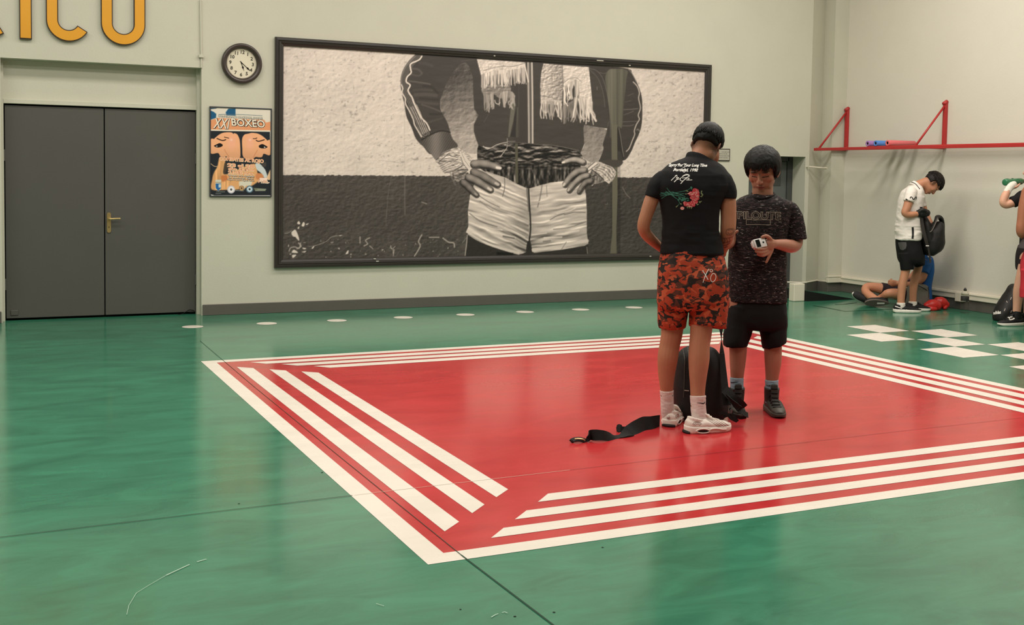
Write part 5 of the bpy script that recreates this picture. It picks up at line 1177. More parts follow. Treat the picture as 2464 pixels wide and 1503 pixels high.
def skin_cols(o, q, head, base, lips, brow, headmask):
    c = np.tile(np.array(base, float), (len(q), 1)); hc = head.colours(q, base, lips, brow); c[headmask] = hc[headmask]
    co = getco(o); v = n3(co*9, 4)*0.06+n3(co*40, 5)*0.03; return np.clip(c*(1+v[:, None]), 0, 1)

# ------------------------------------------------------------------ the tall one, seen from behind
D1 = 6.70
foot = G(1650, 1038)
p1 = thing('person', 'tall person seen from behind in black rose-print t-shirt and orange camouflage shorts', 'person', (foot.x, foot.y, 0))
T = Tubes()
h1 = Head(D(1701, 351, D1+0.075), head_frame(FH*math.cos(math.radians(24))+RH*math.sin(math.radians(24)), 40, 7), 1.03)
h1.build(T)
T.limb([(1672, 412, D1+0.03, 28, 0.9), (1678, 394, D1+0.05, 25), (1684, 378, D1+0.06, 24.5), (1692, 364, D1+0.075, 26), (1699, 350, D1+0.08, 24)], 20)
T.limb([(1706, 352, D1+0.08, 22), (1711, 366, D1+0.10, 20), (1715, 378, D1+0.12, 16)], 16)
T.rows([(396, 1650, 1702, D1+0.03, 0.060), (410, 1624, 1724, D1+0.02, 0.075), (440, 1600, 1738, D1, 0.095), (500, 1598, 1724, D1, 0.098), (560, 1600, 1724, D1, 0.090), (620, 1596, 1736, D1, 0.105), (680, 1592, 1744, D1, 0.115), (720, 1592, 1744, D1, 0.100)], 28, 3)
# left arm: bent, forearm going round to the front
T.limb([(1606, 428, D1+0.01, 15), (1584, 450, D1, 15), (1569, 478, D1, 17.5), (1556, 515, D1-0.005, 16.2), (1549, 540, D1, 15.5), (1551, 556, D1+0.02, 14.6), (1562, 571, D1+0.05, 13.6), (1579, 587, D1+0.10, 11.4), (1594, 600, D1+0.15, 9.2), (1601, 605, D1+0.17, 8.6)], 16)
hand(T, D(1602, 606, D1+0.175), D(1640, 622, D1+0.27)-D(1602, 606, D1+0.175), -FH-UP*0.3, 1, 0.98, (38, 42, 45, 48))
# right arm
T.limb([(1734, 428, D1+0.01, 15), (1747, 450, D1, 17), (1751, 480, D1, 19.6), (1753, 520, D1, 19), (1752, 548, D1, 18.6), (1750, 566, D1+0.02, 17), (1745, 586, D1+0.06, 13.5), (1739, 604, D1+0.12, 10), (1736, 612, D1+0.15, 9.2)], 16)
hand(T, D(1736, 612, D1+0.155), D(1716, 632, D1+0.25)-D(1736, 612, D1+0.155), -FH-RH*0.4, -1, 0.98, (45, 48, 50, 52))
# legs
T.limb([(1622, 650, D1+0.02, 34), (1619, 720, D1+0.02, 31), (1618, 780, D1+0.03, 27.5), (1616, 806, D1+0.03, 25.8), (1611, 832, D1+0.035, 24.6), (1607, 860, D1+0.035, 24.8), (1604, 895, D1+0.045, 21), (1604, 925, D1+0.05, 17), (1605, 950, D1+0.06, 15), (1607, 985, D1+0.07, 14.5), (1610, 1012, D1+0.09, 14)], 18)
T.limb([(1696, 650, D1-0.01, 36), (1692, 720, D1-0.02, 32), (1688, 780, D1-0.03, 27.5), (1686, 806, D1-0.035, 26), (1683, 832, D1-0.04, 25), (1682, 862, D1-0.045, 25.4), (1680, 898, D1-0.05, 22), (1679, 930, D1-0.055, 18.6), (1679, 955, D1-0.06, 17.5), (1681, 990, D1-0.065, 17.5), (1690, 1018, D1-0.07, 15)], 18)
body = fuse('body', T, M_SKIN, p1, 0.0042, 3, 0.5)
q = h1.sculpt(body)
hm = (np.abs(q[:, 0]) < 0.11) & (np.abs(q[:, 1]) < 0.14) & (q[:, 2] > -0.13) & (q[:, 2] < 0.16)
SK1C = tuple(s2l((172, 116, 88))); c = skin_cols(body, q, h1, SK1C, (0.30, 0.10, 0.09), (0.02, 0.015, 0.012), hm)
px, py, pz = pixels(getco(body))
# clipped nape: stubble thins out downwards
st = np.clip((q[:, 2]+0.080-0.02*np.cos(q[:, 0]*30))/0.045, 0, 1)*(q[:, 1] < 0.03)*hm*(0.75+0.25*n3(getco(body)*300, 3)); c = c*(1-0.80*st[:, None])+np.array([0.03, 0.026, 0.024])*0.80*st[:, None]
# line tattoo on the right forearm
def tat(pts, wd):
    global c
    d = np.full(len(px), 1e9)
    qq = crom(pts, 6)
    for a, b in zip(qq[:-1], qq[1:]):
        ux, uy = b[0]-a[0], b[1]-a[1]; t = np.clip(((px-a[0])*ux+(py-a[1])*uy)/(ux*ux+uy*uy+1e-9), 0, 1); d = np.minimum(d, np.hypot(px-a[0]-t*ux, py-a[1]-t*uy))
    k = np.clip((wd-d)/0.9, 0, 0.8)*(pz < D1+0.10)*(px > 1725); c = c*(1-k[:, None])+np.array([0.035, 0.025, 0.022])*k[:, None]
zt = Z(1720, 500, 7.517)
for pts in (zt(225, 385, 300, 372, 360, 390, 350, 440, 290, 490, 215, 480, 205, 430, 225, 385), zt(240, 400, 320, 395, 335, 430, 280, 470, 235, 450), zt(140, 550, 240, 545, 320, 520, 350, 470), zt(130, 640, 220, 620, 290, 600), zt(170, 560, 190, 590, 160, 630), zt(140, 690, 210, 670, 270, 640), zt(120, 730, 180, 720, 230, 700), zt(110, 770, 170, 760), zt(210, 560, 230, 600, 225, 660, 190, 720), zt(260, 550, 270, 590, 255, 640)): tat(pts, 1.15)
paint(body, c)
# hair
def mk1(x, y, z):
    line = np.where(y < -0.02, -0.034+0.012*np.abs(x)/0.07, np.where(y < 0.03, 0.004, 0.055)); return (z-line)/0.016
hair = hair_shell(h1, 'hair', M_HAIR, p1, lambda x, y, z: 0.010+0.014*np.clip((z-0.02)/0.08, 0, 1), mk1, noise_amp=0.0022, nf=140)
join_bm_into(hair, hair_locks(h1, ((0, -0.012, 0.032), (0.088, 0.108, 0.098)), 520, 95, lambda x, y, z: z > 0.0 and not (y > 0.03 and z < 0.05), (0, -0.45), 0.0042, -0.001, 3))
# t-shirt
M_TEE = mat('black_cotton', rgb(18, 16, 18), 0.8, 0.2, nscale=14, namt=0.18, bump=0.08, bscale=420)
T = Tubes()
T.rows([(379, 1652, 1702, D1+0.055, 0.068), (384, 1640, 1712, D1+0.045, 0.076), (391, 1622, 1727, D1+0.035, 0.086), (402, 1604, 1741, D1+0.025, 0.098), (420, 1586, 1753, D1+0.01, 0.108), (445, 1578, 1757, D1, 0.114), (470, 1582, 1746, D1, 0.114), (500, 1591, 1731, D1, 0.112), (540, 1594, 1728, D1, 0.106), (575, 1592, 1732, D1, 0.110), (598, 1591, 1737, D1, 0.116), (609, 1591, 1739, D1, 0.118)], 48, 3, 2.4)
T.limb([(1618, 424, D1+0.02, 16), (1597, 432, D1+0.01, 21.5), (1580, 450, D1, 21.5), (1571, 470, D1, 19.6), (1569, 475, D1, 18.6)], 20, 4, 1.15, False)
T.limb([(1718, 422, D1+0.02, 17), (1737, 432, D1+0.01, 22.5), (1748, 451, D1, 22), (1750, 470, D1, 21.4), (1750, 477, D1, 21.0)], 20, 4, 1.15, False)
T.limb([(1680, 390, D1+0.05, 31, 0.95), (1680, 383, D1+0.055, 29.5, 0.95), (1681, 379.5, D1+0.058, 28.5, 0.95)], 24, 3, 1.0, False)
tee = fuse('t_shirt', T, M_TEE, p1, 0.0048, 4, 0.5)
def low(co):
    x, y, z_ = pixels(co); return 0.25+0.75*np.clip((y-530)/50, 0, 1)
wrinkle(tee, 0.010, (4, 4, 17), 3, low)
wrinkle(tee, 0.0045, (8, 8, 8), 7)
# prints on the back
bv = bvh_of([tee]); M_TW = mat('white_print', rgb(232, 226, 220), 0.6, 0.3, nscale=60, namt=0.04); M_TG = mat('green_print', rgb(62, 116, 98), 0.6, 0.3, nscale=120, namt=0.25); M_TR = mat('rose_print', rgb(196, 62, 70), 0.6, 0.3, nscale=150, namt=0.35); M_TP = mat('pink_print', rgb(224, 150, 144), 0.6, 0.3, nscale=150, namt=0.2); M_TL = mat('leaf_print', rgb(120, 128, 92), 0.6, 0.3, nscale=120, namt=0.3)
dc = Decal(bv, 0.0018); zn = Z(1560, 290, 8.35)
dc.text('Sorry For Your Long Time', 1655.5, 398.5, 9.5, 92, 0.42, 0.028, 0.012); dc.text('Portland, 1992', 1650, 409.5, 9.0, 60, 0.42, 0.028, 0.012)
# long swashes under the script letters
for pts in (zn(410, 915, 450, 930, 470, 940), zn(690, 935, 720, 945, 745, 925, 800, 905), zn(700, 880, 740, 870, 760, 885), zn(580, 880, 640, 878), zn(1050, 880, 1120, 876), zn(500, 1015, 520, 1005, 560, 985), zn(690, 1020, 720, 1040, 750, 1010, 745, 970, 715, 985, 720, 1020), zn(940, 1020, 990, 990, 960, 970, 940, 985, 980, 1000)): dc.stroke(pts, 0.9)
# signature
for pts, wd in ((zn(462, 1205, 500, 1165, 560, 1110, 575, 1098, 560, 1100, 535, 1115), [1.8, 1.6, 1.5, 1.2, 1.0, 0.9]), (zn(575, 1100, 580, 1130, 560, 1160, 600, 1145, 610, 1150, 560, 1195, 520, 1235), [1.0, 1.4, 1.2, 1.4, 1.4, 1.8, 2.2]), (zn(560, 1190, 620, 1175, 660, 1150, 700, 1120, 760, 1095, 810, 1100, 800, 1130, 740, 1150, 680, 1155), [1.4, 1.2, 1.2, 1.4, 1.6, 1.6, 1.4, 1.3, 1.2]), (zn(815, 1110, 770, 1150, 720, 1190, 680, 1235, 650, 1268), [1.2, 1.4, 1.6, 1.9, 2.2]), (zn(650, 1160, 640, 1195, 680, 1215, 720, 1195, 760, 1165, 800, 1155, 820, 1165, 790, 1190, 760, 1195, 830, 1195, 880, 1192), 1.5), (zn(690, 1115, 760, 1080, 820, 1095, 825, 1130), 1.2)): dc.stroke(pts, wd)
dc.build('lettering', M_TW, tee)
zf = Z(1580, 420, 15.03); dc = Decal(bv, 0.0016)
for pts in (zf(370, 480, 450, 580, 540, 690, 640, 800, 760, 890), zf(110, 705, 250, 700, 420, 730, 600, 700, 800, 700, 1010, 690), zf(150, 650, 260, 665, 400, 680, 560, 740, 760, 745, 960, 745), zf(140, 770, 300, 740, 460, 730, 600, 660, 760, 640, 900, 610, 1050, 590), zf(180, 865, 290, 790, 400, 730, 560, 630, 640, 640, 820, 700, 1000, 780), zf(340, 600, 400, 660, 520, 720, 620, 800, 720, 870), zf(310, 640, 450, 630, 600, 640, 740, 680, 900, 730, 1040, 800), zf(460, 700, 640, 740, 840, 790, 1000, 830), zf(740, 870, 800, 960, 850, 1040, 900, 1060), zf(820, 1050, 780, 1110, 740, 1150), zf(1060, 580, 1180, 520, 1240, 470), zf(780, 640, 950, 600, 1100, 560)): dc.stroke(pts, 1.15)
for k in range(26):
    a = rnd.uniform(0, 6.3); cx_, cy_ = rnd.uniform(780, 1180), rnd.uniform(820, 960); l = rnd.uniform(50, 95)
    dc.stroke(zf(cx_-l*math.cos(a)/2, cy_-l*math.sin(a)/2, cx_, cy_, cx_+l*math.cos(a)/2, cy_+l*math.sin(a)/2), [0.6, 2.4, 0.5], 3)
dc.stroke(zf(1230, 440, 1260, 480, 1250, 540), [3, 4.5, 1]); dc.build('rose_stems', M_TG, tee)
dc = Decal(bv, 0.0022)
for cx_, cy_, a, l in ((1620, 620, 1.9, 110), (1640, 700, 0.6, 120), (1650, 750, 2.5, 90), (1580, 980, 2.6, 120), (1550, 990, 1.2, 100), (1100, 590, 0.4, 120), (1060, 700, 0.2, 60), (1110, 1170, 1.4, 110), (1260, 1190, 1.9, 110), (1180, 1180, 1.6, 90), (880, 1060, 0.5, 70), (1480, 1080, 2.8, 90), (1610, 790, 0.1, 90)):
    ca, sa = math.cos(a)*l/2, math.sin(a)*l/2; dc.stroke(zf(cx_-ca, cy_-sa, cx_, cy_, cx_+ca, cy_+sa), [0.5, 3.2, 0.4], 3)
dc.stroke(zf(700, 1175, 740, 1140, 770, 1105), [2.4, 2.2, 0.8]); dc.build('rose_leaves', M_TL, tee)
dc = Decal(bv, 0.0026); dp = Decal(bv, 0.0031)
for cx_, cy_, r in ((1380, 590, 115), (1450, 600, 95), (1240, 690, 100), (1330, 730, 120), (1450, 740, 120), (1370, 860, 125), (1470, 850, 85), (1260, 830, 70), (1400, 970, 110), (1290, 1020, 105), (1180, 1060, 95), (1060, 1060, 100), (1330, 1090, 80), (1010, 1020, 60), (1490, 660, 70)):
    dc.poly(zf(*[w_ for i in range(12) for w_ in (cx_+r*(0.86+0.14*math.sin(i*2.7))*math.cos(i*math.pi/6), cy_+r*(0.86+0.14*math.cos(i*3.3))*math.sin(i*math.pi/6))]))
    for k in range(5):
        a = rnd.uniform(0, 6.28); rr_ = r*rnd.uniform(0.3, 0.8); dp.stroke(zf(*[w_ for t in (-0.5, 0, 0.5) for w_ in (cx_+rr_*math.cos(a+t), cy_+rr_*math.sin(a+t))]), [0.3, 1.2, 0.3], 3)
for x, y in ((1220, 660), (1160, 690), (1280, 720), (1110, 1090), (1180, 1150), (1240, 1160), (1470, 770)): dp.stroke(zf(x-60, y+10, x, y-8, x+60, y+14), [0.5, 2.6, 0.5], 3)
dp.poly(zf(*[w_ for i in range(10) for w_ in (930+72*math.cos(i*0.628), 1215+62*math.sin(i*0.628))]))
dc.build('rose_heads', M_TR, tee); dp.build('rose_petals', M_TP, tee)
# shorts: camouflage in flat patches
def camo(name):
    m = mat(name, (0.1, 0.03, 0.02, 1), 0.7, 0.25, bump=0.05, bscale=300); nt = m.node_tree; p = nt.nodes['Principled BSDF']; L = nt.links.new
    tc = nt.nodes.new('ShaderNodeTexCoord'); prev = None
    for k, (sc_, th, col, off) in enumerate(((24, 0.48, (84, 46, 34), 0), (22, 0.50, (38, 27, 24), 5), (24, 0.55, (160, 58, 34), 11), (30, 0.625, (184, 84, 54), 17))):
        mp = nt.nodes.new('ShaderNodeMapping'); mp.inputs['Location'].default_value = (off, off*0.7, off*1.3); mp.inputs['Scale'].default_value = (0.85, 0.85, 1.2); L(tc.outputs['Object'], mp.inputs[0])
        n = nt.nodes.new('ShaderNodeTexNoise'); n.inputs['Scale'].default_value = sc_; n.inputs['Detail'].default_value = 0.6; n.inputs['Distortion'].default_value = 0.7; L(mp.outputs[0], n.inputs['Vector'])
        r = nt.nodes.new('ShaderNodeMapRange'); r.inputs['From Min'].default_value = th-0.006; r.inputs['From Max'].default_value = th+0.006; L(n.outputs['Fac'], r.inputs['Value'])
        mx = nt.nodes.new('ShaderNodeMix'); mx.data_type = 'RGBA'; L(r.outputs[0], mx.inputs['Factor']); mx.inputs['B'].default_value = rgb(*col)
        if prev is None: mx.inputs['A'].default_value = rgb(168, 60, 36)
        else: L(prev, mx.inputs['A'])
        prev = mx.outputs['Result']
    L(prev, p.inputs['Base Color']); return m
T = Tubes()
T.rows([(596, 1596, 1734, D1, 0.108), (620, 1590, 1742, D1, 0.122), (650, 1585, 1748, D1, 0.135), (690, 1583, 1752, D1, 0.142), (722, 1583, 1752, D1, 0.135), (742, 1586, 1750, D1, 0.115)], 44, 3, 2.5)
T.limb([(1622, 700, D1+0.015, 37), (1620, 742, D1+0.02, 35.8), (1617, 770, D1+0.025, 33), (1617, 786, D1+0.03, 31)], 24, 4, 1.12, False)
T.limb([(1703, 700, D1-0.015, 45), (1705, 742, D1-0.02, 46), (1704, 770, D1-0.025, 44.5), (1703, 786, D1-0.03, 43.4)], 24, 4, 0.86, False)
sh1 = fuse('shorts', T, camo('orange_camouflage_cotton'), p1, 0.005, 3, 0.5)
wrinkle(sh1, 0.007, (7, 7, 5), 9); wrinkle(sh1, 0.003, (14, 14, 14), 12)
bv = bvh_of([sh1]); dc = Decal(bv, 0.0020); zx = Z(1500, 280, 3.579)
for pts, wd in ((zx(682, 1328, 705, 1362, 728, 1405), [1.6, 1.6, 2.0]), (zx(735, 1312, 715, 1350, 698, 1390, 685, 1432), [1.4, 1.6, 1.6, 1.2]), (zx(768, 1352, 786, 1356, 796, 1378, 788, 1408, 766, 1424, 752, 1408, 752, 1378, 768, 1352), [1.3]*8), (zx(744, 1330, 748, 1319, 760, 1317, 768, 1328, 762, 1338, 750, 1338, 744, 1330), [1.0]*7), (zx(678, 1330, 690, 1325), [1.0, 1.0])): dc.stroke(pts, wd)
dc.build('embroidery', M_TW, sh1)
# socks, shoes
M_SOCK = mat('white_sock', rgb(214, 196, 190), 0.8, 0.2, nscale=40, namt=0.06, bump=0.15, bscale=260)
M_LEA = mat('white_shoe_leather', rgb(226, 212, 202), 0.45, 0.4, nscale=18, namt=0.05); M_SOLE = mat('white_shoe_sole', rgb(232, 218, 208), 0.5, 0.35, nscale=18, namt=0.05); M_DARKS = mat('dark_shoe_rubber', rgb(34, 26, 26), 0.6, 0.3, nscale=18, namt=0.1); M_GREYP = mat('grey_shoe_panel', rgb(186, 170, 160), 0.5, 0.35, nscale=30, namt=0.1); M_BLK = mat('black_mark', rgb(22, 20, 22), 0.6, 0.3, nscale=40, namt=0.1)
s1 = sock('sock', [(1604.5, 938, D1+0.055, 16.6), (1605, 960, D1+0.062, 15.6), (1606, 985, D1+0.07, 15.8), (1608, 1008, D1+0.085, 15.5)], M_SOCK, p1)
s2 = sock('sock', [(1679.5, 951, D1-0.06, 19.2), (1680, 972, D1-0.062, 18.2), (1682, 996, D1-0.066, 18.2), (1690, 1016, D1-0.07, 17)], M_SOCK, p1)
dc = Decal(bvh_of([s1, s2]), 0.001); zs = Z(1560, 920, 10.736)
dc.stroke(zs(1250, 520, 1330, 528, 1420, 540, 1450, 520, 1462, 492), [0.4, 1.6, 2.4, 2.0, 0.5]); dc.build('sock_mark', M_BLK, s2)
dc = Decal(bvh_of([s1]), 0.001); dc.stroke(zs(322, 338, 345, 350), 1.2); dc.stroke(zs(612, 342, 642, 338), 1.2); dc.build('sock_mark', M_BLK, s1)
def runner(heel, toe, side):
    hp, tpn = Vector(heel), Vector(toe); L_ = (tpn-hp).length
    o, W_ = shoe('shoe', hp, tpn-hp, p1, L_, 0.082, 0.1, M_LEA, M_SOLE, 0.034, 0.104, wave=0.0022, side=side, toe_h=0.064, lace=M_SOLE)
    so = o.children[0]
    # dark tread under the heel, sculpted side loops, ribs of the upper
    bm = bmesh.new()
    bm_tube(bm, smooth_path([W_(0.012, 0.036, 0.006), W_(-0.002, 0.015, 0.009), W_(-0.004, -0.015, 0.009), W_(0.012, -0.036, 0.006)], 4), 0.010, 8)
    bm_box(bm, (0, 0, 0), (0.001, 0.001, 0.001)); bmobj('heel_tread', bm, M_DARKS, o, True)
    bm = bmesh.new()
    for sd in (1, -1):
        for loop in (((0.042, 0.020), (0.06, 0.029), (0.085, 0.032), (0.11, 0.028), (0.128, 0.018), (0.11, 0.009), (0.085, 0.007), (0.06, 0.010), (0.042, 0.020)), ((0.125, 0.026), (0.15, 0.030), (0.18, 0.028), (0.21, 0.022), (0.24, 0.020))):
            pts = [W_.onto(x, 0, z, (0, -sd, 0), 0.001, W_.sole) for x, z in loop]; pts = [p for p in pts if p is not None]
            if len(pts) > 3: bm_tube(bm, smooth_path(pts, 4), 0.0042, 7)
    bmobj('sole_loop', bm, M_SOLE, o, True)
    bm = bmesh.new()
    for sd in (1, -1):
        pts = [W_.onto(x, 0, z, (0, -sd, 0), 0.0005, W_.sole) for x, z in ((0.052, 0.018), (0.07, 0.019), (0.088, 0.019), (0.105, 0.0185), (0.118, 0.018))]; pts = [p for p in pts if p is not None]
        if len(pts) > 3: bm_ribbon(bm, pts, [0.004, 0.013, 0.015, 0.013, 0.004], 0.002, UP)
    bmobj('sole_window', bm, M_DARKS, o)
    dcb = bvh_of([o]); V_, F__ = [], []
    bm = bmesh.new()
    for sd in (1, -1):
        for k in range(5):
            pts = []
            for i in range(9):
                f = i/8; a = W_(0.110+0.024*k+0.085*f, sd*0.20, 0.086-0.004*k-0.050*f); loc, nr, ii, ds = dcb.ray_cast(a, (W_(0, -sd, 0)-W_(0, 0, 0)).normalized())
                if loc is not None: pts.append(loc+nr*0.0008)
            if len(pts) > 3: bm_tube(bm, pts, 0.0022, 6)
        for k in range(3):
            pts = []
            for i in range(9):
                a_ = math.pi*(0.15+0.7*i/8); a = W_(0.052-(0.030-0.007*k)*math.cos(a_), sd*0.2, 0.045+(0.030-0.007*k)*math.sin(a_)); loc, nr, ii, ds = dcb.ray_cast(a, (W_(0, -sd, 0)-W_(0, 0, 0)).normalized())
                if loc is not None: pts.append(loc+nr*0.0006)
            if len(pts) > 3: bm_tube(bm, pts, 0.0020, 6)
    bmobj('upper_ribs', bm, M_GREYP, o, True)
    return o, W_
o, W_ = runner(G(1608, 1027), G(1608, 1027)+(FH*math.cos(0.42)+RH*math.sin(0.42))*0.29, -1)
bm = bmesh.new(); c_ = W_(0.002, 0, 0.066)
bm_tube(bm, [W_(-0.0115, 0, 0.060), W_(0.004, 0, 0.061)], 0.0085, 12); bmobj('heel_badge', bm, M_GREYP, o, True)
bm = bmesh.new(); bm_tube(bm, smooth_path([D(1624, 976, D1+0.10), D(1632, 980, D1+0.09), D(1638, 989, D1+0.09)], 4), 0.0042, 6); bmobj('lace_end', bm, M_SOLE, o, True)
runner(G(1649, 1041), G(1757, 1034), 1)

# ------------------------------------------------------------------ the other one, facing us
D2 = 7.22
p2 = thing('person', 'person facing us in dark flecked t-shirt and black shorts, looking down at a small device', 'person', (G(1815, 997).x, G(1815, 997).y, 0))
T = Tubes()
fw = (-FH*math.cos(math.radians(24))-RH*math.sin(math.radians(24)))
h2 = Head(D(1835, 410, D2-0.03), head_frame(fw, 24), 1.12, 1.06); h2.even = 8
h2.build(T)
T.limb([(1836, 486, D2+0.01, 28, 0.9), (1835, 472, D2+0.01, 25.5), (1835, 456, D2, 24.5), (1836, 436, D2-0.01, 24), (1836, 415, D2-0.02, 22)], 20)
T.rows([(480, 1805, 1862, D2+0.01, 0.060), (497, 1785, 1886, D2, 0.090), (530, 1775, 1890, D2, 0.105), (600, 1768, 1880, D2, 0.115), (680, 1764, 1878, D2, 0.120), (740, 1764, 1880, D2, 0.110)], 28, 3)
# his left arm (towards the right of the picture) with the device
T.limb([(1886, 497, D2, 15), (1904, 522, D2+0.01, 16), (1913, 560, D2+0.01, 16.5), (1915, 584, D2, 16.5), (1905, 592, D2-0.05, 16.5), (1890, 590, D2-0.10, 15.2), (1876, 588, D2-0.145, 12.6), (1864, 587, D2-0.18, 10.8), (1856, 587, D2-0.20, 10.8)], 16)
DH = D2-0.215
# palm, thumb on top, three fingers round the device from below, little finger hanging
T.limb([(1862, 586, DH+0.02, 10.5, 0.9), (1854, 587, DH, 14, 0.62), (1846, 590, DH-0.005, 15, 0.55)], 14)
T.limb([(1857, 581, DH, 5.5), (1851, 572, DH-0.015, 5.2), (1843, 567.5, DH-0.03, 4.4), (1834, 570, DH-0.035, 3.6)], 10)
T.limb([(1850, 592, DH, 4.4), (1843, 597, DH-0.02, 4.2), (1833, 599.5, DH-0.045, 3.9), (1822, 599, DH-0.055, 3.4), (1818, 598, DH-0.05, 3.0)], 10)
T.limb([(1851, 597, DH, 4.4), (1844, 604, DH-0.015, 4.3), (1833, 607.5, DH-0.04, 4.0), (1822, 606, DH-0.05, 3.5), (1819, 604, DH-0.045, 3.1)], 10)
T.limb([(1853, 600, DH+0.005, 4.4), (1846, 610, DH-0.01, 4.2), (1835, 614.5, DH-0.03, 3.9), (1824, 612, DH-0.035, 3.4)], 10)
T.limb([(1858, 600, DH+0.01, 4.3), (1854, 610, DH+0.005, 3.9), (1849, 620, DH, 3.6), (1844, 631, DH, 3.0)], 10)
# his right arm, mostly behind the tall one: only a fingertip shows past the elbow
T.limb([(1785, 498, D2, 15), (1770, 522, D2-0.01, 15), (1764, 556, D2-0.03, 14.5), (1758, 582, D2-0.07, 12), (1750, 590, D2-0.13, 10.5), (1745, 589, D2-0.19, 9)], 14)
hand(T, D(1745, 589, D2-0.20), D(1751, 574, D2-0.24)-D(1745, 589, D2-0.20), -RH*0.5+FH*0.8, 1, 0.85, (62, 66, 70, 74), 0.05, (30, 40))
T.limb([(1753, 572, D2-0.23, 4.0), (1760, 566, D2-0.24, 4.0), (1768, 560, D2-0.25, 3.8), (1774.5, 555.5, D2-0.255, 3.2)], 10)
# legs
T.limb([(1783, 720, D2-0.02, 31), (1777, 790, D2-0.03, 26), (1776, 822, D2-0.035, 22.5), (1776, 845, D2-0.035, 21), (1775, 870, D2-0.03, 19.5), (1774, 895, D2-0.03, 16.8), (1773, 920, D2-0.025, 15), (1773, 950, D2-0.02, 15), (1773, 976, D2-0.02, 11)], 18)
T.limb([(1862, 720, D2+0.0, 31), (1860, 790, D2-0.01, 25.5), (1859.5, 826, D2-0.015, 22), (1860, 850, D2-0.015, 21), (1860, 872, D2-0.012, 20), (1858.5, 898, D2-0.01, 16.8), (1857, 920, D2-0.01, 14.8), (1856, 950, D2-0.005, 14.5), (1856, 980, D2-0.01, 11)], 18)
body = fuse('body', T, M_SKIN, p2, 0.0036, 3, 0.5)
q = h2.sculpt(body)
hm = (np.abs(q[:, 0]) < 0.11) & (np.abs(q[:, 1]) < 0.14) & (q[:, 2] > -0.125) & (q[:, 2] < 0.16)
SK2C = tuple(s2l((168, 114, 92))); paint(body, skin_cols(body, q, h2, SK2C, tuple(s2l((150, 78, 66))), tuple(s2l((40, 28, 22))), hm))
def mk2(x, y, z):
    ax = np.abs(x); fr = 0.047+0.010*n3(np.stack([x*70, x*0, z*0], -1), 3)
    line = np.where(y > 0.045, fr, np.where(y > 0.02, 0.02-2.6*(0.045-y), -0.058)); return (z-line)/0.014
hair = hair_shell(h2, 'hair', M_HAIR, p2, lambda x, y, z: 0.017+0.008*np.clip((z-0.02)/0.08, 0, 1)+0.006*np.clip((np.abs(x)-0.05)/0.03, 0, 1), mk2, ((0, -0.010, 0.032), (0.081, 0.100, 0.086)), 0.0022, 130, stretch=(1.5, 1.5, 0.10))
join_bm_into(hair, hair_locks(h2, ((0, -0.010, 0.030), (0.098, 0.116, 0.109)), 1700, 118, lambda x, y, z: (z > 0.040+rnd.uniform(-0.008, 0.006) if y > 0.05 else z > (-0.055 if y < 0.035 else -0.02)+rnd.uniform(-0.01, 0.006)), (0.0, -0.30), 0.0036, 0.0, 5, 0.18, 0.002))
# device in the hand
dv = thing('camera_box', 'small white boxy device with black screen held by the person facing us', 'device', tuple(D(1827, 586, DH-0.035)))
cD = D(1826.5, 586, DH-0.030); a1 = (D(1840, 582.5, DH-0.02)-D(1813, 588.5, DH-0.045)).normalized(); a3 = (-FH*0.95+UP*0.25-RH*0.1).normalized(); a2 = a3.cross(a1).normalized(); a3 = a1.cross(a2); MB_ = Matrix((a1, a2, a3)).transposed()
def dbox(nm, lo, hi, mt, bev=0.003):
    bm = bmesh.new(); bm_box(bm, lo, hi, bev)
    for v in bm.verts: v.co = cD+MB_ @ v.co
    return bmobj(nm, bm, mt, dv, True if bev > 0.0025 else False)
M_DW = mat('device_white', rgb(226, 220, 216), 0.35, 0.5, nscale=20, namt=0.03); M_DB = mat('device_black', rgb(14, 13, 14), 0.2, 0.5, nscale=20, namt=0.1)
dbox('device_body', (-0.041, -0.030, -0.018), (0.042, 0.030, 0.018), M_DW, 0.005); dbox('screen', (-0.030, -0.024, 0.0170), (-0.001, 0.024, 0.0190), M_DB, 0.001); dbox('device_mark', (0.016, -0.006, 0.0175), (0.026, 0.005, 0.0188), M_DB, 0.0008); dbox('side_key', (-0.052, -0.019, -0.010), (-0.040, 0.019, 0.010), M_DW, 0.003)
dbox('device_grip', (0.0415, -0.026, -0.014), (0.046, 0.022, 0.014), M_DB, 0.002)
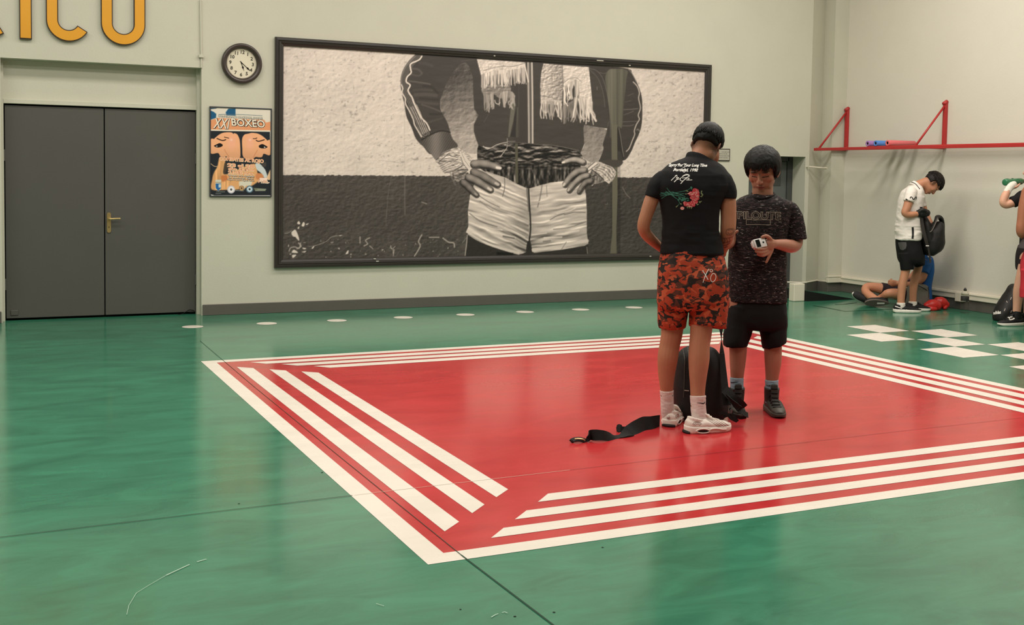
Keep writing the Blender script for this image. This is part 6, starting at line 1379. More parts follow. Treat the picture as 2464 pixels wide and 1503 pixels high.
# t-shirt with short pale flecks
def fleck(name):
    m = mat(name, (0.02, 0.015, 0.016, 1), 0.8, 0.2, bump=0.08, bscale=320); nt = m.node_tree; p = nt.nodes['Principled BSDF']; L = nt.links.new; tc = nt.nodes.new('ShaderNodeTexCoord'); prev = None
    for sc_, th, sf, col, off in ((1.0, 0.54, 0.05, (58, 42, 42), 3), (1.0, 0.655, 0.045, (158, 146, 142), 9), (1.5, 0.66, 0.05, (124, 112, 110), 15)):
        mp = nt.nodes.new('ShaderNodeMapping'); mp.inputs['Scale'].default_value = (30*sc_, 30*sc_, 150*sc_); mp.inputs['Location'].default_value = (off, off, off); mp.inputs['Rotation'].default_value = (0.05, 0.05, 0); L(tc.outputs['Object'], mp.inputs[0])
        n = nt.nodes.new('ShaderNodeTexNoise'); n.inputs['Scale'].default_value = 1.0; n.inputs['Detail'].default_value = 2.0; n.inputs['Distortion'].default_value = 0.6; L(mp.outputs[0], n.inputs['Vector'])
        r = nt.nodes.new('ShaderNodeMapRange'); r.inputs['From Min'].default_value = th; r.inputs['From Max'].default_value = th+sf; L(n.outputs['Fac'], r.inputs['Value'])
        mx = nt.nodes.new('ShaderNodeMix'); mx.data_type = 'RGBA'; L(r.outputs[0], mx.inputs['Factor']); mx.inputs['B'].default_value = rgb(*col)
        if prev is None: mx.inputs['A'].default_value = rgb(21, 15, 16)
        else: L(prev, mx.inputs['A'])
        prev = mx.outputs['Result']
    L(prev, p.inputs['Base Color']); return m
M_FLK = fleck('flecked_jersey')
T = Tubes()
T.rows([(467, 1804, 1866, D2+0.01, 0.066), (472, 1790, 1880, D2+0.01, 0.080), (480, 1776, 1897, D2+0.005, 0.098), (494, 1768, 1906, D2, 0.115), (520, 1764, 1900, D2, 0.128), (560, 1760, 1893, D2, 0.132), (620, 1755, 1889, D2, 0.138), (680, 1753, 1890, D2, 0.142), (716, 1752, 1892, D2, 0.144), (724, 1752, 1893, D2, 0.145)], 48, 3, 2.4)
T.limb([(1868, 494, D2+0.005, 15), (1893, 500, D2, 20), (1908, 520, D2, 22), (1913, 548, D2, 22.5), (1914, 570, D2, 24), (1914.5, 576, D2, 24.4)], 22, 4, 1.05, False)
T.limb([(1800, 494, D2+0.005, 15), (1780, 502, D2, 20), (1768, 522, D2-0.005, 22), (1764, 548, D2-0.02, 23), (1762, 560, D2-0.03, 23)], 22, 4, 1.05, False)
tee2 = fuse('t_shirt', T, M_FLK, p2, 0.005, 3, 0.5)
# neckline cut: pull the front of the collar down round the neck
wrinkle(tee2, 0.006, (6, 6, 5), 21); wrinkle(tee2, 0.0035, (5, 5, 15), 24)
T = Tubes(); T.path([(*D(x_, y_, d_), 0.0062, 0.0062) for x_, y_, d_ in ((1808, 467, D2+0.0), (1812, 472, D2-0.055), (1822, 476.5, D2-0.085), (1836, 477, D2-0.090), (1850, 474, D2-0.078), (1860, 470, D2-0.05), (1864, 466, D2+0.0), (1858, 462, D2+0.06), (1836, 460, D2+0.075), (1813, 462, D2+0.06), (1808, 467, D2+0.0))], UP, 10, 4)
fuse('collar', T, mat('black_rib', rgb(26, 20, 21), 0.8, 0.2, nscale=40, namt=0.2), tee2, 0.004, 2)
bv = bvh_of([tee2]); M_TAN = mat('tan_outline', rgb(134, 120, 106), 0.7, 0.2, nscale=60, namt=0.2); M_DRK = mat('dark_letter', rgb(44, 34, 33), 0.7, 0.2, nscale=60, namt=0.2)
dc = Decal(bv, 0.0022); dc.text('PILOUTE', 1827, 518.5, 19.5, 104, 0, 0.055, 0.02)
for a_, b_ in (((1796, 528.5), (1853.5, 528.8)), ((1853.5, 528.8), (1853.8, 540.5)), ((1853.8, 540.5), (1796, 540.2)), ((1796, 540.2), (1796, 528.5))): dc.stroke([a_, ((a_[0]+b_[0])/2, (a_[1]+b_[1])/2), b_], 1.3, 3)
dc.build('chest_print', M_TAN, tee2)
dc = Decal(bv, 0.0028); dc.text('PILOUTE', 1827, 518.5, 16.5, 101, 0, 0.004, 0.02); dc.text('LACROSSE', 1825, 534.4, 7.6, 50, 0, 0.04, 0.0); dc.build('chest_print_letters', M_DRK, tee2)
# shorts
M_SH2 = mat('black_shorts_cloth', rgb(19, 18, 19), 0.78, 0.2, nscale=10, namt=0.2, bump=0.06, bscale=300)
T = Tubes()
T.rows([(700, 1764, 1880, D2, 0.118), (725, 1757, 1888, D2, 0.130), (755, 1754, 1892, D2, 0.138), (780, 1752, 1893, D2, 0.128), (790, 1756, 1890, D2, 0.110)], 40, 3, 2.5)
T.limb([(1787, 740, D2-0.015, 34), (1781, 775, D2-0.02, 33), (1774, 805, D2-0.025, 30.5), (1769.5, 824, D2-0.03, 28.5), (1769, 831, D2-0.03, 28)], 24, 4, 1.15, False)
T.limb([(1858, 740, D2+0.005, 34), (1860, 775, D2, 33.5), (1860.5, 805, D2-0.01, 30.5), (1862, 824, D2-0.012, 28.5), (1863.5, 830.5, D2-0.012, 28)], 24, 4, 1.15, False)
sh2 = fuse('shorts', T, M_SH2, p2, 0.005, 3, 0.5); wrinkle(sh2, 0.007, (7, 7, 4), 31); wrinkle(sh2, 0.003, (14, 14, 10), 33)
# pale blue socks and dark high-tops
M_SOCK2 = mat('pale_blue_sock', rgb(150, 176, 190), 0.8, 0.2, nscale=40, namt=0.06, bump=0.15, bscale=260)
s1 = sock('sock', [(1773, 907, D2-0.027, 16.2), (1773, 922, D2-0.025, 15.8), (1773, 945, D2-0.02, 15.6), (1773, 965, D2-0.02, 15)], M_SOCK2, p2)
s2 = sock('sock', [(1857, 913, D2-0.01, 16), (1857, 930, D2-0.008, 15.4), (1856, 950, D2-0.005, 15.2), (1856, 970, D2-0.01, 15)], M_SOCK2, p2)
zk = Z(1700, 880, 10.02)
dc = Decal(bvh_of([s1]), 0.001); dc.stroke(zk(590, 380, 600, 402, 650, 398, 770, 380), [0.6, 2.0, 1.5, 0.4]); dc.build('sock_mark', M_BLK, s1)
dc = Decal(bvh_of([s2]), 0.001); dc.stroke(zk(1425, 450, 1470, 476, 1530, 480, 1520, 460), [0.4, 1.5, 2.2, 0.8]); dc.build('sock_mark', M_BLK, s2)
M_HT = mat('dark_grey_canvas', rgb(52, 48, 44), 0.6, 0.3, nscale=24, namt=0.12); M_HT2 = mat('dark_grey_rubber', rgb(70, 64, 57), 0.5, 0.35, nscale=18, namt=0.08); M_LACE = mat('black_lace', rgb(18, 17, 17), 0.7, 0.2, nscale=60, namt=0.2)
for ank, sd in (((1773, 975, D2-0.02), 1), ((1856, 978, D2-0.005), -1)):
    dd = (-FH+RH*(-0.10 if sd == 1 else 0.02)).normalized(); a_ = D(*ank); hp = Vector((a_.x, a_.y, 0))-dd*0.070
    o, W_ = shoe('shoe', hp, dd, p2, 0.285, 0.092, 0.1, M_HT, M_HT2, 0.030, 0.104, shaft=0.062, side=sd, toe_h=0.060, lace=M_LACE)
    bm = bmesh.new(); R_ = []
    b_ = bvh_of([o]); n_ = 15; grid = []
    for i in range(7):
        row = []
        for j in range(n_):
            a = math.pi*j/(n_-1); x = 0.222+0.055*i/6; loc, nr, ii, ds = b_.ray_cast(W_(x, 0.2*math.cos(a), 0.028+0.2*math.sin(a)), (W_(0, -math.cos(a), -math.sin(a))-W_(0, 0, 0)).normalized())
            row.append(None if loc is None else bm.verts.new(loc+nr*0.0012))
        grid.append(row)
    for i in range(6):
        for j in range(n_-1):
            f_ = [grid[i][j], grid[i+1][j], grid[i+1][j+1], grid[i][j+1]]
            if all(f_): bm.faces.new(f_)
    bmobj('toe_cap', bm, M_HT2, o, True)
# ================================================================== ALONG THE RIGHT WALL
# ---- red steel shelf on wall brackets
M_REDP = mat('red_enamel', rgb(176, 44, 44), 0.4, 0.45, nscale=5, namt=0.12)
rack = thing('wall_shelf', 'long red steel shelf frame on triangular brackets across the right wall', 'shelf', (X_RIGHT, -2.0, 1.88))
XF = 7.085
for k, yb_ in enumerate((-0.04, -1.733, -3.45, -5.15)):
    bm = bmesh.new(); bm_box(bm, (X_RIGHT-0.042, yb_-0.022, 1.885), (X_RIGHT-0.002, yb_+0.022, 2.42), 0.004)
    br = bmobj('shelf_bracket', bm, M_REDP, rack)
    bm = bmesh.new(); bm_tube(bm, [(X_RIGHT-0.05, yb_, 2.40), (X_RIGHT-0.001, yb_, 2.43)], 0.026, 12); bmobj('bracket_bolt', bm, M_REDP, br, True)
    bm = bmesh.new(); bm_box(bm, (XF, yb_-0.018, 1.868), (X_RIGHT-0.03, yb_+0.018, 1.900), 0.003); bmobj('bracket_arm', bm, M_REDP, br)
    bm = bmesh.new(); bm_tube(bm, [(XF+0.04, yb_, 1.895), (X_RIGHT-0.03, yb_, 2.385)], 0.0125, 10); bmobj('bracket_brace', bm, M_REDP, br, True)
bm = bmesh.new(); bm_box(bm, (XF-0.02, -7.0, 1.860), (XF+0.02, 0.0+(-0.005), 1.896), 0.003); bmobj('shelf_rail', bm, M_REDP, rack)
bm = bmesh.new(); bm_box(bm, (X_RIGHT-0.10, -7.0, 1.885), (X_RIGHT-0.062, -0.005, 1.915), 0.003); bmobj('shelf_rail', bm, M_REDP, rack)
bm = bmesh.new(); bm_box(bm, (XF+0.02, -7.0, 1.896), (XF+0.05, -0.95, 1.906), 0.002); bmobj('shelf_edge', bm, M_REDP, rack)
for k, (yy, col, lab) in enumerate(((-0.96, (158, 120, 176), 'lilac'), (-1.10, (86, 132, 200), 'blue'), (-1.30, (214, 110, 112), 'pink'))):
    t = thing('foam_roll', lab+' hollow foam roll lying across the red shelf', 'foam roll', (7.34, yy, 1.9), 'foam rolls on the red shelf')
    bm = bmesh.new(); n = 24; x0_, x1_ = 7.10, 7.53; rr_ = 0.036; lv = []
    for x_, r_ in ((x0_+0.004, 0.016), (x0_, 0.019), (x0_, rr_-0.004), (x0_+0.004, rr_), (x1_-0.004, rr_), (x1_, rr_-0.004), (x1_, 0.019), (x1_-0.004, 0.016)):
        lv.append([bm.verts.new((x_, yy+r_*math.cos(2*math.pi*j/n), 1.9015+rr_+r_*math.sin(2*math.pi*j/n))) for j in range(n)])
    for i in range(len(lv)):
        for j in range(n): bm.faces.new((lv[i][j], lv[i][(j+1) % n], lv[(i+1) % len(lv)][(j+1) % n], lv[(i+1) % len(lv)][j]))
    bmobj('roll_foam', bm, mat('foam_'+lab, rgb(*col), 0.8, 0.2, nscale=30, namt=0.08), t, True)
    bm = bmesh.new(); bm_tube(bm, [(x0_+0.006, yy, 1.9015+rr_), (x0_+0.012, yy, 1.9015+rr_)], 0.0165, 16); bmobj('roll_core', bm, M_BLACK, t)

# ---- the boy in the white football shirt, in profile
D3 = 12.80
p3 = thing('person', 'boy in white football shirt and black shorts standing in profile, looking into a backpack', 'person', (G(2185, 751).x, G(2185, 751).y, 0))
T = Tubes()
h3 = Head(D(2242, 442, D3), head_frame(RH, 64), 1.04)
h3.build(T)
T.limb([(2196, 462, D3, 15, 1.5), (2206, 448, D3, 12.8, 1.05), (2219, 441, D3, 12.0), (2232, 437, D3, 12.4), (2242, 439, D3, 12)], 18)
T.rows([(456, 2190, 2208, D3, 0.09), (476, 2174, 2214, D3, 0.14), (520, 2164, 2208, D3, 0.145), (570, 2160, 2208, D3, 0.15), (615, 2166, 2212, D3, 0.15)], 28, 3)
T.limb([(2191, 470, D3-0.12, 8), (2187, 484, D3-0.175, 10.4), (2182, 500, D3-0.19, 9.8), (2177.5, 511, D3-0.195, 9.0), (2184, 516, D3-0.195, 8.6), (2196, 516, D3-0.19, 7.6), (2207, 514.5, D3-0.175, 6.4), (2214, 514, D3-0.165, 6.2)], 14)
T.limb([(2207, 468, D3+0.11, 8), (2218, 490, D3+0.15, 9), (2224, 508, D3+0.14, 8.4), (2231, 522, D3+0.10, 7.6), (2239, 537, D3+0.06, 6.6), (2245, 548, D3+0.04, 6.2)], 14)
hand(T, D(2246, 549, D3+0.035), D(2254, 564, D3+0.02)-D(2246, 549, D3+0.035), -FH, 1, 0.9, (10, 15, 18, 22))
T.limb([(2183, 610, D3-0.07, 17), (2181, 640, D3-0.08, 11.2), (2178, 655, D3-0.08, 10.4), (2174, 672, D3-0.08, 9.8), (2171, 688, D3-0.08, 9.9), (2169, 706, D3-0.08, 9.2), (2168, 722, D3-0.08, 8.8), (2168, 742, D3-0.08, 8.6)], 16)
T.limb([(2207, 606, D3+0.09, 15), (2211, 636, D3+0.10, 9.4), (2208, 650, D3+0.10, 9.6), (2202, 670, D3+0.10, 9.9), (2198.5, 686, D3+0.10, 9.6), (2197, 706, D3+0.10, 8.6), (2196.5, 722, D3+0.10, 8.2), (2196, 742, D3+0.10, 8.2)], 16)
body = fuse('body', T, M_SKIN, p3, 0.006, 3, 0.5)
q = h3.sculpt(body); hm = (np.abs(q[:, 0]) < 0.11) & (np.abs(q[:, 1]) < 0.14) & (q[:, 2] > -0.125) & (q[:, 2] < 0.16)
c = skin_cols(body, q, h3, tuple(s2l((184, 128, 98))), tuple(s2l((150, 84, 72))), (0.02, 0.015, 0.012), hm)
st = np.clip((q[:, 2]+0.045)/0.04, 0, 1)*(q[:, 1] < 0.0)*hm; c = c*(1-0.7*st[:, None])+np.array([0.03, 0.025, 0.022])*0.7*st[:, None]; paint(body, c)
def mk3(x, y, z):
    line = np.where(y < -0.03, -0.030, np.where(y < 0.035, 0.026, 0.050-0.02*(np.abs(x) < 0.03))); return (z-line)/0.016
hair = hair_shell(h3, 'hair', M_HAIR2, p3, lambda x, y, z: 0.012+0.016*np.clip((z-0.02)/0.08, 0, 1), mk3, noise_amp=0.003, nf=110)
join_bm_into(hair, hair_locks(h3, ((0, -0.012, 0.032), (0.092, 0.114, 0.106)), 420, 100, lambda x, y, z: z > 0.02 and not (y > 0.045 and z < 0.04), (0, -0.45), 0.005, 0.0, 8, 0.25, 0.006))
M_WSH = mat('white_jersey', rgb(226, 218, 210), 0.7, 0.3, nscale=6, namt=0.04, bump=0.06, bscale=300)
T = Tubes()
T.rows([(446, 2191, 2213, D3, 0.105), (452, 2183, 2217, D3, 0.135), (462, 2172, 2220, D3, 0.165), (480, 2165, 2221, D3, 0.175), (506, 2161, 2216, D3, 0.170), (530, 2159, 2213, D3, 0.170), (552, 2157, 2214, D3, 0.175), (570, 2155, 2213, D3, 0.180), (576, 2154.5, 2213, D3, 0.180)], 40, 3, 2.2)
T.limb([(2194, 459, D3-0.12, 13), (2191, 468, D3-0.165, 13), (2188, 479, D3-0.185, 12.4), (2186.5, 485, D3-0.19, 12.2)], 18, 3, 1.0, False)
T.limb([(2206, 460, D3+0.12, 12), (2213, 476, D3+0.15, 11.5), (2217.5, 492, D3+0.15, 11.5), (2219, 497, D3+0.15, 11.5)], 18, 3, 1.0, False)
T.limb([(2202, 452, D3, 17, 1.4), (2206, 447, D3, 15, 1.15), (2208, 445, D3, 14.2, 1.1)], 18, 3, 1.0, False)
ts3 = fuse('football_shirt', T, M_WSH, p3, 0.006, 3, 0.5)
wrinkle(ts3, 0.013, (5, 5, 13), 41, lambda co: np.clip((pixels(co)[1]-505)/25, 0.25, 1)); wrinkle(ts3, 0.003, (12, 12, 16), 44)
zq = Z(2140, 400, 9.394)
bv = bvh_of([ts3]); dc = Decal(bv, 0.002)
dc.stroke(zq(372, 735, 440, 782, 500, 822, 540, 846), 2.6, 6); dc.build('sleeve_trim', M_BLK, ts3)
dc = Decal(bv, 0.002); dc.stroke([(2196, 546), (2196.5, 556), (2196.5, 566), (2195.5, 574)], 5.0, 6); dc.build('side_stripe', M_BLK, ts3)
dc = Decal(bv, 0.002); dc.stroke(zq(690, 930, 735, 935, 775, 930), 3.2, 3); dc.build('sleeve_trim', M_BLK, ts3)
dc = Decal(bv, 0.002); dc.stroke(zq(500, 362, 570, 385, 620, 430, 660, 480, 690, 515), 1.6, 4); dc.build('collar_trim', M_BLK, ts3)
dc = Decal(bv, 0.0025); dc.stroke(zq(468, 728, 480, 695, 505, 695, 530, 735, 560, 740, 585, 700, 605, 690, 612, 720, 600, 760), [2.0, 2.0, 1.8, 2.2, 2.2, 1.8, 1.8, 1.6, 0.8]); dc.build('sleeve_mark', M_BLK, ts3)
T = Tubes()
T.rows([(566, 2158, 2209, D3, 0.160), (585, 2158, 2212, D3, 0.175), (605, 2160, 2216, D3, 0.185), (622, 2163, 2220, D3, 0.185), (632, 2167, 2219, D3, 0.165)], 36, 3, 2.3)
T.limb([(2182, 610, D3-0.08, 19.5), (2182, 630, D3-0.085, 17), (2182.5, 642, D3-0.085, 15.6), (2183, 648.5, D3-0.085, 15)], 20, 3, 1.0, False)
T.limb([(2207, 606, D3+0.09, 17), (2210, 624, D3+0.10, 14.5), (2212, 636, D3+0.10, 12.4), (2213, 640, D3+0.10, 12)], 20, 3, 1.0, False)
sh3 = fuse('shorts', T, M_SH2, p3, 0.006, 3, 0.5); wrinkle(sh3, 0.006, (8, 8, 5), 46)
zz4 = Z(2130, 530, 10.02); dc = Decal(bvh_of([sh3]), 0.002); M_GRP = mat('grey_mesh_panel', rgb(78, 76, 74), 0.7, 0.3, nscale=60, namt=0.15)
dc.poly(zz4(310, 530, 400, 520, 510, 525, 518, 600, 500, 680, 430, 720, 365, 700, 335, 620)); dc.build('pocket_panel', M_GRP, sh3)
M_WSK = mat('white_ankle_sock', rgb(226, 216, 206), 0.8, 0.2, nscale=40, namt=0.05)
sock('sock', [(2168, 728, D3-0.08, 10), (2168, 735, D3-0.08, 10), (2168, 745, D3-0.08, 9.6)], M_WSK, p3); sock('sock', [(2196.5, 725, D3+0.10, 9.8), (2196.3, 732, D3+0.10, 9.8), (2196, 742, D3+0.10, 9.4)], M_WSK, p3)
M_BSH = mat('black_knit_shoe', rgb(26, 25, 26), 0.65, 0.3, nscale=30, namt=0.15); M_WSO = mat('white_foam_sole', rgb(232, 226, 214), 0.5, 0.3, nscale=20, namt=0.04)
for (px_, dp_), dd, L_ in (((2168, D3-0.08), RH*0.998+FH*0.03, 0.315), ((2196.5, D3+0.10), RH*0.99+FH*0.08, 0.29)):
    a = D(px_, 745, dp_); dd = dd.normalized(); hp = Vector((a.x, a.y, 0))-dd*0.085
    o, W_ = shoe('shoe', hp, dd, p3, L_, 0.080, 0.1, M_BSH, M_WSO, 0.030, 0.102, wave=0.003, side=1, toe_h=0.058, lace=M_BLK)
    dc = Decal(bvh_of([o]), 0.0012)
    if dp_ < D3:
        for pts in (zz4(0, 0, 1, 1),): pass
        z8 = Z(2040, 560, 7.156)
        for pts in (z8(960, 1320, 1000, 1345, 1030, 1370), z8(1005, 1320, 1050, 1350, 1085, 1375), z8(815, 1262, 880, 1285, 935, 1302)): dc.stroke(pts, 1.6, 3)
        dc.build('shoe_stripe', M_WSO, o)
# black bag glove on the near hand
T = Tubes(); T.limb([(2211, 513, D3-0.165, 8.6), (2217, 513, D3-0.16, 10.5), (2223, 512, D3-0.155, 11), (2229, 512, D3-0.155, 9.0)], 16); T.limb([(2214, 507, D3-0.19, 5), (2220, 505, D3-0.2, 5), (2226, 507, D3-0.2, 4.6)], 12); T.limb([(2206, 514, D3-0.172, 7.6), (2212, 513.5, D3-0.168, 8.0)], 14, 3, 1.0, False)
gl = fuse('training_glove', T, mat('black_leather', rgb(20, 19, 20), 0.5, 0.4, nscale=30, namt=0.15), p3, 0.005, 2); wrinkle(gl, 0.003, (25, 25, 25), 3)
# open backpack he holds
bp = thing('backpack', 'open black backpack hanging from the hands of the boy in white', 'backpack', tuple(D(2245, 612, D3-0.02)))
M_BP = mat('black_nylon', rgb(27, 25, 24), 0.55, 0.35, nscale=20, namt=0.2, bump=0.10, bscale=120)
T = Tubes()
T.rows([(533, 2250, 2264, D3, 0.07), (540, 2238, 2268, D3, 0.10), (552, 2228, 2270, D3, 0.125), (572, 2219, 2271, D3, 0.135), (588, 2216, 2270, D3, 0.135), (600, 2217, 2264, D3, 0.125), (609, 2222, 2252, D3, 0.10), (614, 2228, 2244, D3, 0.06)], 36, 3, 2.3)
T.rows([(518, 2213, 2228, D3-0.02, 0.05), (535, 2214, 2236, D3-0.02, 0.09), (560, 2215, 2245, D3-0.01, 0.12), (590, 2216, 2250, D3, 0.12)], 28, 3, 2.3)
bb = fuse('bag_body', T, M_BP, bp, 0.006, 3); wrinkle(bb, 0.007, (9, 9, 7), 51)
T = Tubes(); T.limb([(2239, 552, D3-0.10, 3.0), (2247, 540, D3-0.11, 3.2), (2253, 526, D3-0.10, 3.6), (2258, 521.5, D3-0.04, 5), (2264, 526, D3, 5.4), (2267, 536, D3+0.02, 5.2), (2268, 548, D3, 5)], 14, 4, 1.6)
fuse('bag_flap', T, M_BP, bp, 0.006, 2)
bm = bmesh.new(); bm_tube(bm, smooth_path([D(2237, 558, D3-0.145), D(2241, 556, D3-0.15), D(2247, 546, D3-0.14), D(2252, 535, D3-0.135), D(2257, 524, D3-0.12)], 4), 0.006, 6); bmobj('zip', bm, mat('grey_zip', rgb(96, 88, 82), 0.5, 0.4, nscale=60, namt=0.2), bp, True)
bm = bmesh.new(); bm_ribbon(bm, smooth_path([D(2217, 524, D3-0.16), D(2221, 550, D3-0.165), D(2227, 575, D3-0.165), D(2231, 589, D3-0.155)], 4), 0.035, 0.008, RH); bm_ribbon(bm, smooth_path([D(2233, 592, D3-0.155), D(2235, 603, D3-0.15), D(2237, 617, D3-0.14), D(2239, 632, D3-0.135)], 4), 0.020, 0.004, RH); bmobj('shoulder_strap', bm, mat('dark_webbing', rgb(52, 48, 44), 0.6, 0.3, nscale=60, namt=0.15), bp)
bm = bmesh.new(); bm_box(bm, (0, 0, 0), (0.035, 0.008, 0.012), 0.002)
for v in bm.verts: v.co = D(2228, 592.5, D3-0.165)+RH*v.co.x+FH*v.co.y+UP*v.co.z
bmobj('strap_buckle', bm, M_DW, bp)

# ---- boy sitting on the floor behind him
D4 = 13.34
p4 = thing('person', 'boy in blue t-shirt sitting cross-legged against the wall behind the standing boy', 'person', (G(2215, 738).x, G(2215, 738).y, 0))
T = Tubes()
h4 = Head(D(2207, 598, D4), head_frame(-RH*0.9-FH*0.3, 30), 0.98); h4.build(T)
T.limb([(2226, 634, D4, 16, 1.3), (2219, 618, D4, 11), (2211, 602, D4, 11)], 16)
T.rows([(622, 2216, 2238, D4, 0.15), (650, 2213, 2238, D4, 0.16), (690, 2205, 2234, D4, 0.15), (722, 2196, 2236, D4, 0.16), (734, 2200, 2232, D4, 0.15)], 24, 3)
T.limb([(2228, 634, D4-0.15, 11), (2225, 652, D4-0.17, 9.5), (2219, 670, D4-0.17, 8.6), (2205, 680, D4-0.15, 7.4), (2184, 684, D4-0.13, 6.6), (2168, 683, D4-0.13, 5.8), (2162, 681, D4-0.14, 5.8)], 14)
hand(T, D(2163, 681, D4-0.14), D(2152, 680, D4-0.13)-D(2163, 681, D4-0.14), UP*0.3+FH, 1, 0.95, (55, 60, 62, 65))
T.limb([(2222, 634, D4+0.14, 10), (2205, 655, D4+0.16, 9), (2185, 672, D4+0.08, 7.5), (2168, 676, D4-0.02, 6)], 12)
# crossed legs
T.limb([(2200, 722, D4+0.08, 17), (2160, 706, D4+0.14, 15.5), (2120, 694, D4+0.16, 13), (2092, 690, D4+0.16, 10.8), (2083, 694, D4+0.14, 10), (2085, 704, D4+0.08, 9.8), (2097, 714, D4-0.02, 10), (2110, 722, D4-0.10, 8.6), (2120, 729, D4-0.16, 7)], 16)
T.limb([(2200, 722, D4-0.10, 16), (2176, 711, D4-0.16, 14), (2152, 706, D4-0.20, 12.5), (2136, 706, D4-0.20, 10.5), (2128, 712, D4-0.14, 9.4), (2118, 718, D4-0.02, 8.8), (2104, 722, D4+0.08, 7.4), (2090, 724, D4+0.14, 6.6)], 16)
body = fuse('body', T, M_SKIN, p4, 0.007, 3, 0.5); q = h4.sculpt(body); hm = (np.abs(q[:, 0]) < 0.11) & (np.abs(q[:, 1]) < 0.14) & (q[:, 2] > -0.125) & (q[:, 2] < 0.16)
paint(body, skin_cols(body, q, h4, tuple(s2l((192, 132, 102))), tuple(s2l((150, 84, 72))), (0.02, 0.015, 0.012), hm))
hair_shell(h4, 'hair', M_HAIR2, p4, 0.018, mk3, noise_amp=0.004, nf=90)
T = Tubes()
T.rows([(612, 2220, 2230, D4, 0.09), (618, 2215, 2238, D4, 0.15), (632, 2212, 2241.5, D4, 0.18), (655, 2210, 2241, D4, 0.185), (685, 2200, 2237, D4, 0.175), (712, 2193, 2238, D4, 0.18), (724, 2193, 2238, D4, 0.18)], 32, 3, 2.3)
T.limb([(2228, 630, D4-0.14, 13), (2226, 645, D4-0.18, 12.5), (2223, 656, D4-0.20, 12)], 16, 3, 1.0, False); T.limb([(2222, 630, D4+0.14, 12), (2212, 646, D4+0.16, 11.5), (2206, 654, D4+0.165, 11.5)], 16, 3, 1.0, False)
b4 = fuse('t_shirt', T, mat('blue_jersey', rgb(30, 88, 156), 0.65, 0.3, nscale=8, namt=0.1), p4, 0.006, 3); wrinkle(b4, 0.006, (8, 8, 9), 61)
dc = Decal(bvh_of([b4]), 0.002); dc.stroke([(2233, 614.5), (2236, 618), (2239, 624)], 4.0, 3); dc.stroke([(2216, 625), (2219, 623.5), (2221, 621)], 1.6, 3); dc.build('shirt_trim', M_WSH, b4)
T = Tubes(); T.limb([(2212, 722, D4, 20, 1.7), (2190, 716, D4+0.04, 18, 1.6)], 20, 3, 1.0, False); T.limb([(2200, 718, D4+0.08, 18), (2160, 703, D4+0.14, 16.5), (2128, 695.5, D4+0.16, 14.4), (2119, 693.5, D4+0.16, 13.8)], 18, 3, 1.0, False); T.limb([(2200, 720, D4-0.10, 17.5), (2182, 712, D4-0.15, 16), (2166, 707, D4-0.18, 14.4)], 18, 3, 1.0, False)
s4 = fuse('shorts', T, mat('dark_maroon_shorts', rgb(40, 24, 30), 0.7, 0.25, nscale=10, namt=0.15), p4, 0.006, 3); wrinkle(s4, 0.005, (10, 10, 10), 63)
# shoes: one lying with the sole towards us, one on its side behind
def lying_shoe(c_, toe, up, m1, m2, L_=0.29):
    t = Vector(toe).normalized(); u = (Vector(up)-t*Vector(up).dot(t)).normalized(); s_ = t.cross(u); T = Tubes(); R_ = []
    for f, wd, hh in ((0.02, 0.028, 0.06), (0.12, 0.036, 0.085), (0.3, 0.037, 0.085), (0.5, 0.042, 0.075), (0.72, 0.048, 0.058), (0.88, 0.042, 0.044), (0.98, 0.022, 0.028)):
        R_.append([c_+t*(f-0.5)*L_+s_*wd*math.cos(a)+u*(hh/2+hh/2*math.sin(a)) for a in [2*math.pi*j/18 for j in range(18)]])
    T.rings(R_); o = fuse('shoe', T, m1, p4, 0.005, 2); bm = bmesh.new(); pts = []
    for i in range(40):
        a = 2*math.pi*i/40; f = 0.5+0.5*math.cos(a); wd = 0.036+0.015*math.sin(max(0, min(1, f))*2.6-0.6); pts.append(c_+t*(f-0.5)*L_*1.03+s_*wd*math.sin(a)-u*0.012)
    bm_prism(bm, pts, u*0.024); bmobj('sole', bm, m2, o); return o, (c_, t, u, s_)
M_GSO = mat('grey_outsole', rgb(92, 82, 76), 0.6, 0.3, nscale=30, namt=0.12)
o, (c_, t, u, s_) = lying_shoe(D(2110, 728, D4-0.20), -RH*0.96-UP*0.02+FH*0.1, FH*0.75+UP*0.45, M_BSH, M_GSO, 0.27)
bm = bmesh.new(); bm_prism(bm, [c_+t*x+s_*y-u*0.0125 for x, y in ((-0.085, -0.012), (0.0, -0.012), (0.0, 0.010), (-0.085, 0.010))], u*0.001); bmobj('sole_label', bm, M_WSH, o)
lying_shoe(D(2074, 718, D4+0.10), (D(2064, 712, D4+0.1)-D(2084, 724, D4+0.1)), -FH*0.5+UP*0.4-RH*0.5, M_BSH, M_WSO, 0.26)

# ---- grey backpack beside him
gb = thing('backpack', 'grey backpack on the floor leaning beside the sitting boy', 'backpack', tuple(G(2210, 744)))
D6 = 13.12; T = Tubes()
T.rows([(684, 2196, 2226, D6, 0.05), (688, 2187, 2231, D6, 0.08), (700, 2182, 2234, D6, 0.07), (718, 2180, 2235, D6, 0.075), (734, 2180, 2233, D6, 0.075), (740, 2184, 2229, D6, 0.07), (742, 2188, 2225, D6, 0.06)], 32, 3, 2.6)
g6 = fuse('bag_body', T, mat('grey_nylon', rgb(104, 100, 92), 0.65, 0.3, nscale=14, namt=0.12), gb, 0.006, 3); wrinkle(g6, 0.006, (8, 8, 8), 71)
dc = Decal(bvh_of([g6]), 0.003); dc.stroke([(2204, 686), (2214, 689), (2224, 694), (2231, 699)], 1.4, 3); dc.stroke([(2233, 690), (2234.5, 700), (2234.5, 716)], 1.0, 3); dc.build('bag_zip', M_BLK, gb)
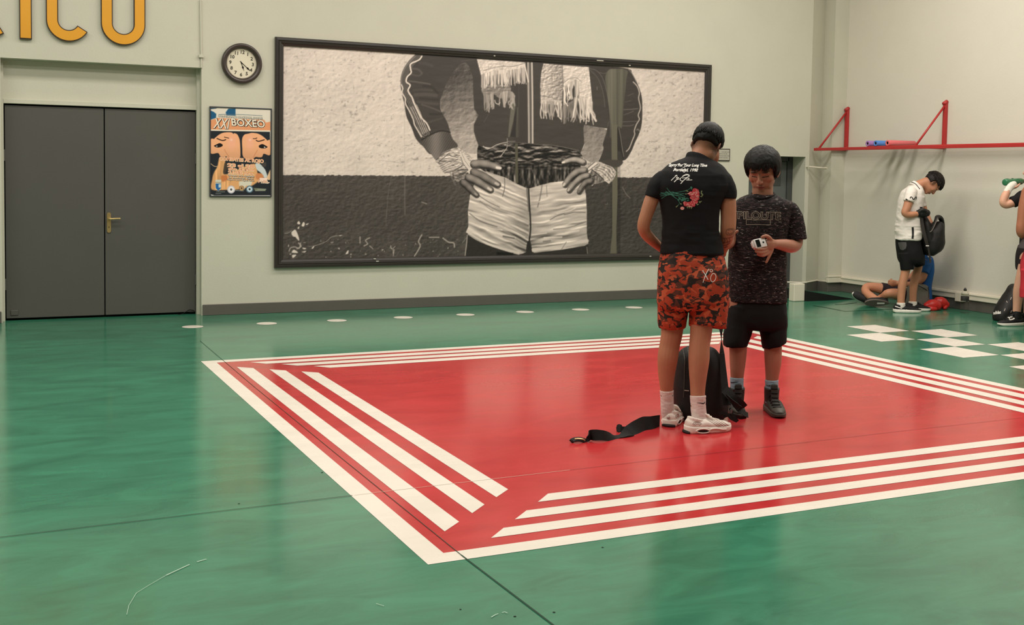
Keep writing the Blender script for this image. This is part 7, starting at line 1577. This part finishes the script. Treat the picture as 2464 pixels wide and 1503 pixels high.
# ---- pair of red boxing gloves
M_RG = mat('red_glove_leather', rgb(196, 40, 36), 0.38, 0.45, nscale=14, namt=0.1); M_CUFF = mat('dark_cuff', rgb(46, 22, 22), 0.6, 0.3, nscale=14, namt=0.2)
def boxing_glove(lab, pts, th, cuff, dep):
    t_ = thing('boxing_glove', lab, 'boxing glove', tuple(D(pts[0][0], pts[0][1], dep)), 'red boxing gloves on the floor')
    T = Tubes(); T.limb([(x, y, dep+dz, r) for x, y, dz, r in pts], 20, 4, 0.9); fuse('glove_mitt', T, M_RG, t_, 0.005, 3)
    T = Tubes(); T.limb([(x, y, dep+dz, r) for x, y, dz, r in th], 14); fuse('glove_thumb', T, M_RG, t_, 0.005, 2)
    T = Tubes(); T.limb([(x, y, dep+dz, r) for x, y, dz, r in cuff], 18, 3, 0.9, False); fuse('glove_cuff', T, M_CUFF, t_, 0.005, 2)
boxing_glove('red boxing glove on the floor, the one nearer the standing boy', [(2231, 736, 0, 10), (2239, 734.5, 0, 14), (2248, 734.5, 0, 14.6), (2254, 736, 0, 12.5)], [(2236, 741, -0.04, 6), (2243, 743, -0.05, 6.4), (2250, 743, -0.045, 5.5)], [(2252, 736, 0, 12), (2256, 737, 0, 11), (2260, 738, 0.0, 10)], 12.98)
boxing_glove('red boxing glove on the floor, the one nearer the water bottle', [(2276, 733, 0, 9.5), (2270, 730, 0, 13), (2262, 727, 0, 14), (2257, 725.5, 0, 12)], [(2276, 738, -0.04, 4.6), (2273, 741, -0.05, 4.4)], [(2263, 730, 0.02, 11.5), (2259, 731, 0.02, 11.5), (2256, 732, 0.02, 11)], 13.10)
# ---- water bottle
bt = G(2320.5, 752.5); bo = thing('water_bottle', 'clear plastic water bottle with black cap and label by the right wall', 'bottle', tuple(bt))
kz = bt.z
def lathe_z(prof, c, n=28):
    bm = bmesh.new(); rg = [[bm.verts.new((c.x+r*math.cos(2*math.pi*j/n), c.y+r*math.sin(2*math.pi*j/n), c.z+z)) for j in range(n)] for r, z in prof]
    for i in range(len(rg)-1):
        for j in range(n): bm.faces.new((rg[i][j], rg[i][(j+1) % n], rg[i+1][(j+1) % n], rg[i+1][j]))
    if prof[0][0] > 0: bm.faces.new(rg[0][::-1])
    if prof[-1][0] > 0: bm.faces.new(rg[-1])
    return bm
def glass(name, col, rough=0.05, ior=1.33):
    m = mat(name, col, rough, 0.5, trans=1.0, nscale=8, namt=0.02); m.node_tree.nodes['Principled BSDF'].inputs['IOR'].default_value = ior; return m
bmobj('bottle_body', lathe_z([(0.036, 0.001), (0.042, 0.006), (0.044, 0.02), (0.043, 0.06), (0.038, 0.085), (0.043, 0.115), (0.044, 0.13), (0.043, 0.135), (0.0435, 0.195), (0.044, 0.205), (0.040, 0.225), (0.028, 0.243), (0.016, 0.252), (0.0155, 0.262)], bt), glass('clear_plastic', (0.93, 0.95, 0.93, 1), 0.04, 1.03), bo, True)
bmobj('bottle_label', lathe_z([(0.0446, 0.140), (0.0450, 0.141), (0.0450, 0.190), (0.0446, 0.191)], bt), mat('dark_label', rgb(52, 50, 48), 0.5, 0.35, nscale=60, namt=0.35), bo, True)
bmobj('bottle_cap', lathe_z([(0.0175, 0.252), (0.0175, 0.268), (0.0150, 0.271), (0.0110, 0.273), (0.0105, 0.284), (0.008, 0.287)], bt), M_DB, bo, True)

# ---- black sports backpack at the right edge
D7 = 12.12
ab = thing('backpack', 'black backpack with white lettering on the floor at the right edge', 'backpack', tuple(G(2420, 768)))
T = Tubes(); T.rows([(684, 2436, 2450, D7+0.06, 0.05), (690, 2428, 2456, D7+0.05, 0.08), (704, 2420, 2460, D7+0.04, 0.10), (722, 2408, 2464, D7+0.02, 0.12), (740, 2398, 2466, D7, 0.13), (755, 2392, 2460, D7-0.01, 0.12), (768, 2391, 2458, D7-0.01, 0.115), (772, 2395, 2454, D7-0.01, 0.10)], 36, 3, 2.5)
a7 = fuse('bag_body', T, M_BP, ab, 0.006, 3); wrinkle(a7, 0.006, (8, 8, 8), 81)
dc = Decal(bvh_of([a7]), 0.002); dc.text('adidas', 2399.5, 751.5, 8.2, 18, 0, 0.035, -0.12); dc.build('bag_lettering', M_TW, a7)
dc = Decal(bvh_of([a7]), 0.003)
for pts in ([(2434, 715), (2431.5, 721)], [(2422, 724), (2424, 728)], [(2419, 742), (2416.5, 748)], [(2434, 746), (2432, 752)]): dc.stroke([pts[0], ((pts[0][0]+pts[1][0])/2, (pts[0][1]+pts[1][1])/2), pts[1]], 1.6, 3)
dc.build('bag_reflector', M_GREYP, a7)
T = Tubes(); T.limb([(2444, 688, D7-0.04, 2.2), (2448, 682, D7-0.02, 2.2), (2454, 684, D7, 2.2)], 10); fuse('bag_handle', T, M_BP, ab, 0.005, 1)

# ---- two people cut off by the right edge
D8 = 11.82
p5 = thing('person', 'person in black t-shirt at the right edge drinking from a green bottle', 'person', (G(2461, 777).x, G(2461, 777).y, 0))
T = Tubes()
h5 = Head(D(2488, 414, D8), head_frame(-RH, -8), 1.0); h5.build(T)
T.limb([(2493, 466, D8, 18, 1.3), (2493, 450, D8, 14), (2490, 432, D8, 13)], 16)
T.rows([(466, 2477, 2513, D8, 0.14), (490, 2467, 2521, D8, 0.16), (540, 2465, 2515, D8, 0.15), (610, 2467, 2511, D8, 0.15)], 26, 3)
T.limb([(2481, 468, D8-0.15, 13), (2460, 480, D8-0.20, 11.5), (2436, 488, D8-0.22, 10.4), (2420, 492, D8-0.22, 9.8), (2414, 485, D8-0.22, 9.2), (2419, 470, D8-0.21, 9.4), (2425, 459, D8-0.20, 7.4), (2428, 453, D8-0.19, 7.0)], 16)
hand(T, D(2430, 453, D8-0.19), RH*0.72+FH*0.62+UP*0.12, UP, 1, 0.92, (12, 14, 18, 24), 0.05, (45, 15))
T.limb([(2503, 470, D8+0.15, 13), (2509, 520, D8+0.2, 11), (2496, 560, D8+0.14, 9), (2481, 585, D8+0.05, 7.5)], 12)
T.limb([(2472, 620, D8-0.08, 17), (2460, 660, D8-0.10, 13.5), (2456, 676, D8-0.10, 13), (2451, 700, D8-0.10, 12.6), (2449, 722, D8-0.10, 11), (2447, 745, D8-0.10, 9.5), (2446, 764, D8-0.10, 9.5)], 16)
T.limb([(2491, 620, D8+0.02, 24), (2481, 665, D8, 13), (2477, 700, D8, 12), (2473, 745, D8, 9.5), (2472, 768, D8, 9.5)], 16)
body = fuse('body', T, M_SKIN, p5, 0.006, 3); q = h5.sculpt(body); hm = (np.abs(q[:, 0]) < 0.11) & (np.abs(q[:, 1]) < 0.14) & (q[:, 2] > -0.125) & (q[:, 2] < 0.16)
paint(body, skin_cols(body, q, h5, tuple(s2l((206, 156, 130))), tuple(s2l((160, 94, 82))), (0.02, 0.015, 0.012), hm))
hair_shell(h5, 'hair', M_HAIR, p5, 0.018, mk3, noise_amp=0.004, nf=90)
T = Tubes()
T.rows([(458, 2477, 2511, D8, 0.11), (468, 2469, 2519, D8, 0.15), (490, 2463, 2524, D8, 0.175), (540, 2461, 2519, D8, 0.17), (598, 2459, 2517, D8, 0.175), (602, 2459, 2517, D8, 0.175)], 36, 3, 2.3)
T.limb([(2483, 470, D8-0.14, 18), (2459, 474, D8-0.19, 15.5), (2450, 481, D8-0.21, 13.5), (2440, 485, D8-0.22, 13.5), (2436, 487, D8-0.22, 13.5)], 20, 3, 1.0, False); T.limb([(2503, 472, D8+0.15, 15), (2507, 500, D8+0.19, 14), (2508, 515, D8+0.2, 14)], 18, 3, 1.0, False)
t5 = fuse('t_shirt', T, M_TEE, p5, 0.006, 3); wrinkle(t5, 0.005, (8, 8, 10), 91)
T = Tubes(); T.rows([(590, 2456, 2512, D8, 0.165), (612, 2450, 2512, D8, 0.18), (640, 2449, 2508, D8, 0.18), (650, 2450, 2506, D8, 0.16)], 32, 3, 2.3)
T.limb([(2474, 630, D8-0.08, 23), (2469, 652, D8-0.10, 18.5), (2467, 665, D8-0.10, 17.5)], 20, 3, 1.0, False); T.limb([(2487, 630, D8+0.02, 22), (2483, 655, D8, 18), (2481, 670, D8, 17)], 20, 3, 1.0, False)
fuse('shorts', T, mat('dark_brown_shorts', rgb(34, 26, 28), 0.7, 0.25, nscale=10, namt=0.15), p5, 0.006, 3)
sock('sock', [(2448, 749, D8-0.10, 10.4), (2447, 756, D8-0.10, 10.4), (2446, 766, D8-0.10, 10)], M_BSH, p5); sock('sock', [(2482.5, 749, D8, 10.4), (2473, 756, D8, 10.4), (2472, 768, D8, 10)], M_BSH, p5)
M_WLE = mat('white_panel_leather', rgb(234, 228, 218), 0.45, 0.4, nscale=18, namt=0.03)
za = Z(2380, 590, 7.512)
for k, (px_, dp_) in enumerate(((2446.5, D8-0.10), (2472.5, D8))):
    a = D(px_, 766, dp_); dd = (-RH*0.985-FH*0.17).normalized() if k == 0 else (-RH*0.95-FH*0.31).normalized(); hp = Vector((a.x, a.y, 0))-dd*0.07
    o, W_ = shoe('shoe', hp, dd, p5, 0.285, 0.088, 0.1, M_BSH, M_WSO, 0.028, 0.100, side=-1, toe_h=0.060, lace=M_BLK)
    dc = Decal(bvh_of([o]), 0.0012); ox = (0, 0) if k == 0 else (35.5, 11)
    for pts in (za(150, 1325, 190, 1305, 250, 1298, 285, 1340, 215, 1338), za(330, 1300, 370, 1290, 425, 1278, 465, 1325, 425, 1345, 375, 1355)): dc.poly([(x+ox[0], y+ox[1]) for x, y in pts])
    dc.stroke([(x+ox[0], y+ox[1]) for x, y in za(450, 1240, 485, 1270, 530, 1290, 575, 1285)], 1.3, 3); dc.build('shoe_panel', M_WLE, o)
    dc = Decal(bvh_of([o]), 0.002); dc.stroke([(x+ox[0], y+ox[1]) for x, y in za(380, 1350, 385, 1310, 400, 1330, 440, 1310, 470, 1300)], [1.2, 1.6, 2.0, 1.4, 0.8], 3); dc.build('shoe_mark', M_BLK, o)
# white wrap on the wrist and the green bottle
T = Tubes(); T.limb([(2423, 462.5, D8-0.205, 8.6), (2427, 455, D8-0.195, 8.4), (2431, 450, D8-0.185, 8.8), (2436, 446, D8-0.17, 9.2), (2440, 443.5, D8-0.16, 8.4)], 18, 3, 0.85); w5 = fuse('hand_wrap', T, mat('white_wrap', rgb(222, 218, 206), 0.75, 0.2, nscale=50, namt=0.08), p5, 0.005, 2); wrinkle(w5, 0.002, (40, 40, 60), 3)
gbn = thing('drinking_bottle', 'green bottle held level by the wrapped hand at the right edge', 'bottle', tuple(D(2445, 438, D8-0.13)))
M_GB = mat('green_bottle', rgb(44, 112, 74), 0.22, 0.5, nscale=6, namt=0.15, coat=0.3)
a0, a1_ = D(2417, 438.5, D8-0.155), D(2461, 436, D8-0.03); ax_ = (a1_-a0).normalized(); L_ = (a1_-a0).length; bm = bmesh.new()
pf = [(0.0, 0.026), (0.003, 0.033), (0.012, 0.0355), (0.06, 0.0355), (0.085, 0.034), (0.11, 0.0325), (0.14, 0.035), (L_*0.86, 0.0355), (L_*0.95, 0.028), (L_, 0.017)]
bm_tube(bm, [a0+ax_*x for x, r in pf], [r for x, r in pf], 24); bmobj('bottle_body', bm, M_GB, gbn, True)
bm = bmesh.new(); bm_tube(bm, [a1_, a1_+ax_*0.02, a1_+ax_*0.035], [0.02, 0.02, 0.012], 18); bmobj('bottle_spout', bm, M_DB, gbn, True)
bm = bmesh.new()
for f in (0.10, 0.16, 0.42): bm_box(bm, a0+ax_*(f*L_)+UP*0.033-Vector((0.008, 0.008, 0)), a0+ax_*(f*L_)+UP*0.0385+Vector((0.008, 0.008, 0)), 0.002)
bmobj('bottle_grip', bm, M_GB, gbn)
# nearer person, only an elbow, the hem of a vest and red shorts in view
D9 = 11.3
p6 = thing('person', 'person in grey vest and red shorts at the right edge, mostly cut off, arm bent', 'person', (G(2508, 800).x, G(2508, 800).y, 0))
T = Tubes()
h6 = Head(D(2512, 392, D9), head_frame(RH*0.8+FH*0.5, 10), 1.0); h6.build(T)
T.limb([(2512, 452, D9, 18, 1.2), (2512, 432, D9, 14), (2512, 412, D9, 13.5)], 16)
T.rows([(452, 2478, 2546, D9, 0.10), (490, 2474, 2552, D9, 0.115), (540, 2474, 2546, D9, 0.105), (610, 2472, 2548, D9, 0.12), (650, 2474, 2550, D9, 0.12)], 26, 3)
T.limb([(2476, 462, D9, 17), (2465, 495, D9, 13.6), (2460, 530, D9, 12.4), (2457, 550, D9, 11.6), (2459, 562, D9+0.02, 11), (2472, 568, D9+0.08, 10), (2490, 572, D9+0.15, 8), (2500, 572, D9+0.18, 7)], 16)
hand(T, D(2500, 572, D9+0.18), D(2520, 570, D9+0.22)-D(2500, 572, D9+0.18), -FH, 1, 0.95, (45, 45, 45, 45))
T.limb([(2548, 462, D9, 16), (2560, 520, D9, 12.5), (2556, 562, D9+0.05, 11), (2530, 572, D9+0.18, 8)], 14)
T.limb([(2492, 650, D9-0.02, 24), (2488, 710, D9-0.02, 15), (2487, 745, D9-0.02, 13), (2486, 785, D9-0.02, 9), (2486, 802, D9-0.02, 9)], 14); T.limb([(2532, 650, D9+0.02, 24), (2534, 710, D9+0.02, 15), (2534, 745, D9+0.02, 13), (2534, 785, D9+0.02, 9), (2534, 798, D9+0.02, 9)], 14)
body = fuse('body', T, M_SKIN, p6, 0.007, 3); q = h6.sculpt(body); hm = (np.abs(q[:, 0]) < 0.11) & (np.abs(q[:, 1]) < 0.14) & (q[:, 2] > -0.125) & (q[:, 2] < 0.16)
paint(body, skin_cols(body, q, h6, tuple(s2l((160, 102, 76))), tuple(s2l((130, 74, 62))), (0.02, 0.015, 0.012), hm))
hair_shell(h6, 'hair', M_HAIR, p6, 0.018, mk3, noise_amp=0.004, nf=90)
T = Tubes(); T.rows([(452, 2488, 2536, D9, 0.105), (470, 2476, 2548, D9, 0.125), (510, 2472, 2552, D9, 0.128), (560, 2468, 2550, D9, 0.125), (592, 2454, 2556, D9, 0.140), (599, 2453, 2557, D9, 0.142)], 36, 3, 2.3)
fuse('vest', T, mat('dark_grey_vest', rgb(70, 62, 64), 0.75, 0.2, nscale=10, namt=0.12), p6, 0.006, 3)
T = Tubes(); T.rows([(590, 2474, 2550, D9, 0.13), (622, 2462, 2556, D9, 0.14), (650, 2458, 2560, D9, 0.14), (668, 2460, 2560, D9, 0.12)], 32, 3, 2.4)
T.limb([(2487, 650, D9-0.02, 29), (2485, 690, D9-0.02, 28), (2484, 716, D9-0.02, 28)], 20, 3, 1.0, False); T.limb([(2535, 650, D9+0.02, 28), (2536, 690, D9+0.02, 27), (2537, 712, D9+0.02, 27)], 20, 3, 1.0, False)
r6 = fuse('shorts', T, mat('red_shorts', rgb(186, 44, 56), 0.6, 0.3, nscale=10, namt=0.12), p6, 0.006, 3); wrinkle(r6, 0.006, (9, 9, 7), 95)
for k, (px_, dp_) in enumerate(((2486, D9-0.02), (2534, D9+0.02))):
    a = D(px_, 802, dp_); dd = (RH*0.5+FH*0.86).normalized(); hp = Vector((a.x, a.y, 0))-dd*0.066; shoe('shoe', hp, dd, p6, 0.285, 0.088, 0.1, M_BSH, M_WSO, 0.028, 0.100, side=1, toe_h=0.060, lace=M_BLK)
# ================================================================== THINGS ON THE RING
# ---- black backpack standing between the two
DB = 6.98
fb = thing('backpack', 'black backpack standing on the red floor between the two people in the ring', 'backpack', tuple(G(1690, 1008)))
M_BPK = mat('black_backpack_cloth', rgb(24, 21, 21), 0.6, 0.3, nscale=16, namt=0.2, bump=0.1, bscale=140)
T = Tubes()
T.rows([(833, 1662, 1698, DB, 0.05), (837, 1648, 1715, DB, 0.08), (848, 1636, 1728, DB, 0.105), (870, 1627, 1737, DB, 0.125), (910, 1622, 1742, DB, 0.135), (955, 1620, 1748, DB, 0.14), (985, 1625, 1748, DB, 0.14), (1003, 1636, 1738, DB, 0.13), (1008, 1642, 1732, DB, 0.12)], 44, 3, 2.6)
bd = fuse('bag_body', T, M_BPK, fb, 0.005, 3); wrinkle(bd, 0.007, (7, 7, 5), 101)
zb_ = Z(1480, 640, 3.416); dc = Decal(bvh_of([bd]), 0.004)
dc.stroke(zb_(560, 680, 575, 760, 572, 850, 570, 960, 565, 1080), 2.4); dc.stroke(zb_(600, 672, 606, 760, 606, 850), 2.0)
dc.build('bag_piping', mat('grey_black_piping', rgb(62, 56, 52), 0.45, 0.4, nscale=40, namt=0.2), fb)
dc = Decal(bvh_of([bd]), 0.004); dc.stroke(zb_(572, 1020, 590, 1022, 608, 1024), 2.0); dc.build('zip_pull', M_GREYP, fb)
# strap lifted by the tall one: twisted webbing from the bag up to his hands
WB = mat('black_webbing', rgb(20, 18, 18), 0.6, 0.3, nscale=60, namt=0.2)
bm = bmesh.new()
pts = smooth_path([D(1722, 640, 6.93), D(1728, 700, 6.93), D(1733, 770, 6.92), D(1735, 792, 6.915), D(1736, 817, 6.91), D(1737, 845, 6.90), D(1740, 890, 6.87), D(1745, 940, 6.83), D(1750, 975, 6.80)], 6)
n_ = len(pts); wd = []; ws = []
for i, p in enumerate(pts):
    py_ = float(np.interp(i/(n_-1), [0, 0.125, 0.25, 0.375, 0.5, 0.625, 0.75, 0.875, 1], [640, 700, 770, 792, 817, 845, 890, 940, 975])); a = np.interp(py_, [640, 780, 817, 850, 975], [0.15, 0.2, 1.5, 0.4, 0.2]); ws.append(RH*math.cos(a)+FH*math.sin(a)); wd.append(np.interp(py_, [640, 780, 817, 850, 900, 975], [0.028, 0.032, 0.020, 0.034, 0.045, 0.05]))
bm_ribbon(bm, pts, wd, 0.004, ws); bmobj('shoulder_strap', bm, WB, fb)
# loose straps and buckles trailing to the right
zt_ = Z(1700, 880, 10.02); bm = bmesh.new()
def fl(*p, dep): return [D(x, y, d) for (x, y), d in zip(zt_(*p), dep)]
bm_ribbon(bm, smooth_path(fl(430, 560, 520, 640, 640, 780, 800, 900, 900, 1010, dep=(6.82, 6.80, 6.78, 6.78, 6.80)), 5), 0.055, 0.004, RH*0.7+UP*0.5)
bm_ribbon(bm, smooth_path(fl(480, 720, 640, 880, 800, 1040, 900, 1130, 1000, 1190, dep=(6.80, 6.77, 6.76, 6.77, 6.79)), 5), [0.05]*8+[0.042]*9+[0.034]*4, 0.004, RH*0.5-UP*0.75)
bm_ribbon(bm, smooth_path(fl(300, 1160, 420, 1130, 520, 1180, 600, 1260, 740, 1330, dep=(6.80, 6.79, 6.78, 6.77, 6.76)), 5), 0.020, 0.004, UP)
bm_ribbon(bm, smooth_path(fl(420, 1220, 560, 1180, 700, 1210, 820, 1250, 960, 1230, dep=(6.80, 6.78, 6.77, 6.78, 6.79)), 5), 0.018, 0.004, UP)
bm_ribbon(bm, smooth_path(fl(560, 1020, 600, 1100, 640, 1190, 760, 1330, dep=(6.78, 6.775, 6.77, 6.765)), 5), 0.014, 0.004, RH)
bmobj('loose_straps', bm, WB, fb)
bm = bmesh.new(); c_ = D(1759.5, 989, 6.775); bm_box(bm, (c_.x-0.006, c_.y-0.006, c_.z-0.014), (c_.x+0.006, c_.y+0.006, c_.z+0.014), 0.003); bmobj('strap_buckle', bm, mat('grey_buckle', rgb(96, 92, 94), 0.35, 0.5, nscale=30, namt=0.1), fb)
bm = bmesh.new(); c_ = D(1751, 941, 6.82); bm_box(bm, (c_.x-0.004, c_.y-0.004, c_.z-0.011), (c_.x+0.004, c_.y+0.004, c_.z+0.011), 0.002); bmobj('strap_tag', bm, M_DW, fb)

# ---- black belt lying on the red floor
bl = thing('belt', 'black cloth belt lying twisted on the red floor left of the white shoes', 'belt', tuple(G(1470, 1040)))
zl = Z(1360, 980, 10.267); bm = bmesh.new()
def gp(x, y, z): (a, b), = zl(x, y); return G(a, b, z)
M_BELT = mat('black_belt_cloth', rgb(22, 20, 20), 0.7, 0.25, nscale=40, namt=0.2)
path_ = [gp(500, 815, 0.006), gp(570, 775, 0.02), gp(620, 690, 0.034), gp(760, 680, 0.038), gp(950, 690, 0.034), gp(1120, 715, 0.018), gp(1270, 722, 0.006), gp(1450, 690, 0.006), gp(1620, 590, 0.018), gp(1780, 500, 0.028), gp(1960, 400, 0.036), gp(2150, 370, 0.036), gp(2330, 330, 0.034)]
sd_ = [UP, UP+FH*0.2, UP, UP*0.9+FH*0.3, UP*0.8+FH*0.4, UP*0.5+FH*0.8, FH, FH, FH*0.8+UP*0.5, FH*0.7+UP*0.7, FH*0.5+UP*0.8, UP*0.8+FH*0.5, UP]
pp_ = smooth_path(path_, 6); n_ = len(pp_); ws = [sd_[min(int(i/6), 12)].lerp(sd_[min(int(i/6)+1, 12)], (i % 6)/6) for i in range(n_)]
wd = [np.interp(i/6, range(13), [0.012, 0.03, 0.060, 0.062, 0.058, 0.055, 0.05, 0.07, 0.085, 0.09, 0.085, 0.075, 0.07]) for i in range(n_)]
bm_ribbon(bm, pp_, wd, 0.004, ws); bmobj('belt_band', bm, M_BELT, bl)
bm = bmesh.new(); bm_ribbon(bm, smooth_path([gp(1600, 540, 0.02), gp(1480, 530, 0.016), gp(1400, 525, 0.02), gp(1340, 510, 0.024), gp(1270, 545, 0.012)], 5), [0.02]*5+[0.028]*5+[0.045]*5+[0.05]*4+[0.03]*2, 0.004, UP*0.8+FH*0.5); bmobj('belt_tail', bm, M_BELT, bl)
bm = bmesh.new(); bm_ribbon(bm, smooth_path([gp(150, 845, 0.008), gp(180, 810, 0.014), gp(270, 790, 0.020), gp(380, 790, 0.018), gp(490, 820, 0.008)], 5), 0.026, 0.008, UP*0.7+FH*0.7); bk = bmobj('belt_buckle', bm, M_DARKS, bl)
bm = bmesh.new(); bm_ribbon(bm, smooth_path([gp(235, 775, 0.026), gp(330, 768, 0.027), gp(430, 780, 0.022), gp(490, 812, 0.013)], 5), 0.006, 0.005, UP*0.7+FH*0.7); bm_ribbon(bm, smooth_path([gp(170, 770, 0.018), gp(200, 800, 0.016), gp(225, 825, 0.010)], 4), 0.006, 0.004, RH)
bmobj('buckle_plate', bm, mat('gold_buckle', rgb(208, 168, 120), 0.3, 0.5, 0.6, nscale=40, namt=0.15), bk)
